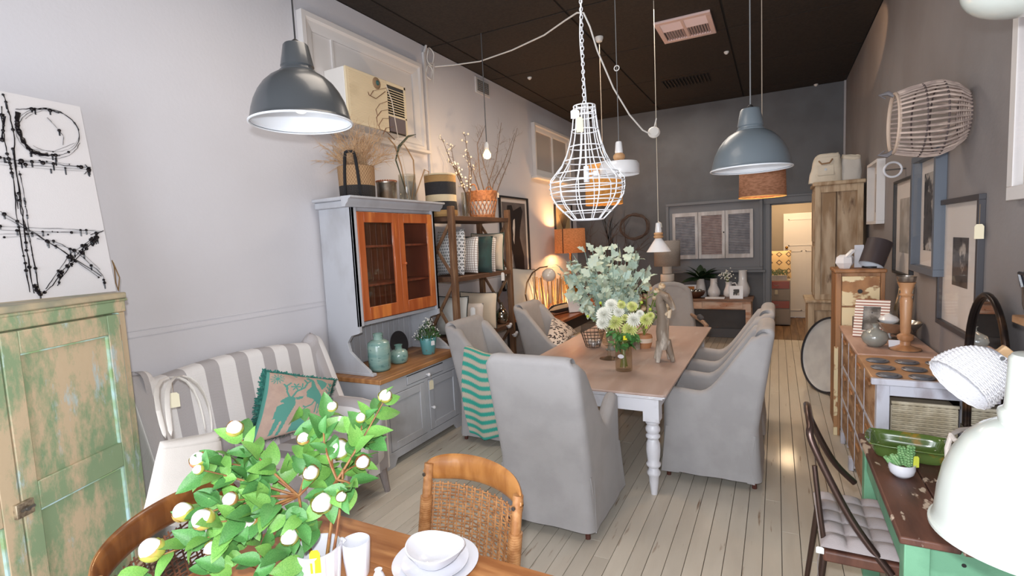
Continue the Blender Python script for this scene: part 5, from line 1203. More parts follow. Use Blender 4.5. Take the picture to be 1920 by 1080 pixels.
for k in range(60):
    p = near(1196+rr.uniform(-28, 46), 565+rr.uniform(-18, 34), Rb+Vector((rr.uniform(-.08, .08), rr.uniform(-.05, .08), .18))); inst('leaf', pleaves[1+2*(k % 2)], ro, rinv @ orient(p, Vector((rr.uniform(-1, 1), rr.uniform(-1, 1), rr.uniform(-.4, .8))), 0, rr.uniform(.05, .08)))
# wire basket with balls
wk = thing('wire_fruit_basket', 'dark wire basket on dining table beside glass compote', 'basket', (-1.62, 4.78, T_)); mb = MB()
for k in range(18):
    a = 2*pi*k/18; mb.tube([((.07+.05*j/5)*cos(a), (.07+.05*j/5)*sin(a), .01+.16*j/5) for j in range(6)], .0022, 4)
for j in range(6): mb.tube([((.07+.05*j/5)*cos(2*pi*k/24), (.07+.05*j/5)*sin(2*pi*k/24), .01+.16*j/5) for k in range(24)], .0025 if j < 5 else .004, 4, closed=True)
stuff(mb.build('wire_mesh', M('dark_wire', (90, 80, 74), .5, .5), wk))
mb = MB()
for k in range(9): a = 2*pi*k/9
for k, (dx, dy, dz) in enumerate(((0, 0, .05), (.05, .03, .055), (-.04, .04, .052), (.02, -.045, .05))):
    lab = ['nearest pale glass ball at the middle of the wire basket', 'pale glass ball at right in the wire basket', 'pale glass ball at left back in the wire basket', 'pale glass ball at the front of the wire basket'][k]
    put(MB().ball((-1.62+dx, 4.78+dy, T_+dz-.005), .03, 12).build('glass_ball', M('pale_ball', (206, 200, 196), .15, .2), ang=90), lab, 'ball', 'glass balls in the wire basket')
# wooden horse
hw = M('weathered_figure_wood', (136, 122, 108), .65, alt=(208, 200, 188), sc=9, st=(1, 1, .3), fac=(.46, .58), alt2=(104, 86, 72), sc2=14, st2=(1, 1, .3), bump=.3, bsc=50)
hs = thing('wooden_horse_figure', 'rustic carved wooden horse figure standing on dining table', 'figurine', (-.86, 4.36, T_))
def hp(x, y, dy=0): return P(x, y, Y=4.36+dy)
MB().tube([hp(1244, 655), hp(1243, 640), hp(1242, 622), hp(1243, 600), hp(1242, 585), hp(1238, 565)], [.04, .062, .068, .062, .055, .048], 12, flat=.8).build('body', hw, hs, world=True)
MB().tube([hp(1240, 590), hp(1237, 570), hp(1238, 556), hp(1244, 548)], [.048, .052, .05, .042], 12, flat=.7).build('neck', hw, hs, world=True)
h_ = MB().tube([hp(1234, 556), hp(1241, 551), hp(1249, 556), hp(1257, 567), hp(1262, 577), hp(1264, 581)], [.036, .056, .056, .044, .036, .022], 12, flat=.6).build('head', hw, hs, world=True)
for dx in (0, 6): MB().tube([hp(1241+dx, 546), hp(1241+dx, 540)], [.008, .003], 6).build('ear', hw, h_, world=True)
for pts in ([(1238, 640, -.02), (1236, 655, -.03), (1234, 672, -.03), (1233, 680, -.03)], [(1250, 638, .02), (1255, 655, .03), (1260, 670, .03), (1262, 675, .03)], [(1240, 640, .06), (1236, 650, .1), (1230, 660, .12)], [(1250, 640, .08), (1254, 652, .11), (1256, 662, .13)]):
    w = [hp(*p) for p in pts]; w[-1].z = T_+.004; MB().tube(w, [.036, .028, .022, .02][:len(w)], 10).build('leg', hw, hs, world=True)
MB().tube([hp(1249, 590, -.03), hp(1256, 583, -.04), hp(1254, 596, -.04)], [.018, .022, .014], 10).build('saddle_knot', M('cream_knot', (228, 208, 180), .7), hs, world=True)
for k, (x, y) in enumerate(((1188, 650), (1196, 655))):
    p = P(x, y, Z=T_); put(MB().prism([(0, 0), (.02, 0), (.016, .09), (.004, .09)], -.02, .02, 'x').build('wooden_block', hw, loc=(p.x, p.y, T_)), ('left' if k == 0 else 'right')+' small wooden peg standing behind glass jar on table', 'ornament')
# leaf cushion on far left chair
lfp = PAT('leaf_print', (214, 204, 196), (62, 54, 54), lambda nt, x, y, z: mathn(nt, 'LESS_THAN', _vor(nt, x, y, 22), .36), .9)if False else None
def vorf(scale, thr):
    def f(nt, x, y, z):
        c_ = nt.nodes.new('ShaderNodeCombineXYZ'); nt.links.new(x, c_.inputs[0]); nt.links.new(mathn(nt, 'MULTIPLY', y, 1.8), c_.inputs[1])
        v_ = nt.nodes.new('ShaderNodeTexVoronoi'); v_.inputs['Scale'].default_value = scale; nt.links.new(c_.outputs[0], v_.inputs['Vector']); return mathn(nt, 'LESS_THAN', v_.outputs['Distance'], thr)
    return f
lfp = PAT('leaf_print_fabric', (214, 204, 196), (58, 50, 52), vorf(17, .42), .9)
pillow('leaf_print_cushion', 'black and cream leaf print cushion leaning in far left chair', [P(1036, 592, X=-2.50), P(1083, 622, X=-2.30), P(1052, 652, X=-2.14), P(1023, 640, X=-2.36)], .13, [lfp], n=12)
# ================================================ PENDANTS
def shell_lathe(mb, outer, th, n=48): return mb.lathe(outer+[(max(r-th, .001), z+(0 if k else .0)) for k, (r, z) in enumerate(reversed(outer))], (0, 0, 0), n)
def cord(par, x, y, z0, z1=ZC, r=.004, m=None, name='cord'):
    return MB().cyl((x, y, z0), (x, y, z1), r, 6).build(name, m or M('grey_cord', (120, 122, 124), .6), par, world=True)
def rose(par, x, y, r=.05, m=None):
    return MB().lathe([(r, 0), (r, -.02), (r*.7, -.05), (.008, -.06), (.001, -.06)], (x, y, ZC), 24).build('ceiling_rose', m or whitew, par, world=True)
DOME = [(.250, 0), (.252, .004), (.247, .010), (.244, .02), (.236, .06), (.222, .105), (.200, .15), (.172, .19), (.138, .222), (.105, .243), (.085, .252)]
def dome(name, label, rim_l, rim_r, Y, m_out, m_in, s=None, capk=1.0, cordm=None, bulb=True, extra=None):
    s = s or 1; c = fit_ring(rim_l[0], rim_r[0], (rim_l[1]+rim_r[1])/2+Y, .256*s)
    t = thing(name, label, 'pendant lamp', c)
    mb = MB(); mb.lathe([(r*s, z*s) for r, z in DOME], (0, 0, 0), 56); mb.build('shade', m_out, t, ang=50)
    mb = MB(); mb.lathe([((r-.004)*s, z*s+(.0 if i > 1 else .001)) for i, (r, z) in enumerate(DOME)]+[(.001, .25*s)], (0, 0, 0), 56); mb.build('shade_lining', m_in, t, ang=50)
    MB().lathe([(.250*s, .003), (.256*s, .0), (.256*s, -.006), (.250*s, -.008), (.245*s, -.003)], (0, 0, 0), 56).build('rolled_rim', m_in, t)
    MB().lathe([(.090*s, .246*s), (.088*s, .258*s), (.080*s, .262*s), (.076*s, .275*s), (.082*s, .280*s), (.080*s, .290*s), (.062*s, .385*s), (.056*s, .392*s), (.001, .394*s)], (0, 0, 0), 40).build('cap', m_out, t, ang=40)
    MB().lathe([(.02, .394*s), (.018, .41*s), (.006, .42*s), (.001, .42*s)], (0, 0, 0), 16).build('cable_gland', dark, t)
    if bulb:
        MB().ball((0, 0, .09*s), .045, 16).build('bulb', M('frosted_bulb', (250, 250, 246), .3, emit=(255, 250, 240), es=.6), t)
        MB().cyl((0, 0, .12*s), (0, 0, .25*s), .02, 12).build('lamp_holder', whitew, t)
    cord(t, c.x, c.y, c.z+.41*s, ZC, .0045, cordm)
    return t, c, s
grey_out = M('charcoal_enamel', (72, 75, 78), .32, coat=.2); wh_in = M('white_enamel', (228, 232, 238), .35)
dome('grey_dome_pendant', 'charcoal grey metal dome pendant hanging at upper left', (463, 224), (662, 230), 3, grey_out, wh_in, cordm=M('black_cord', (30, 30, 32), .6))
blue_out = M('bluegrey_enamel', (104, 114, 121), .42, coat=.15)
t_, c_, s_ = dome('blue_grey_dome_pendant', 'pale blue grey metal dome pendant near right wall', (1331, 322), (1489, 311), 0, blue_out, M('white_enamel', (0, 0, 0)))
rose(t_, c_.x, c_.y)
wo = M('white_gloss_enamel', (208, 215, 209), .24, coat=.5)
cx, cy, cz = .60, 1.87, 1.02
a = P(1768, 985, Y=1.75)
t = thing('white_dome_pendant', 'big glossy white dome pendant hanging low at right edge', 'pendant lamp', (0, 0, 0))
# centre found so that the left rim sits at the photographed point
wc = near(1938, 1008, (.60, 1.80, 1.0)); t.location = wc; s = .86
MB().lathe([(r*s, z*s*1.28) for r, z in [(.25, 0), (.252, .004), (.247, .01), (.244, .03), (.238, .08), (.225, .14), (.203, .19), (.172, .235), (.135, .265), (.105, .28), (.09, .285)]], (0, 0, 0), 64).build('shade', wo, t, ang=50)
MB().lathe([((r-.004)*s, z*s*1.28) for r, z in [(.25, 0), (.244, .03), (.238, .08), (.225, .14), (.203, .19), (.172, .235), (.135, .265), (.001, .28)]], (0, 0, 0), 64).build('shade_lining', M('white_enamel', (0, 0, 0)), t)
MB().lathe([(.250*s, .003), (.259*s, .0), (.259*s, -.008), (.250*s, -.010), (.244*s, -.003)], (0, 0, 0), 64).build('rolled_rim', wo, t)
MB().lathe([(.092*s, .285*s*1.27), (.096*s, .335), (.094*s, .345), (.082*s, .352), (.080*s, .36), (.074*s, .49), (.066*s, .50), (.001, .505)], (0, 0, 0), 40).build('cap', wo, t, ang=40)
MB().cyl((0, 0, .5), (0, 0, ZC-wc.z), .005, 6).build('cord', M('grey_cord', (0, 0, 0)), t)
# partly seen white lamp at top right
wc2 = P(1925, 10, Y=2.35)
t = thing('white_bowl_pendant', 'white glossy pendant shade cut off at the top right corner', 'pendant lamp', wc2)
MB().ball((0, 0, .08), .17, 40, (1, 1, .62)).build('shade', wo, t)
MB().cyl((0, 0, .17), (0, 0, .25), .04, 16).build('cap', wo, t); MB().cyl((0, 0, .2), (0, 0, ZC-wc2.z), .004, 6).build('cord', M('grey_cord', (0, 0, 0)), t)
# white wire chandelier
sc_ = .225; wcn = fit_ring(1030, 1172, 348, sc_); YW = wcn.y
def zpx(y, x=1097): return P(x, y, Y=YW).z
wl = thing('white_wire_chandelier', 'tall bell shaped white wire cage lamp hanging on a chain', 'pendant lamp', (wcn.x, wcn.y, zpx(412)))
wire = M('white_wire', (232, 234, 238), .35)
prof = [(412, .42), (400, .60), (385, .82), (368, .96), (352, 1.0), (338, .99), (327, .86), (310, .66), (290, .52), (265, .41), (240, .34), (218, .305), (200, .285)]
zs = [(r*sc_, zpx(y)) for y, r in prof]
for k in range(12):
    a = 2*pi*k/12+.12
    MB().tube([(wcn.x+r*cos(a), wcn.y+r*sin(a), z) for r, z in zs], .0035, 6).build('vertical_wire', wire, wl, world=True)
for y, r in ((412, .42), (397, .66), (378, .90), (362, .98), (352, 1.0), (343, 1.0), (326, .84), (302, .60), (276, .45), (245, .355), (218, .305), (206, .29), (199, .285)):
    z = zpx(y); MB().tube([(wcn.x+r*sc_*cos(2*pi*k/40), wcn.y+r*sc_*sin(2*pi*k/40), z) for k in range(40)], .0035, 6, closed=True).build('wire_hoop', wire, wl, world=True)
MB().cyl((wcn.x, wcn.y, zpx(199)), (wcn.x, wcn.y, zpx(330)), .006, 8).build('centre_stem', wire, wl, world=True)
MB().cyl((wcn.x, wcn.y, zpx(342)), (wcn.x, wcn.y, zpx(312)), .017, 14).cyl((wcn.x+.06, wcn.y, zpx(332)), (wcn.x+.06, wcn.y, zpx(322)), .017, 14).cyl((wcn.x, wcn.y, zpx(327)), (wcn.x+.06, wcn.y, zpx(327)), .008, 8).build('lamp_socket', wire, wl, world=True)
z = zpx(199); k = 0; lk = MB()
while z < ZC-.06:
    a = 0 if k % 2 else pi/2; lk.tube([(wcn.x+.009*cos(2*pi*j/10)*cos(a), wcn.y+.009*cos(2*pi*j/10)*sin(a), z+.014*sin(2*pi*j/10)) for j in range(10)], .0024, 4, closed=True); z += .022; k += 1
lk.tube([(wcn.x+.012*cos(zz*9), wcn.y+.012*sin(zz*9), zpx(199)+zz) for zz in [i*.05 for i in range(int((ZC-.06-zpx(199))/.05))]], .003, 5)
stuff(lk.build('chain', wire, wl, world=True)); rose(wl, wcn.x, wcn.y, .06)
for a_ in (0, 60, 120): MB().cyl((wcn.x+.285*sc_*cos(radians(a_)), wcn.y+.285*sc_*sin(radians(a_)), zpx(202)), (wcn.x-.285*sc_*cos(radians(a_)), wcn.y-.285*sc_*sin(radians(a_)), zpx(202)), .003, 5).build('top_spoke', wire, wl, world=True)
price_tag(wl, (wcn.x+.0, wcn.y-.09, zpx(212)), .04, .085, .04, yaw_=.2); price_tag(wl, (wcn.x-.03, wcn.y-.08, zpx(206)), .05, .05, .01, yaw_=.5, name='folded_label', col=(235, 235, 240))
# white and wood pendants
ww = M('white_ceramic', (230, 230, 232), .25, coat=.4); pale_wood = M('pale_turned_wood', (202, 160, 118), .5, alt=(182, 138, 96), sc=12, st=(1, 1, .3))
R = .16; c = fit_ring(1124, 1200, 328, R); Y = c.y
t = thing('flat_white_pendant', 'flat white pendant lamp with turned wood collar behind wire cage', 'pendant lamp', c)
MB().lathe([(R*.97, .0), (R, .012), (R*.985, .075), (R*.9, .098), (R*.4, .108), (.001, .11), (.001, .10), (R*.9, .09), (R*.95, .07), (R*.97, .0)], (0, 0, 0), 48).build('shade', ww, t, ang=50)
MB().lathe([(.02, .108), (.036, .118), (.047, .135), (.046, .155), (.034, .168), (.03, .172)], (0, 0, 0), 32).build('wood_collar', pale_wood, t, ang=50)
MB().lathe([(.03, .17), (.032, .18), (.026, .25), (.022, .262), (.001, .264)], (0, 0, 0), 28).build('cap', ww, t, ang=50); cord(t, c.x, c.y, c.z+.264, ZC-.06, .003); rose(t, c.x, c.y, .055)
MB().tube([(c.x+.02*cos(2*pi*k/12), c.y, P(1156, 118, Y=Y).z-.04+.02*sin(2*pi*k/12)) for k in range(12)], .004, 5, closed=True).build('hook_ring', whitew, t, world=True)
R = .12; c = fit_ring(1212, 1259, 472, R); Y = c.y
t = thing('white_cone_pendant', 'small white cone pendant with wood ring and white cap', 'pendant lamp', c)
MB().lathe([(R, 0), (R*.28, .132), (.001, .134), (.001, .128), (R*.26, .126), (R*.97, 0)], (0, 0, 0), 40).build('shade', ww, t, ang=40)
MB().lathe([(R*.25, .132), (R*.38, .142), (R*.40, .155), (R*.30, .165), (R*.38, .175), (R*.34, .19), (R*.2, .192)], (0, 0, 0), 32).build('wood_ring', pale_wood, t, ang=50)
MB().lathe([(R*.26, .19), (R*.28, .2), (R*.2, .285), (.001, .29)], (0, 0, 0), 28).build('cap', ww, t, ang=50); cord(t, c.x, c.y, c.z+.29, ZC, .003, M('cream_string', (214, 206, 190), .8))
MB().tube([(c.x, c.y, c.z+.3), (c.x+.03, c.y-.01, c.z+.28), (c.x+.035, c.y-.01, c.z+.24)], .003, 5).build('ribbon', M('cream_string', (0, 0, 0)), t, world=True)
# burlap drum pendants (lit)
def burl(name, col, em, es): 
    m = M(name, col, .9, alt=(int(col[0]*.82), int(col[1]*.8), int(col[2]*.75)), sc=30, st=(1, 1, 3), bump=.6, bsc=220); b = m.node_tree.nodes['Principled BSDF']; b.inputs['Emission Color'].default_value = lin(em); b.inputs['Emission Strength'].default_value = es; return m
def drum(name, label, bl, br, ytop, Y, m, e, rtop=.96):
    a, b = P(*bl, Y=Y), P(*br, Y=Y); R = (b-a).length/2*.93; c = fit_ring(bl[0], br[0], (bl[1]+br[1])/2, R); h = P((bl[0]+br[0])/2, ytop, Y=c.y).z-c.z
    t = thing(name, label, 'pendant lamp', c)
    MB().lathe([(R, 0), (R*rtop, h)], (0, 0, 0), 48).build('shade', m, t, ang=60, solid=.004)
    MB().tube([(R*cos(2*pi*k/48), R*sin(2*pi*k/48), 0) for k in range(48)], .004, 5, closed=True).build('lower_rim', M('rim_gold', (226, 170, 96), .6), t)
    MB().ball((0, 0, h*.5), .04, 14).build('bulb', M('warm_bulb', (255, 220, 160), .3, emit=(255, 190, 110), es=14), t)
    for k in range(3): MB().cyl((0, 0, h*.93), (R*rtop*cos(2.1*k), R*rtop*sin(2.1*k), h*.93), .003, 5).build('spider_arm', wire, t)
    cord(t, c.x, c.y, c.z+h*.5, ZC, .0035, M('beige_cord', (170, 156, 140), .7)); rose(t, c.x, c.y, .045)
    light('drum_lamp_light', 'POINT', (c.x, c.y, c.z+h*.42), e, (1, .62, .30), .05); return t
drum('burlap_drum_pendant', 'lit golden burlap drum pendant seen through the wire cage lamp', (1098, 384), (1168, 382), 310, 5.9, burl('burlap_gold', (186, 136, 74), (235, 150, 60), .20), 22)
drum('burlap_drum_pendant', 'lit brown burlap drum pendant just below the blue grey dome', (1385, 371), (1475, 367), 305, 4.9, burl('burlap_brown', (150, 108, 84), (220, 120, 60), .05), 22)
# bare bulb
c = P(913, 285, Y=4.9)
t = thing('bare_bulb_pendant', 'glowing bare bulb hanging on dark cord in front of twigs', 'pendant lamp', c)
MB().lathe([(.001, -.075), (.03, -.066), (.042, -.045), (.042, -.025), (.03, .0), (.018, .02), (.016, .03)], (0, 0, 0), 24).build('bulb', M('lit_bulb', (255, 230, 180), .3, emit=(255, 190, 100), es=14), t)
MB().lathe([(.018, .02), (.024, .03), (.022, .08), (.010, .105), (.001, .106)], (0, 0, 0), 20).build('lamp_holder', whitew, t); cord(t, c.x, c.y, c.z+.1, ZC, .005, M('dark_grey_cord', (84, 84, 86), .7))
light('bare_bulb_light', 'POINT', c+Vector((0, 0, -.10)), 16, (1, .66, .36), .05)
# ceiling bits
v = thing('ceiling_vent', 'white rectangular air outlet in the dark ceiling', 'vent', (-.87, 6.0, ZC-.02))
vx0, vx1, vy0, vy1 = -1.15, -.59, 5.69, 6.32
for a, b in (((vx0, vy0), (vx1, vy0+.06)), ((vx0, vy1-.06), (vx1, vy1)), ((vx0, vy0+.06), (vx0+.05, vy1-.06)), ((vx1-.05, vy0+.06), (vx1, vy1-.06))): MB().bb((*a, ZC-.025), (*b, ZC)).build('frame', M('vent_pink_white', (216, 190, 186), .5), v, world=True, bevel=.004)
MB().bb((vx0+.05, vy0+.06, ZC-.004), (vx1-.05, vy1-.06, ZC)).build('duct', dark, v, world=True)
for x in (-.89, ): MB().bb((x, vy0+.06, ZC-.022), (x+.03, vy1-.06, ZC-.002)).bb((vx0+.05, 5.97, ZC-.02), (vx1-.05, 5.99, ZC-.002)).build('divider', M('vent_pink_white', (0, 0, 0)), v, world=True)
for i in range(16): MB().box((vx0+.075+i*.028, 6.13, ZC-.013), (.004, .26, .022), Matrix.Rotation(.5, 3, 'Y')).build('louvre', M('vent_pink_white', (0, 0, 0)), v, world=True, smooth=False)
for i in range(8): MB().box((-.87, vy0+.08+i*.028, ZC-.013), (.46, .004, .02), Matrix.Rotation(.7, 3, 'X')).build('louvre', M('vent_pink_white', (0, 0, 0)), v, world=True, smooth=False)
v = thing('dark_ceiling_vent', 'black painted ceiling grille beyond the white one', 'vent', (-1.17, 8.05, ZC-.02)); mb = MB()
for i in range(14): MB().bb((-1.49+i*.047, 7.85, ZC-.02), (-1.47+i*.047, 8.25, ZC)).build('louvre', M('dark_ceiling', (0, 0, 0)), v, world=True, smooth=False)
for k, (px, py, l) in enumerate(((1530, 158, 'small pale sensor on ceiling near the right back corner'), (1362, 97, 'tiny white hook in the ceiling left of the blue pendant cord'), (993, 145, 'tiny shiny hook in the dark ceiling left of chain'))):
    p = P(px, py, Z=ZC); tag(MB().lathe([(.03, 0), (.028, -.015), (.012, -.03), (.001, -.03)], (0, 0, 0), 16).build('ceiling_fitting', whitew, loc=(p.x, p.y, ZC)), l, 'fitting')
# ================================================ BACK WALL
# louvred shutters in a recessed frame
sg = M('shutter_grey', (148, 148, 156), .6, alt=(128, 128, 136), sc=10); sp = M('shutter_mauve', (168, 150, 148), .6, alt=(150, 130, 128), sc=10); sw = M('whitewashed_wood', (206, 204, 206), .6, alt=(180, 176, 176), sc=8, st=(1, 1, .3))
bs = thing('shutter_panel', 'three whitewashed louvred shutters in a grey frame on back wall', 'shutter', (-.98, YB-.05, 1.25))
sx0, sx1, sz0, sz1 = -1.72, -.25, 1.24, 2.35
Yw = YB
MB().bb((sx0, Yw-.03, sz0), (sx1, Yw, sz1)).build('backing', M('frame_grey', (118, 120, 126), .6), bs, world=True)
for a in ((sx0-.05, sz0-.05, sx1+.05, sz0), (sx0-.05, sz1, sx1+.05, sz1+.05), (sx0-.05, sz0, sx0, sz1), (sx1, sz0, sx1+.05, sz1)): MB().bb((a[0], Yw-.07, a[1]), (a[2], Yw, a[3])).build('frame_rail', gtrim, bs, world=True, bevel=.006)
MB().bb((sx0-.1, Yw-.08, sz0-.09), (sx1+.09, Yw, sz0-.05)).build('sill', gtrim, bs, world=True, bevel=.006)
ux0, ux1, uz0, uz1 = -1.66, -.34, 1.40, 2.22
uw = (ux1-ux0)/3
for k in range(3):
    a = ux0+k*uw; b = a+uw-.006; m = sp if k == 1 else sg
    s_ = MB().bb((a, Yw-.06, uz0), (a+.05, Yw-.03, uz1)).bb((b-.05, Yw-.06, uz0), (b, Yw-.03, uz1)).bb((a+.05, Yw-.06, uz0), (b-.05, Yw-.03, uz0+.07)).bb((a+.05, Yw-.06, uz1-.07), (b-.05, Yw-.03, uz1)).build('shutter_leaf', sw, bs, world=True, bevel=.003)
    mb = MB(); n = 24
    for i in range(n): mb.box(((a+b)/2, Yw-.045, uz0+.085+i*(uz1-uz0-.17)/(n-1)), (b-a-.1, .004, .026), Matrix.Rotation(-.6, 3, 'X'))
    stuff(mb.build('louvres', m, s_, world=True, smooth=False))
    if k == 1: MB().ball((b-.02, Yw-.065, 1.85), .012, 8).build('knob', dark, s_, world=True)
# wreath of vine and twigs
vine = M('dark_vine', (92, 76, 68), .9)
wr = thing('twig_wreath', 'round vine wreath leaning on dark branches against back wall', 'wreath', (-2.3, 9.35, 1.8))
cW = (P(1163, 425, Y=9.35)+P(1216, 425, Y=9.35))/2; Rw = .25
mb = MB(); rr = random.Random(2)
for j in range(7):
    o1, o2, ph = rr.uniform(-.02, .02), rr.uniform(-.02, .02), rr.uniform(0, 6); mb.tube([(cW.x+(Rw+o1+.012*sin(3*t_+ph))*cos(t_), cW.y+o2+.01*cos(4*t_+ph), cW.z+(Rw*.86+o1+.012*sin(5*t_+ph))*sin(t_)) for t_ in [2*pi*i/40 for i in range(40)]], .007, 5, closed=True)
mb.build('vine_ring', vine, wr, world=True)
mb = MB(); rr = random.Random(14)
for k in range(9):
    b0 = Vector((-2.75+rr.uniform(-.25, .2), 9.30, .95)); branches(mb, b0, 1, .25, .95, .010, rr, 4, (rr.uniform(-.2, .6), 0, 0), 2, .12)
    for q in range(0): pass
for i in range(len(mb.v)): mb.v[i].y = min(mb.v[i].y, YB-.05); mb.v[i].x = max(mb.v[i].x, XL+.06)
put(mb.build('dark_branches', vine), 'bundle of dark bare branches standing against grey back wall', 'branches')
# console table on the back wall
cw = M('limed_console', (208, 184, 168), .6, alt=(184, 138, 112), sc=6, st=(.5, 1, 2), fac=(.45, .6)); cwt = M('console_top_wood', (140, 106, 84), .5, alt=(118, 88, 70), sc=4, st=(.6, 4, 1))
co = thing('console_table', 'limed wood console table with two drawers at the back wall', 'table', (-.95, 9.2, 0))
kx0, kx1, ky0, ky1, kz = -1.75, -.36, 8.90, 9.50, .76
MB().bb((kx0-.03, ky0-.03, kz-.03), (kx1+.03, ky1, kz)).build('top', cwt, co, world=True, bevel=.006)
MB().bb((kx0, ky0+.012, kz-.17), (kx1, ky1-.02, kz-.031)).build('apron', cw, co, world=True, bevel=.003)
for a, b in ((kx0+.09, -1.10), (-1.06, -.48)):
    d_ = MB().bb((a, ky0-.003, kz-.155), (b, ky0+.012, kz-.045)).build('drawer', cw, co, world=True, bevel=.004)
    MB().tube([((a+b)/2-.05, ky0-.003, kz-.1), ((a+b)/2-.04, ky0-.02, kz-.11), ((a+b)/2+.04, ky0-.02, kz-.11), ((a+b)/2+.05, ky0-.003, kz-.1)], .006, 6).build('handle', cw, d_, world=True)
for x in (kx0, kx1-.08):
    for y in (ky0, ky1-.1): MB().prism([(x, y), (x+.08, y), (x+.08, y+.08), (x, y+.08)], 0, kz-.03, 'z').build('leg', cw, co, world=True, bevel=.004)
K = .76
vase('white_vase', 'rounded white bottle vase in the middle of the console table', [(.001, 0), (.07, 0), (.10, .05), (.10, .11), (.06, .2), (.055, .3), (.062, .32), (.055, .32), (.001, .29)], (-.94, 9.18, K), ww)
vase('white_vase', 'tallest white bottle vase at right behind small photo frame', [(.001, 0), (.08, 0), (.11, .06), (.11, .14), (.065, .26), (.062, .42), (.07, .44), (.062, .44), (.001, .4)], (-.50, 9.32, K), ww)
vase('white_vase', 'white conical vase holding dark leaves behind the brown bowl', [(.001, 0), (.10, 0), (.10, .03), (.06, .28), (.066, .31), (.058, .31), (.001, .29)], (-1.16, 9.26, K), ww)
j_ = thing('white_jug', 'white jug with handle and small white blossom on console', 'jug', (-.71, 9.2, K))
MB().lathe([(.001, 0), (.06, 0), (.085, .04), (.08, .1), (.05, .18), (.045, .23), (.055, .26), (.048, .26), (.001, .22)], (0, 0, 0), 28).build('body', ww, j_, ang=60)
MB().tube([(.05, 0, .23), (.10, 0, .24), (.125, 0, .2), (.11, 0, .14), (.07, 0, .11)], .012, 8).build('handle', ww, j_)
mb = MB(); rr = random.Random(6); fb_ = MB()
for k in range(50):
    p = Vector((-.73+rr.gauss(0, .06), 9.2+rr.gauss(0, .04), K+.36+rr.gauss(0, .04))); fb_.ball(p, .012, 6)
    if k % 5 == 0: mb.tube([(-.71, 9.2, K+.2), p], .002, 4)
fl_ = mb.build('blossom_spray', gst); tag(fl_, 'spray of tiny white blossom in the white console jug', 'flowers'); stuff(fb_.build('blossom', wht, fl_, world=True))
pd = thing('dark_leaf_bunch', 'bunch of broad dark green leaves in white conical vase', 'plant', (-1.16, 9.26, K+.28)); dl = M('dark_broad_leaf', (44, 66, 40), .4, alt=(30, 50, 30), sc=10, rnd=.2)
bl = leaf_mesh('broad_leaf', dl, 1.0, lambda s: .2*sin(pi*s**.8)**.7+.004, .2, .35); pinv2 = wm(pd).inverted()
for k in range(26):
    a = rr.uniform(0, 2*pi); inst('leaf', bl, pd, pinv2 @ orient((-1.16, 9.26, K+.30), (cos(a), sin(a)*.5, rr.uniform(.0, 1.3)), rr.uniform(-.5, .5), rr.uniform(.22, .36)))
gb_ = vase('brown_bowl', 'dark brown bowl of silver balls at left of console', [(.001, 0), (.06, 0), (.13, .05), (.165, .12), (.155, .12), (.12, .06), (.001, .02)], (-1.22, 9.05, K), M('coconut_brown', (86, 54, 40), .35, coat=.4), 'bowl')
for k, (dx, dy) in enumerate(((0, 0), (.07, .02), (-.06, .03), (.02, -.06))): put(MB().ball((-1.22+dx, 9.05+dy, K+.11), .04, 12).build('silver_ball', M('mirror_glass', (0, 0, 0)), ang=90), ['middle silver ball in the brown console bowl', 'rightmost silver ball in the brown console bowl', 'leftmost silver ball in the brown console bowl', 'front silver ball in the brown console bowl'][k], 'ball', 'silver balls in brown bowl')
def desk_frame(name, label, c, w, h, fw, m, art, rz_=0, lean=-.15):
    t = thing(name, label, 'picture frame', c, rz_); R = Matrix.Rotation(lean, 3, 'X')
    for a in ((-w/2, 0, w/2, fw), (-w/2, h-fw, w/2, h), (-w/2, fw, -w/2+fw, h-fw), (w/2-fw, fw, w/2, h-fw)): MB().box(R @ Vector(((a[0]+a[2])/2, 0, (a[1]+a[3])/2)), (a[2]-a[0], .02, a[3]-a[1]), R).build('frame_rail', m, t)
    MB().box(R @ Vector((0, .004, h/2)), (w-fw*2, .006, h-fw*2), R).build('picture', art, t)
    MB().bar(R @ Vector((0, .01, h*.7)), (0, .10, .005), .03, .005).build('strut', dark, t)
    return t
t = desk_frame('small_photo_frame', 'small white photo frame with dark photograph on console right', (-.58, 8.98, K), .20, .21, .055, ww, M('dark_photo', (60, 56, 54), .5, alt=(200, 196, 190), sc=14, fac=(.5, .56)))
desk_frame('orange_card_frame', 'white frame with orange picture behind the brown bowl', (-1.33, 9.3, K), .18, .20, .03, ww, M('orange_art', (206, 140, 74), .7), .1)
tag(MB().bb((-1.05, 8.90, K), (-.75, 8.99, K+.03)).build('white_box', ww, bevel=.004), 'low flat white box at front edge of console', 'box')
# grey drum lamp with stacked base
lt_ = thing('grey_drum_table_lamp', 'table lamp with grey drum shade on stacked white block base', 'table lamp', (-1.66, 8.95, .78))
MB().lathe([(.215, .54), (.215, .97)], (0, 0, 0), 48).build('shade', M('taupe_shade', (158, 150, 144), .9, alt=(148, 140, 134), sc=40, st=(1, 1, 4)), lt_, solid=.004)
for r, z0, z1 in ((.13, .02, .14), (.12, .15, .27), (.11, .28, .40), (.075, .41, .53)): MB().lathe([(.001, z0), (r, z0), (r+.005, z0+.01), (r+.005, z1-.01), (r, z1), (.001, z1)], (0, 0, 0), 24).build('stacked_block', M('chalk_white', (214, 208, 202), .8), lt_, ang=50)
MB().cyl((0, 0, .53), (0, 0, .9), .012, 8).build('stem', steel, lt_); MB().lathe([(.001, 0), (.15, 0), (.15, .02), (.001, .02)], (0, 0, 0), 24).build('base', dark, lt_)
st_ = thing('side_table', 'small dark side table holding grey drum lamp at back wall', 'table', (-1.95, 9.0, 0))
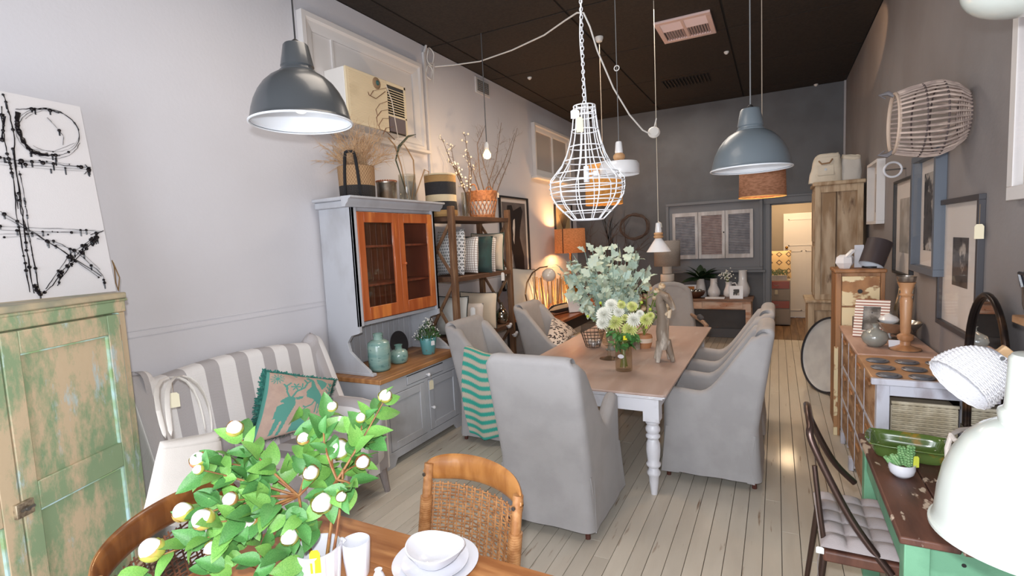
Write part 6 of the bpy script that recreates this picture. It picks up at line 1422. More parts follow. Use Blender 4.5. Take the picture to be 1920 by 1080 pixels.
MB().bb((-2.25, 8.72, .74), (-1.47+-.33, 9.4, .78)).bb((-1.8, 8.72, .77), (-1.46, 8.86, .78)).build('top', cwt, st_, world=True, bevel=.004) if False else MB().bb((-2.25, 8.70, .74), (-1.80, 9.4, .78)).build('top', cwt, st_, world=True, bevel=.004)
for x in (-2.22, -1.86):
    for y in (8.74, 9.32): MB().bb((x, y, 0), (x+.05, y+.05, .74)).build('leg', cwt, st_, world=True)
bu = thing('fern_bush', 'bushy green fern plant at foot of the grey drum lamp', 'plant', (-1.98, 8.85, .78)); mb = MB(); rr = random.Random(17)
for k in range(420):
    a = rr.uniform(0, 2*pi); el = rr.uniform(.1, 1.4); L = rr.uniform(.12, .26); d = Vector((cos(a)*cos(el)*1.4, sin(a)*cos(el), sin(el)*.8)); p = Vector((-1.98, 8.85, .83)); e = p+d*L; s_ = d.cross(Vector((0, 0, 1))).normalized()*.008; mb.add([p+d*L*.3-s_, p+d*L*.3+s_, e], [(0, 1, 2)])
stuff(mb.build('fronds', M('fern_green', (70, 92, 66), .6, rnd=.2), bu, world=True, smooth=False))
MB().lathe([(.001, 0), (.06, 0), (.08, .08), (.07, .08), (.001, .05)], (0, 0, 0), 20).build('pot', ww, bu)
# orange drum lamp (left back), its light on the wall
OX, OY = -3.12, 8.25
a, b = P(1041, 452, Y=OY), P(1097, 452, Y=OY); OX = (a.x+b.x)/2; OR = min((b.x-a.x)/2*.98, .30); zb, zt = P(1068, 474, Y=OY).z, P(1068, 429, Y=OY).z
OX = max(OX, XL+OR+.02)
ol = thing('orange_drum_lamp', 'lamp with large glowing orange drum shade by left wall', 'table lamp', (OX, OY, .78))
oshade = burl('orange_shade', (178, 118, 80), (230, 130, 64), .2)
MB().lathe([(OR, zb-.78), (OR*.97, zt-.78)], (0, 0, 0), 48).build('shade', oshade, ol, solid=.003)
MB().cyl((-OR*.1, -OR*.98, zb-.78), (-OR*.1, -OR*.95, zt-.78), .01, 6).build('seam', M('dark_seam', (70, 40, 26), .8), ol)
MB().lathe([(.001, 0), (.11, 0), (.12, .02), (.02, .05), (.02, .9), (.001, .9)], (0, 0, 0), 24).build('stand', M('gold_metal', (170, 110, 50), .3, 1), ol)
MB().ball((0, 0, (zb+zt)/2-.78), .04, 12).build('bulb', M('warm_bulb', (0, 0, 0)), ol)
light('orange_lamp_light', 'POINT', (OX, OY, zb+.1), 26, (1, .55, .22), .06); light('orange_lamp_up', 'POINT', (OX, OY, zt-.16), 34, (1, .58, .25), .05)
# low timber table under it
lw_ = M('warm_table_wood', (176, 98, 52), .35, alt=(140, 74, 38), sc=4, st=(4, .6, 1), coat=.3)
lt2 = thing('hall_table', 'dark timber side table with warm lit top along left wall', 'table', (-2.95, 7.4, 0))
MB().bb((-3.42, 6.2, .74), (-2.52, 8.7, .78)).build('top', lw_, lt2, world=True, bevel=.006); MB().bb((-3.38, 6.25, .58), (-2.56, 8.65, .74)).build('apron', M('black_painted', (44, 38, 36), .5), lt2, world=True)
for x in (-3.38, -2.64):
    for y in (6.25, 8.57): MB().bb((x, y, 0), (x+.08, y+.08, .58)).build('leg', M('black_painted', (0, 0, 0)), lt2, world=True)
# bolster
p0, p1 = P(1040, 588, Z=.86), P(1094, 572, Z=.86)
bo = MB(); p0 = Vector((-2.85, 6.55, .855)); p1 = Vector((-2.68, 7.35, .855)); bo.tube([p0.lerp(p1, i/10) for i in range(11)], [.03, .068]+[.074]*7+[.068, .03], 20)
o = bo.build('striped_bolster', PAT('bolster_stripes', (208, 178, 146), (44, 36, 34), stripef(0, .25, .5, .1), .9), ang=80); tag(o, 'black and tan striped bolster cushion lying on warm lit table', 'cushion')
# amber glass globe
ag = thing('amber_glass_globe', 'amber glass ball on thin stand beside book on lit table', 'ornament', (-2.78, 7.55, .78))
c = P(1072, 543, Y=7.55); MB().ball((c.x+2.78, 0, c.z-.78), .115, 28).build('globe', M('amber_mirror', (214, 150, 60), .08, .85), ag); MB().cyl((c.x+2.78, 0, 0), (c.x+2.78, 0, c.z-.88), .008, 8).lathe([(.001, 0), (.06, 0), (.06, .01), (.001, .012)], (c.x+2.78, 0, 0), 20).build('stand', M('gold_metal', (0, 0, 0)), ag)
ag.location.x = -2.78
# stick screen / lamp
gs = thing('stick_lantern', 'tall lantern of gold brown sticks in front of glowing wall', 'lantern', (-3.0, 7.0, .78))
rr = random.Random(30)
for k in range(26):
    a = 2*pi*k/26; x, y = .20*cos(a), .30*sin(a); MB().cyl((x+rr.uniform(-.04, .04), y+rr.uniform(-.04, .04), 0), (x*1.15+rr.uniform(-.05, .05), y*1.15+rr.uniform(-.06, .06), .52+rr.uniform(-.03, .03)), .009, 6).build('stick', M('gold_stick', (168, 128, 84), .5, .3), gs)
MB().lathe([(.001, 0), (.2, 0), (.2, .015), (.001, .015)], (0, 0, 0), 24).build('base', M('black_painted', (0, 0, 0)), gs)
light('stick_lantern_light', 'POINT', (-3.02, 7.0, .98), 16, (1, .62, .28), .04)
# arc lamp with white globe shade
al = thing('arc_desk_lamp', 'brass arc lamp with white round shade behind left dining chairs', 'lamp', (-3.0, 6.3, .78))
g = P(1029, 516, X=-2.9); MB().lathe([(.10*sin(pi*k/12), -.10*cos(pi*k/12)) for k in range(2, 12)]+[(.001, .1)], g-Vector((-3.0, 6.3, .78)), 28).build('shade', M('glossy_cream', (222, 214, 202), .2, coat=.5), al)
MB().tube([P(x, y, X=-2.92) for x, y in ((990, 575), (985, 552), (988, 530), (998, 512), (1012, 502), (1026, 500))], .010, 8).build('arc_arm', M('old_brass', (150, 120, 90), .3, .9), al, world=True)
MB().tube([P(x, y, X=-2.94) for x, y in ((1003, 572), (1002, 545), (1001, 512))], .014, 8).build('post', M('old_brass', (0, 0, 0)), al, world=True)
MB().lathe([(.001, 0), (.09, 0), (.09, .012), (.001, .015)], (0.05, .05, 0), 24).build('base', M('old_brass', (0, 0, 0)), al)
for k, (pts) in enumerate([[(968, 526), (985, 536), (1000, 548), (1008, 566)], [(990, 525), (996, 540), (995, 560), (992, 575)]]):
    pass
bkk = thing('leaning_book', 'book with white pages leaning on warm lit side table', 'book', (-2.66, 7.0, .78))
for nm, dx, m in (('cover', 0, M('brown_cover', (120, 84, 52), .6)), ('page_block', .02, china)): MB().box((dx, 0, .13), (.02, .18, .26), Matrix.Rotation(-.35, 3, 'Y')).build(nm, m, bkk)
bkk.rotation_euler.z = -.8
cus = pillow('pale_cushion', 'large pale cushion propped against wall below torso photograph', [P(945, 500, X=-3.36), P(1003, 505, X=-3.36), P(1010, 590, X=-3.2), P(955, 592, X=-3.2)], .16, [M('pale_linen', (0, 0, 0))], n=12, piping=dkp)
# ---------------- store room contents
cdm = M('drawer_orange', (168, 72, 36), .4, coat=.2); cdg = M('drawer_putty', (170, 158, 144), .6)
ch = thing('store_drawer_chest', 'chest of orange and putty drawers seen through back doorway', 'drawers', (.0, 11.2, 0))
MB().bb((-.24, 10.98, .02), (.24, 11.5, .88)).build('carcass', cdg, ch, world=True)
for z0, z1, m in ((.72, .86, cdm), (.50, .70, cdg), (.34, .48, cdm), (.05, .32, cdg)):
    d_ = MB().bb((-.22, 10.96, z0), (.22, 10.98, z1)).build('drawer', m, ch, world=True, bevel=.003); MB().tube([(-.04, 10.955, (z0+z1)/2), (0, 10.94, (z0+z1)/2-.01), (.04, 10.955, (z0+z1)/2)], .006, 6).build('handle', steel, d_, world=True)
price_tag(ch, (.0, 10.93, .70), .05, .08, .0, yaw_=0)
dia = PAT('diamond_print', (226, 196, 148), (122, 100, 84), lambda nt, x, y, z: (lambda a: mathn(nt, 'MULTIPLY', mathn(nt, 'LESS_THAN', a, .36), mathn(nt, 'GREATER_THAN', a, .2)))(mathn(nt, 'ADD', mathn(nt, 'ABSOLUTE', mathn(nt, 'SUBTRACT', mathn(nt, 'FRACT', mathn(nt, 'MULTIPLY', x, 6)), .5)), mathn(nt, 'ABSOLUTE', mathn(nt, 'SUBTRACT', mathn(nt, 'FRACT', mathn(nt, 'MULTIPLY', y, 6)), .5)))), .9)
pillow('diamond_cushion', 'cream cushion with brown diamonds on the store room chest', [(-.2, 11.36, 1.44), (.26, 11.36, 1.44), (.26, 11.24, .9), (-.2, 11.24, .9)], .1, [dia], n=12)
bx = thing('herb_planter', 'low planter of green herbs on the store room chest', 'plant', (.0, 11.06, .88)); MB().bb((-.2, 11.0, .88), (.18, 11.12, .97)).build('trough', sw, bx, world=True); mb = MB(); rr = random.Random(19)
for k in range(160): p = Vector((rr.uniform(-.2, .18), rr.uniform(10.99, 11.13), rr.uniform(.96, 1.06))); s_ = .02; mb.add([p, p+Vector((s_, rr.uniform(-s_, s_), s_)), p+Vector((0, s_, s_*1.6))], [(0, 1, 2)])
stuff(mb.build('herbs', M('fern_green', (0, 0, 0)), bx, world=True, smooth=False))
# ================================================ RIGHT SIDE
pine = M('weathered_pine', (190, 166, 138), .65, alt=(146, 116, 84), sc=3.5, st=(3, 3, .5), alt2=(104, 78, 56), sc2=4, st2=(3, 3, .8), fac2=(.60, .70), bump=.3, bsc=22, bst=(4, 4, .5))
pine2 = M('pale_pine_trim', (196, 172, 142), .65, alt=(160, 132, 102), sc=6, st=(3, 3, .5), bump=.25, bsc=22, bst=(4, 4, .5))
tc = thing('tall_pine_cupboard', 'tall weathered pine cupboard beside the back doorway', 'cupboard', (.62, 7.35, 0))
bx0, bx1, by0, by1 = .34, .90, 7.07, 7.65
MB().bb((bx0, by0, .05), (bx1, by1, .95)).build('base', pine, tc, world=True, bevel=.005)
MB().bb((bx0-.03, by0-.03, .95), (bx1, by1, .985)).build('waist_moulding', pine2, tc, world=True, bevel=.01)
MB().bb((bx0-.015, by0-.015, 0), (bx1, by1, .10)).build('plinth', pine2, tc, world=True, bevel=.006)
for a, b in ((bx0, bx0+.07), (bx1-.07, bx1)): MB().bb((a, by0-.012, .10), (b, by0, .95)).build('base_stile', pine2, tc, world=True, bevel=.003)
MB().bb((bx0+.07, by0-.012, .86), (bx1-.07, by0, .95)).build('base_rail', pine2, tc, world=True, bevel=.003)
MB().bb((.41, 7.12, .985), (.89, by1, 2.34)).build('upper_body', pine, tc, world=True, bevel=.004)
for a, b in ((.41, .47), (.83, .89)): MB().bb((a, 7.105, .985), (b, 7.12, 2.34)).build('stile', pine2, tc, world=True, bevel=.003)
for a, b in ((.985, 1.05), (2.26, 2.34)): MB().bb((.47, 7.105, a), (.83, 7.12, b)).build('rail', pine2, tc, world=True, bevel=.003)
MB().bb((.62, 7.11, 1.05), (.63, 7.12, 2.26)).build('board_joint', M('dark_joint', (84, 64, 48), .8), tc, world=True)
MB().bb((.385, 7.08, 2.34), (.91, by1, 2.385)).build('cornice', pine2, tc, world=True, bevel=.012)
for z0, z1 in ((1.03, 1.62), (1.68, 2.28)): MB().bb((.4, 7.2, z0), (.412, 7.58, z1)).build('door', pine2, tc, world=True, bevel=.003)
# bags on the cupboard
canv = M('cream_canvas', (224, 214, 196), .9, alt=(212, 200, 180), sc=5, bump=.4, bsc=60); lea = M('tan_leather', (150, 116, 84), .6)
def slouch_bag(label, c, w, h, d, m, seed, trim=True):
    t = thing('canvas_bag', label, 'bag', c); mb = MB()
    def f(u, v_):
        a = 2*pi*u; s = v_; ww = w/2*(1-.28*s**2)*(abs(cos(a))**.6*math.copysign(1, cos(a))); dd = d/2*(1-.55*s)*(abs(sin(a))**.6*math.copysign(1, sin(a)))
        n = noise.noise(Vector((cos(a)*2+seed, sin(a)*2, s*3)))*.03; return (ww*(1+n*2)+.02*s, dd*(1+n*3), h*s*(1+.06*cos(a+seed))+n*.5*s)
    mb.grid(f, 32, 12); mb.build('bag_body', m, t, ang=90)
    mb = MB(); mb.grid(lambda u, v_: tuple(Vector(f(u, .86+.14*v_))*1.0+Vector((0, 0, .004))), 32, 2); mb.build('rolled_top', canv, t, ang=90, solid=.008)
    if trim:
        MB().tube([(-.07, -d*.34, h*.80), (-.04, -d*.42, h*.68), (.04, -d*.42, h*.70), (.07, -d*.34, h*.84)], .009, 8).build('handle', lea, t)
        MB().cyl((0, -d*.41, h*.47), (0, -d*.44, h*.47), .014, 12).build('eyelet', steel, t)
        MB().box((0, -d*.40, h*.45), (w*.5, .006, h*.4), Matrix.Rotation(-.28, 3, 'X')).build('flap_panel', canv, t, bevel=.003)
    return t
slouch_bag('slouchy cream canvas bag with tan handle on pine cupboard top', (.52, 7.28, 2.385), .34, .32, .22, canv, 1)
slouch_bag('second slouchy pale bag at right on pine cupboard top', (.77, 7.32, 2.385), .24, .30, .2, M('ash_canvas', (206, 200, 192), .9, bump=.4, bsc=60), 4, False)
# round tray leaning
tr = thing('round_metal_tray', 'large round pale tray with dark rim leaning by pine cupboard', 'tray', (.54, 6.60, 0))
o = MB().lathe([(.001, 0), (.38, 0), (.41, .02), (.42, .03)], (0, 0, 0), 56).build('tray_face', M('silver_grey_tray', (206, 208, 208), .45, .05, alt=(192, 194, 196), sc=5), tr); o.rotation_euler = (radians(78), 0, radians(-56)); o.location = (0, 0, .42)
o = MB().tube([(.42*cos(2*pi*k/56), .42*sin(2*pi*k/56), .03) for k in range(56)], .012, 8, closed=True).build('rim', M('dark_rim', (64, 64, 70), .4, .5), tr); o.rotation_euler = (radians(78), 0, radians(-56)); o.location = (0, 0, .42)
# flaky drawer chest
flk = M('flaking_cream_pine', (182, 134, 88), .6, alt=(150, 104, 64), sc=4, st=(2, 2, 1), alt2=(236, 218, 176), sc2=4.5, st2=(1, 1, 1.4), fac2=(.44, .47), bump=.5, bsc=20)
crm = M('cream_flaked_paint', (232, 214, 172), .6, alt=(176, 130, 86), sc=9, fac=(.6, .64))
brp = M('brown_pine', (172, 124, 82), .55, alt=(136, 94, 58), sc=4, st=(3, 3, .5), bump=.2)
fc = thing('flaking_drawer_cabinet', 'narrow pine cabinet with flaking cream drawers behind the sideboard', 'cabinet', (.63, 5.4, 0))
qx0, qx1, qy0, qy1, qz = .46, .81, 5.20, 5.62, 1.48
MB().bb((qx0, qy0+.02, .06), (qx1, qy1, qz-.03)).build('carcass', brp, fc, world=True, bevel=.004); MB().bb((qx0-.012, qy0-.01, qz-.03), (qx1+.012, qy1, qz)).build('top', brp, fc, world=True, bevel=.008)
for a, b in ((qx0, qx0+.04), (qx1-.03, qx1)): MB().bb((a, qy0, .0), (b, qy0+.03, qz-.03)).build('corner_post', brp, fc, world=True, bevel=.003)
MB().bb((qx0-.008, qy0-.004, 0), (qx0+.022, qy0+.02, .80)).build('painted_leg_strip', crm, fc, world=True, bevel=.003)
for k in range(5):
    z1 = qz-.06-k*.27; z0 = z1-.255
    if z0 < .05: break
    d_ = MB().bb((qx0+.045, qy0+.0, z0), (qx1-.035, qy0+.02, z1)).build('drawer', flk, fc, world=True, bevel=.004)
    MB().cyl(((qx0+qx1)/2, qy0-.006, (z0+z1)/2), ((qx0+qx1)/2, qy0+.004, (z0+z1)/2), .018, 14).build('finger_hole', dark, d_, world=True)
p = P(1580, 500, Y=5.38)
ob = thing('folded_white_pot', 'small faceted white ceramic pot on top of flaking cabinet', 'pot', (.54, 5.36, qz))
MB().lathe([(.001, 0), (.045, 0), (.075, .05), (.07, .10), (.045, .12), (.040, .118), (.001, .08)], (0, 0, 0), 7, 1, 1, .25).build('body', ww, ob, smooth=False); MB().bar((.0, -.05, .1), (.06, -.02, .16), .04, .02).build('folded_edge', ww, ob)
bsd = thing('black_cylinder_lamp', 'black cylinder lamp shade with white inside tilted on flaking cabinet', 'lamp', (.72, 5.36, qz))
ax0 = P(1633, 497, Y=5.3); ax1 = P(1647, 460, Y=5.36); dv = (ax1-ax0).normalized(); dv = Vector((dv.x, .28, dv.z)).normalized(); xx = dv.cross(Vector((0, 1, 0))).normalized(); Rm = Matrix((xx, dv.cross(xx), dv)).transposed().to_4x4(); Rm.translation = ax0
mb = MB(); mb.T = Rm; mb.lathe([(.093, 0), (.096, .22), (.001, .225)], (0, 0, 0), 40); mb.build('shade', M('matt_black_brown', (58, 48, 50), .5), bsd, world=True)
mb = MB(); mb.T = Rm; mb.lathe([(.093, -.001), (.090, 0), (.092, .17), (.001, .18)], (0, 0, 0), 40); mb.build('shade_lining', wh_in, bsd, world=True)
MB().cyl((.01, .06, 0), (.0, .06, .2), .008, 8).lathe([(.001, 0), (.06, 0), (.06, .012), (.001, .014)], (.01, .05, 0), 20).build('stand', dark, bsd)
MB().bb((-.10, .10, 0), (-.03, .104, .20)).build('card', china, bsd)
# sideboard
sbt = M('pinkish_sideboard_top', (206, 174, 158), .5, alt=(184, 148, 130), sc=3, st=(3, .6, 1), bump=.15, bsc=20, bst=(6, .5, 1)); swp = M('whitewash_frame', (204, 204, 214), .55, alt=(168, 160, 166), sc=9, st=(1, 1, .4), fac=(.5, .66))
brd = M('brown_drawer_wood', (190, 150, 114), .55, alt=(140, 98, 64), sc=4, st=(1, 1, 3), alt2=(208, 180, 150), sc2=8, st2=(1, 1, 3), fac2=(.6, .7), bump=.3, bsc=30)
sd = thing('sideboard', 'long sideboard with brown drawer fronts and white end along right wall', 'sideboard', (.72, 4.25, 0))
hx0, hx1, hy0, hy1, hz = .50, .935, 3.40, 5.14, 1.0
MB().bb((hx0-.02, hy0+.62, hz-.025), (hx1, hy1+.02, hz)).build('top', sbt, sd, world=True, bevel=.006)
MB().bb((hx0-.02, hy0-.02, hz-.025), (hx1, hy0+.615, hz-.006)).build('tin_shelf', M('warm_tray_wood', (206, 162, 122), .5, alt=(184, 138, 100), sc=6), sd, world=True, bevel=.004)
MB().bb((hx0-.03, hy0-.03, hz-.035), (hx1, hy0+.0, hz)).build('end_lip', swp, sd, world=True, bevel=.004)
for x in (hx0, hx1-.06):
    for y in (hy0, hy1-.06): MB().bb((x, y, 0), (x+.06, y+.06, hz-.036)).build('post', swp, sd, world=True, bevel=.003)
for z0, z1 in ((hz-.1, hz-.036), (.50, .55), (.08, .14)):
    MB().bb((hx0+.06, hy0+.005, z0), (hx1-.06, hy0+.04, z1)).build('end_rail', swp, sd, world=True, bevel=.002)
MB().bb((hx0+.03, hy0+.5, .10), (hx1-.01, hy1-.06, hz-.03)).build('carcass', brp, sd, world=True)
rows = [(.12, .37), (.395, .65), (.675, .945)]; ncol = 4; wd_ = (hy1-.07-hy0-.07)/ncol
for k in range(ncol):
    for (z0, z1) in rows:
        y0 = hy0+.07+k*wd_; d_ = MB().bb((hx0+.002, y0+.012, z0), (hx0+.022, y0+wd_-.012, z1)).build('drawer', brd, sd, world=True, bevel=.004)
        MB().bb((hx0-.012, y0+wd_*.35, z1-.05), (hx0+.002, y0+wd_*.65, z1-.03)).build('pull', brp, d_, world=True, bevel=.003)
    if k: MB().bb((hx0+.0, hy0+.07+k*wd_-.01, .1), (hx0+.02, hy0+.07+k*wd_+.01, hz-.035)).build('divider', swp, sd, world=True)
for z in (.382, .662): MB().bb((hx0+.0, hy0+.06, z-.01), (hx0+.018, hy1-.06, z+.01)).build('rail', swp, sd, world=True)
wkm = PAT('pale_wicker', (206, 194, 172), (150, 136, 116), weavef(150, 150), .9, .9)
kub = M('kubu_wicker', (204, 192, 168), .8, alt=(180, 166, 140), sc=14, bump=.3)
def wicker_panel(par, x0, x1, y, z0, z1, pitch=.011):
    mb = MB(); n = int((z1-z0)/pitch); ns = int((x1-x0)/.03)
    for i in range(n):
        z = z0+(i+.5)*pitch; mb.tube([(x0+(x1-x0)*j/(ns*2), y+.005*(1 if (j//1+i) % 2 else -1)*(1 if j % 2 else 0)-.002, z) for j in range(ns*2+1)], pitch*.5, 4)
    return stuff(mb.build('wicker_weave', kub, par, world=True))
for z0, z1, l in ((.56, .86, 'upper wicker storage basket in the white end of sideboard'), (.16, .46, 'lower wicker storage basket in the white end of sideboard')):
    b_ = thing('wicker_storage_basket', l, 'basket', (.72, hy0+.25, z0)); MB().bb((hx0+.07, hy0+.03, z0), (hx1-.07, hy0+.48, z1-.02)).build('body', wkm, b_, world=True); wicker_panel(b_, hx0+.075, hx1-.075, hy0+.022, z0, z1)
    MB().cyl((hx0+.07, hy0+.02, z1), (hx1-.07, hy0+.02, z1), .009, 8).build('rim', kub, b_, world=True)
for y in (5.0, 4.45): MB().bb((hx0-.012, y, 0), (hx0+.02, y+.05, .10)).build('foot', swp, sd, world=True, bevel=.003)
tin_m = M('bluegrey_tin', (140, 144, 152), .35, .5, alt=(116, 118, 126), sc=10)
for i in range(3):
    for j in range(3):
        x, y = .565+i*.15, 3.47+j*.185; tag(MB().lathe([(.001, 0), (.055, 0), (.062, .006), (.058, .010), (.045, .008), (.040, .014), (.02, .012), (.001, .012)], (0, 0, 0), 28).build('round_tin_lid', tin_m, loc=(x, y, hz-.006), ang=50), ['near', 'middle', 'far'][j]+' row '+['left', 'centre', 'right'][i]+' grey tin lid on white sideboard end', 'tin', 'grey round tin lids on the sideboard end')
S = hz
def SP(x, y, z=S): return P(x, y, Z=z)
c = SP(1640, 649); vase('grey_onion_vase', 'small round grey glazed vase with narrow neck on sideboard', [(.001, 0), (.04, 0), (.07, .03), (.082, .065), (.070, .10), (.03, .122), (.018, .132), (.017, .15), (.024, .16), (.018, .16), (.001, .14)], (c.x, c.y, S), M('grey_glaze', (150, 150, 142), .15, alt=(136, 136, 128), sc=8, coat=.6))
cst = M('turned_oak', (190, 142, 102), .45, alt=(164, 116, 78), sc=6, st=(2, 2, .5), coat=.2); c = SP(1697, 656)
k_ = thing('wooden_candlestick', 'tall turned wooden candlestick with metal cup on sideboard', 'candlestick', (c.x, c.y, S))
MB().lathe([(.001, 0), (.085, 0), (.09, .012), (.06, .02), (.03, .035), (.028, .06), (.045, .075), (.046, .10), (.026, .115), (.029, .13), (.036, .34), (.03, .36), (.040, .375), (.03, .39), (.044, .44), (.052, .46), (.001, .462)], (0, 0, 0), 32).build('turned_stem', cst, k_, ang=50)
MB().lathe([(.001, .462), (.045, .462), (.05, .468), (.055, .50), (.050, .502), (.045, .475), (.001, .475)], (0, 0, 0), 28).build('metal_cup', M('pewter', (170, 160, 150), .3, .9), k_); MB().lathe([(.001, .0), (.09, .0), (.092, .006), (.001, .008)], (0, 0, 0), 28).build('foot_plate', M('pewter', (0, 0, 0)), k_)
silver = M('dull_silver', (180, 172, 162), .22, .95); c = SP(1718, 645)
bo_ = vase('silver_footed_bowl', 'wide dull silver footed bowl behind the wooden candlestick', [(.001, 0), (.06, 0), (.06, .008), (.02, .02), (.02, .035), (.09, .06), (.135, .12), (.14, .135), (.133, .135), (.085, .07), (.001, .05)], (.80, 4.58, S), silver, 'bowl')
jg = thing('silver_jug', 'tall slender silver jug with curved handle near right wall', 'jug', (.865, 4.86, S))
MB().lathe([(.001, 0), (.05, 0), (.05, .01), (.03, .03), (.055, .10), (.05, .2), (.025, .32), (.022, .38), (.038, .42), (.034, .42), (.018, .38), (.001, .36)], (0, 0, 0), 28).build('body', silver, jg, ang=60); MB().tube([(.03, -.01, .38), (.065, -.01, .36), (.06, -.01, .26), (.045, -.01, .16)], [.012, .014, .01, .006], 8).build('handle', silver, jg)
c = SP(1655, 605); wj = thing('lidded_white_jar', 'large white jar with cream band lid behind striped frame', 'jar', (.70, 4.92, S))
MB().lathe([(.001, 0), (.10, 0), (.115, .02), (.118, .14), (.10, .175), (.085, .18), (.001, .18)], (0, 0, 0), 40).build('body', ww, wj, ang=50); MB().lathe([(.085, .18), (.087, .185), (.087, .23), (.080, .238), (.001, .24)], (0, 0, 0), 40).build('lid', M('putty_lid', (206, 192, 156), .5), wj, ang=40)
lampb = vase('white_teardrop_dish', 'small white pointed dish on stem between jar and candlestick', [(.001, 0), (.03, 0), (.012, .02), (.012, .10), (.06, .13), (.065, .145), (.05, .165), (.001, .19)], (.745, 4.62, S), ww, 'ornament')
mm = M('bone_stripes', (236, 226, 214), .5); PAT('bone_stripe', (238, 230, 220), (150, 82, 62), stripef(2, .021, .35), .5, coord='Object')
c = SP(1618, 632)
t = desk_frame('striped_bone_frame', 'photo frame with fine white and red stripes leaning on sideboard', (.63, 4.62, S), .22, .30, .055, MATS['bone_stripe'], M('sepia_photo', (90, 84, 78), .4, alt=(160, 156, 150), sc=12), radians(-16), -.42)
desk_c = MB().bb((.565, 4.98, S), (.63, 5.06, S+.10)).build('dark_cube_box', M('smoked_box', (96, 84, 78), .4), bevel=.006); tag(desk_c, 'small dark square box at the far left corner of sideboard', 'box')
c = SP(1676, 652); cdk = MB().box((c.x, c.y-.03, S+.03), (.07, .003, .06), Matrix.Rotation(-.5, 3, 'X')).build('price_card', china); tag(cdk, 'small white price card in front of wooden candlestick', 'card')
# ------------- right wall pictures, basket
bluef = M('blue_grey_frame', (92, 99, 110), .5); mirror_m = M('mirror', (214, 216, 220), .02, 1)
XW = XR-.03
def wallpic(name, label, y0, y1, z0, z1, fw, depth, fm, mount, art, artfn=None, glaze=True, off=0):
    x = XR-depth-off; return framed(name, label, [(x, y1, z1), (x, y0, z1), (x, y0, z0), (x, y1, z0)], fw, depth, fm, mount, art, artfn, glaze)
phm = M('mono_photo', (70, 66, 66), .5, alt=(176, 168, 160), sc=5, fac=(.5, .55), alt2=(30, 28, 30), sc2=8, fac2=(.52, .58)); 
f1 = wallpic('portrait_photo_frame', 'tall black framed photograph with wide cream mount and price tag', 3.44, 4.18, 1.20, 1.985, .03, .03, M('charcoal_frame', (62, 60, 64), .5), .20, phm)
price_tag(f1, (XR-.035, 3.40, 1.93), .045, .075, .10, yaw_=-.9)
wallpic('deep_blue_frame', 'deep blue grey box frame with dark photograph on right wall', 4.13, 4.79, 1.50, 2.33, .045, .06, bluef, .09, phm)
wallpic('dark_thin_frame', 'thin dark frame with pale mount, left of the deep blue frame', 4.95, 5.62, 1.42, 2.22, .02, .03, blackf, .14, M('pale_photo', (150, 144, 138), .5, alt=(190, 184, 178), sc=5))
wallpic('white_box_picture', 'white deep box frame nearest the pine cupboard on right wall', 6.2, 6.82, 1.86, 2.5, .03, .07, wtrim, .08, M('mono_photo', (0, 0, 0)))
wallpic('large_white_frame', 'large white framed reddish picture cut off at right edge', 2.1, 3.06, 1.93, 2.95, .06, .04, wtrim, .02, M('red_brown_art', (132, 72, 66), .6, alt=(96, 54, 50), sc=14, st=(1, .3, 5)))
rg = thing('hanging_ring_sign', 'small white ring with cross bar sticking out from right wall', 'sign', (.90, 5.6, 2.34)); c = P(1674, 318, Y=5.3)
MB().tube([(c.x+.06*cos(2*pi*k/32), 5.3, c.z+.06*sin(2*pi*k/32)) for k in range(32)], .009, 8, closed=True).build('ring', china, rg, world=True); MB().cyl((c.x-.05, 5.3, c.z), (XR, 5.3, c.z), .006, 8).build('bar', steel, rg, world=True)
# willow basket, base against the wall
wil = M('grey_willow', (150, 132, 124), .7, alt=(186, 166, 154), sc=14, fac=(.4, .6), rnd=.14)
Yb = 3.76; cb_ = P(1690, 224, Y=Yb); wlb = thing('willow_wall_basket', 'grey willow rod basket hung on its side high on right wall', 'basket', (XR-.02, Yb, cb_.z-.02))
bprof = [(-.32, .17), (-.25, .19), (-.17, .205), (-.11, .205), (-.05, .18), (0, .135)]
for k in range(40):
    a = 2*pi*k/40; MB().tube([(x, r*cos(a), r*sin(a)) for x, r in bprof], .0058, 6).build('willow_rod', wil, wlb)
for x, r in ((-.32, .17), (-.315, .168), (-.20, .20), (-.11, .203), (0, .133)): MB().tube([(x, r*cos(2*pi*k/48), r*sin(2*pi*k/48)) for k in range(48)], .008 if x < -.3 else .005, 6, closed=True).build('hoop', M('pale_willow', (190, 168, 150), .7) if x < -.3 else M('dark_willow', (84, 72, 70), .8), wlb)
for s in (1, -1): MB().tube([(-.32, 0, s*.16), (-.35, 0, s*.18), (-.39, .0, s*.172), (-.36, 0, s*.15)], [.012, .014, .01, .005], 8).build('leather_handle', M('grey_leather', (110, 106, 108), .6), wlb)
for i in range(7): MB().tube([(0, -.12+.04*i, -sqrt(max(0, .133**2-(-.12+.04*i)**2))), (0, -.12+.04*i, sqrt(max(0, .133**2-(-.12+.04*i)**2)))], .005, 5).build('base_rod', wil, wlb)
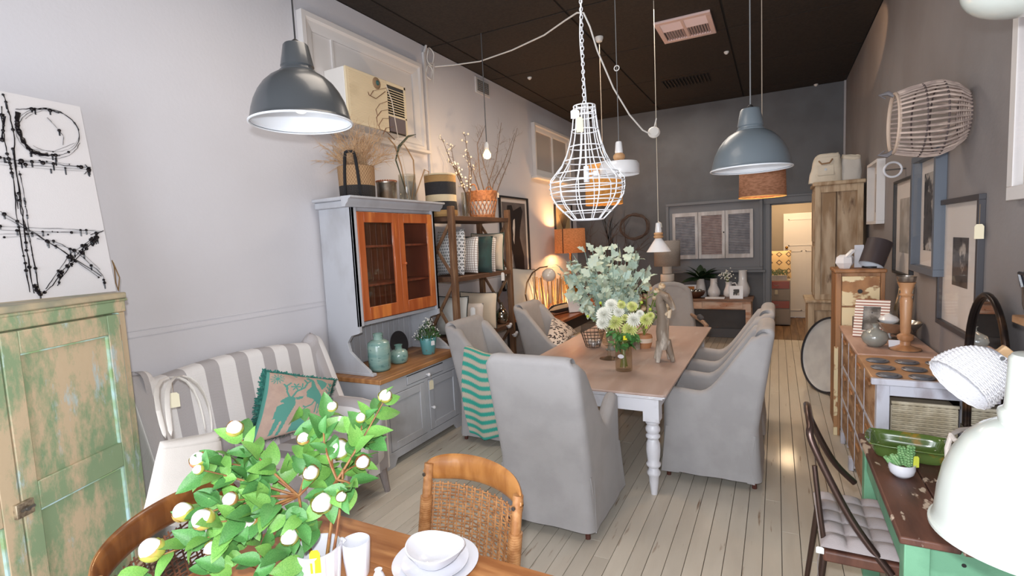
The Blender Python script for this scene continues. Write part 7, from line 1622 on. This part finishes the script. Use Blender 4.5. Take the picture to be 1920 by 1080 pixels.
# arched mirror and shelf with black bag
am = thing('arched_mirror', 'tall arched mirror in a bronze black frame on right wall', 'mirror', (XR-.05, 3.0, .78)); arch = []
y0, y1, zt_ = 2.86, 3.36, 1.50; r = (y1-y0)/2
arch = [(y0, .78)]+[(y0, .78+(zt_-r*1.3-.78)*j/4) for j in range(1, 4)]+[((y0+y1)/2-r*cos(pi*k/20), zt_-r*1.3+r*1.3*sin(pi*k/20)) for k in range(21)]+[(y1, .78+(zt_-r*1.3-.78)*j/4) for j in range(3, 0, -1)]+[(y1, .78)]
MB().tube([(XR-.075, a, b) for a, b in arch], .014, 10).build('frame', M('bronze_black', (44, 36, 34), .3, .7, alt=(130, 90, 56), sc=4, fac=(.5, .7)), am, world=True)
MB().prism([(a, b) for a, b in arch], XR-.07, XR-.062, 'x').build('mirror_glass', mirror_m, am, world=True, smooth=False)
MB().bb((XR-.09, y0-.02, .752), (XR-.04, y1+.02, .79)).build('foot_rail', M('bronze_black', (0, 0, 0)), am, world=True)
wsh = thing('wall_shelf', 'rustic wooden wall shelf at the right edge holding black bag', 'shelf', (.85, 2.5, 1.40)); MB().bb((XR-.14, 2.1, 1.45), (XR, 2.62, 1.48)).build('board', brd, wsh, world=True, bevel=.004)
for y in (2.15, 2.5): MB().prism([(XR-.13, 1.45), (XR, 1.45), (XR, 1.32)], y, y+.03, 'y').build('bracket', brd, wsh, world=True)
bb_ = thing('black_leather_bag', 'black leather bag on the wall shelf at right edge', 'bag', (.875, 2.44, 1.48)); mb = MB(); soft_box(mb, (0, 0, .11), (.14, .28, .22), e=.5, puff=0); mb.build('body', M('black_leather', (34, 34, 40), .3, coat=.3, bump=.2), bb_, ang=80)
MB().tube([(-.075, -.07, .12), (-.085, -.07, .17), (-.085, .06, .17), (-.075, .06, .12)], .007, 6).build('strap', M('black_leather', (0, 0, 0)), bb_)
# ------------- rustic green-legged table
rt = M('dark_worn_boards', (108, 70, 56), .5, alt=(76, 48, 40), sc=4, st=(3, .6, 1), alt2=(200, 180, 160), sc2=11, st2=(1.6, .8, 1), fac2=(.61, .64), bump=.4, bsc=25, bst=(3, .6, 1), rnd=.08)
gl = M('mint_green_paint', (122, 178, 142), .5, alt=(104, 156, 124), sc=6, alt2=(210, 200, 180), sc2=9, fac2=(.72, .74), bump=.2)
tg = thing('worn_green_table', 'worn dark plank table with mint green legs at right', 'table', (.66, 2.63, 0)); gx0, gx1, gy0, gy1 = .385, .93, 2.12, 3.18
xs_ = [gx0, .56, .745, gx1]
for a, b in zip(xs_, xs_[1:]): MB().bb((a+.0015, gy0+rnd.uniform(0, .008), .722), (b-.0015, gy1-rnd.uniform(0, .01), .75)).build('plank', rt, tg, world=True, bevel=.006)
MB().bb((gx0+.05, gy0+.05, .58), (gx1-.04, gy0+.075, .72)).build('apron', gl, tg, world=True, bevel=.003); MB().bb((gx0+.03, gy0+.07, .58), (gx0+.055, gy1-.07, .72)).build('apron', gl, tg, world=True, bevel=.003); MB().bb((gx0+.05, gy1-.075, .58), (gx1-.04, gy1-.05, .72)).build('apron', gl, tg, world=True, bevel=.003)
for x in (gx0+.02, gx1-.1):
    for y in (gy0+.03, gy1-.11): MB().bb((x, y, 0), (x+.075, y+.075, .72)).build('leg', gl, tg, world=True, bevel=.004)
MB().cyl((gx0+.19, gy0+.048, .665), (gx0+.19, gy0+.052, .665), .007, 10).build('keyhole', dark, tg, world=True)
gg = M('green_glaze', (74, 98, 44), .14, alt=(92, 114, 56), sc=5, alt2=(150, 120, 50), sc2=10, fac2=(.62, .68), coat=.8)
c = P(1692, 838, Z=.75); gdh = thing('green_baking_dish', 'shiny green glazed rectangular dish on worn green legged table', 'dish', (.555, 2.93, .75), radians(-8))
def dishf(o_, zo):
    def f(u, v_):
        a = 2*pi*u; e = .28; ca, sa = math.copysign(abs(cos(a))**e, cos(a)), math.copysign(abs(sin(a))**e, sin(a))
        prof_ = [(0, 0), (.72, 0), (.80, .01), (.92, .07), (1.0, .078), (1.03, .080)]; q = v_*5; i = min(4, int(q)); t_ = q-i; r_ = prof_[i][0]*(1-t_)+prof_[i+1][0]*t_; z_ = prof_[i][1]*(1-t_)+prof_[i+1][1]*t_
        wv = 1+(.02*cos(8*a) if v_ > .7 else 0); return (.155*r_*ca*wv+o_*0, .115*r_*sa*wv, z_*.85+zo)
    return f
MB().grid(dishf(0, .004), 64, 15).build('dish', gg, gdh, ang=60, solid=.006)
for s in (-1, 1): MB().box((s*.158, 0, .068), (.02, .08, .01)).build('handle', gg, gdh, bevel=.004)
sp_ = thing('succulent_pot', 'small green succulent in white round pot on worn table', 'plant', (.487, 2.665, .75)); sp_.scale = (.88, .88, .88); MB().lathe([(.001, 0), (.03, 0), (.05, .02), (.056, .045), (.054, .068), (.049, .068), (.048, .045), (.001, .04)], (0, 0, 0), 32).build('pot', china, sp_, ang=60)
MB().lathe([(.001, .052), (.048, .05)], (0, 0, 0), 20).build('soil', M('soil', (110, 80, 56), .9, bump=.6, bsc=100), sp_)
suc = M('succulent_green', (110, 156, 100), .5, alt=(140, 180, 124), sc=30)
for k, (dx, dy, h, L) in enumerate(((-.02, 0, .05, .05), (.0, .01, .09, .06), (.02, -.01, .11, .05), (.025, .015, .07, .05), (-.035, .01, .03, .05))):
    mb = MB(); pts = [Vector((dx, dy, .05)).lerp(Vector((dx*1.6, dy*1.5, .05+h)), i/8) for i in range(9)]; mb.tube(pts, .004, 5)
    for i, p in enumerate(pts[1:]):
        for j in range(5): a = 2*pi*j/5+i; mb.ball(p+Vector((.012*cos(a), .012*sin(a), .002)), .0075, 6, (1, 1, .8))
    stuff(mb.build('succulent_stem', suc, sp_))
price_tag(sp_, (.535, 2.66, .81), .022, .05, -.04, yaw_=.3, col=(200, 206, 70))
ropem = M('whitewashed_rope', (206, 196, 188), .8, bump=.5, bsc=150)
rs = thing('rope_wrapped_frame', 'white rope wrapped wire frame standing beside white dome lamp', 'ornament', (.66, 2.72, .75))
def rp(x, y, Y): return P(x, y, Y=Y)
for pts in ([(1778, 915, 2.5), (1777, 880, 2.5), (1776, 840, 2.5), (1783, 815, 2.52), (1800, 806, 2.6), (1830, 803, 2.7), (1850, 806, 2.75)], [(1780, 845, 2.5), (1800, 858, 2.45), (1812, 868, 2.4)], [(1783, 815, 2.52), (1790, 825, 2.5), (1812, 832, 2.45), (1840, 828, 2.45)], [(1778, 885, 2.5), (1795, 890, 2.45)]):
    MB().tube([rp(*p) for p in pts], .009, 8).build('rope_bar', ropem, rs, world=True)
MB().tube([rp(1778, 915, 2.5), Vector((rp(1778, 915, 2.5).x+.03, 2.5, .755))], .009, 8).build('rope_foot', ropem, rs, world=True)
# white wicker lamp, tilted
wl2 = thing('white_wicker_lamp', 'white woven wicker lamp shade tilted on plywood arm at right', 'lamp', (.62, 2.35, 1.25)); Yl = 2.3
o0 = P(1797, 720, Y=Yl); o1 = P(1868, 672, Y=Yl+.05); dv = (o1-o0).normalized(); xx = dv.cross(Vector((0, 1, 0))).normalized(); Rm = Matrix((xx, dv.cross(xx), dv)).transposed().to_4x4(); Rm.translation = o0
wp2 = M('white_wicker', (226, 226, 230), .7, alt=(206, 202, 200), sc=160, fac=(.55, .75), bump=.3, bsc=200); Lw = (o1-o0).length; Rr = .106
wprof = [(Rr, 0), (Rr*1.02, Lw*.12), (Rr*.98, Lw*.35), (Rr*.88, Lw*.6), (Rr*.70, Lw*.82), (Rr*.45, Lw*.98), (Rr*.3, Lw*1.02)]
def wr_(z): 
    for (r0, z0), (r1, z1) in zip(wprof, wprof[1:]):
        if z <= z1: return r0+(r1-r0)*(z-z0)/(z1-z0)
    return wprof[-1][0]
mb = MB(); mb.T = Rm; n = 24
for i in range(n+1):
    z = Lw*1.0*i/n; mb.tube([((wr_(z)+.002*(1 if (k+i) % 2 else -1))*cos(2*pi*k/36), (wr_(z)+.002*(1 if (k+i) % 2 else -1))*sin(2*pi*k/36), z) for k in range(36)], .0034, 4, closed=True)
for k in range(18): a = 2*pi*k/18; mb.tube([(wr_(z)*cos(a), wr_(z)*sin(a), z) for z in [Lw*j/10 for j in range(11)]], .003, 4)
stuff(mb.build('woven_shade', wp2, wl2, world=True))
mb = MB(); mb.T = Rm; mb.lathe([(r-.003, z) for r, z in wprof], (0, 0, 0), 36); mb.build('shade_lining', wp2, wl2, world=True)
mb = MB(); mb.T = Rm; mb.lathe([(Rr*.62, Lw*.88), (Rr*.5, Lw*.99), (Rr*.3, Lw*1.06), (.001, Lw*1.08)], (0, 0, 0), 32); mb.build('metal_cap', M('pale_blue_white', (206, 212, 224), .4), wl2, world=True)
MB().bar(P(1852, 700, Y=Yl-.02), P(1883, 668, Y=Yl-.02), .022, .008, up=(0, 1, 0)).build('bracket', china, wl2, world=True, bevel=.002)
MB().cyl(P(1880, 672, Y=Yl-.04), P(1880, 672, Y=Yl+.02), .007, 10).build('bolt', dark, wl2, world=True)
ply = M('plywood', (206, 174, 136), .6, alt=(188, 152, 112), sc=10, st=(1, 1, 4)); MB().bar(P(1872, 655, Y=Yl+.04), P(1905, 680, Y=Yl+.04), .045, .03, up=(0, 1, 0)).build('plywood_arm', ply, wl2, world=True, bevel=.004)
MB().bar(P(1890, 670, Y=Yl+.04), Vector((.80, 2.34, .76)), .03, .02).build('upright', ply, wl2, world=True, bevel=.003); MB().bb((.72, 2.28, .75), (.88, 2.42, .77)).build('foot', ply, wl2, world=True, bevel=.004)
MB().tube([P(1873, 702, Y=Yl-.03), P(1890, 690, Y=Yl-.03), P(1922, 668, Y=Yl-.03)], .005, 6).build('rope_flex', M('tan_rope', (206, 176, 130), .9), wl2, world=True)
MB().tube([P(1868+7*cos(2*pi*k/16), 692+8*sin(2*pi*k/16), Y=Yl-.035) for k in range(14)], .003, 6).build('spring_clip', dark, wl2, world=True)
# ------------- metal cafe chair
cm = M('gunmetal_tube', (92, 74, 68), .28, .8); ccf = thing('metal_hoop_chair', 'bronze metal hoop back chair with grey tufted seat pad', 'chair', (.32, 2.7, 0))
top = P(1507, 757, Y=2.72); nr_e = P(1672, 1078, Y=2.44); fr_e = P(1602, 905, Y=2.96)
hoop = [nr_e, nr_e.lerp(Vector((.14, 2.53, .80)), .5), Vector((.145, 2.53, .80)), Vector((.135, 2.57, .875)), Vector((.13, 2.66, .91)), Vector((.13, 2.75, .91)), Vector((.135, 2.85, .875)), Vector((.15, 2.90, .80)), fr_e.lerp(Vector((.15, 2.90, .80)), .5), fr_e]
for p in hoop[2:8]: p.z += top.z-.925
def smooth_path(ps, n=6):
    out = []
    for i in range(len(ps)-1):
        p0, p1, p2, p3 = ps[max(0, i-1)], ps[i], ps[i+1], ps[min(len(ps)-1, i+2)]
        for j in range(n):
            t_ = j/n; out.append(.5*((2*p1)+(p2-p0)*t_+(2*p0-5*p1+4*p2-p3)*t_*t_+(3*p1-p0-3*p2+p3)*t_**3))
    return out+[ps[-1]]
MB().tube(smooth_path([Vector(p) for p in hoop]), .0155, 12).build('back_hoop', cm, ccf, world=True)
MB().grid(lambda u, v_: (.135+.05*(1-v_)*1.2, 2.60+.22*u, .46+(top.z-.03-.46)*v_), 6, 6).build('back_splat', cm, ccf, world=True, solid=.003)
for x, y, dx, dy in ((.19, 2.50, -.05, -.03), (.19, 2.90, -.05, .03), (.56, 2.50, .03, -.03), (.56, 2.90, .03, .03)): MB().tube([(x, y, .44), (x+dx, y+dy, 0)], [.016, .012], 10).build('leg', cm, ccf, world=True)
MB().tube([(.15, 2.53, .80), (.17, 2.50, .6), (.19, 2.50, .44)], .011, 10).build('back_upright', cm, ccf, world=True)
MB().bb((.18, 2.46, .40), (.60, 2.94, .45)).build('wooden_seat', rt, ccf, world=True, bevel=.01)
pad = MB()
def padf(s):
    def f(u, v_):
        x = .17+.40*u; y = 2.44+.52*v_; e = min(1, 10*min(u, 1-u, v_, 1-v_))**.5; q = abs(sin(pi*u*4))*abs(sin(pi*v_*5)); return (x, y, .478+s*e*(.012+.022*q**.45))
    return f
pad.grid(padf(1), 48, 60); pad.grid(padf(-.5), 24, 30); sp2 = pad.build('tufted_seat_pad', M('mauve_grey_cotton', (176, 166, 166), .95, bump=.3, bsc=250, alt=(168, 158, 158), sc=6), ang=80); tag(sp2, 'grey tufted square pad lying on metal hoop chair', 'cushion')
MB().tube([(.175, 2.47, .47), (.16, 2.455, .40), (.165, 2.45, .22)], .006, 6, flat=.3).build('tie', M('mauve_grey_cotton', (0, 0, 0)), sp2, world=True)
price_tag(sp2, (.168, 2.45, .47), .03, .03, 0, yaw_=0, col=(240, 240, 238))
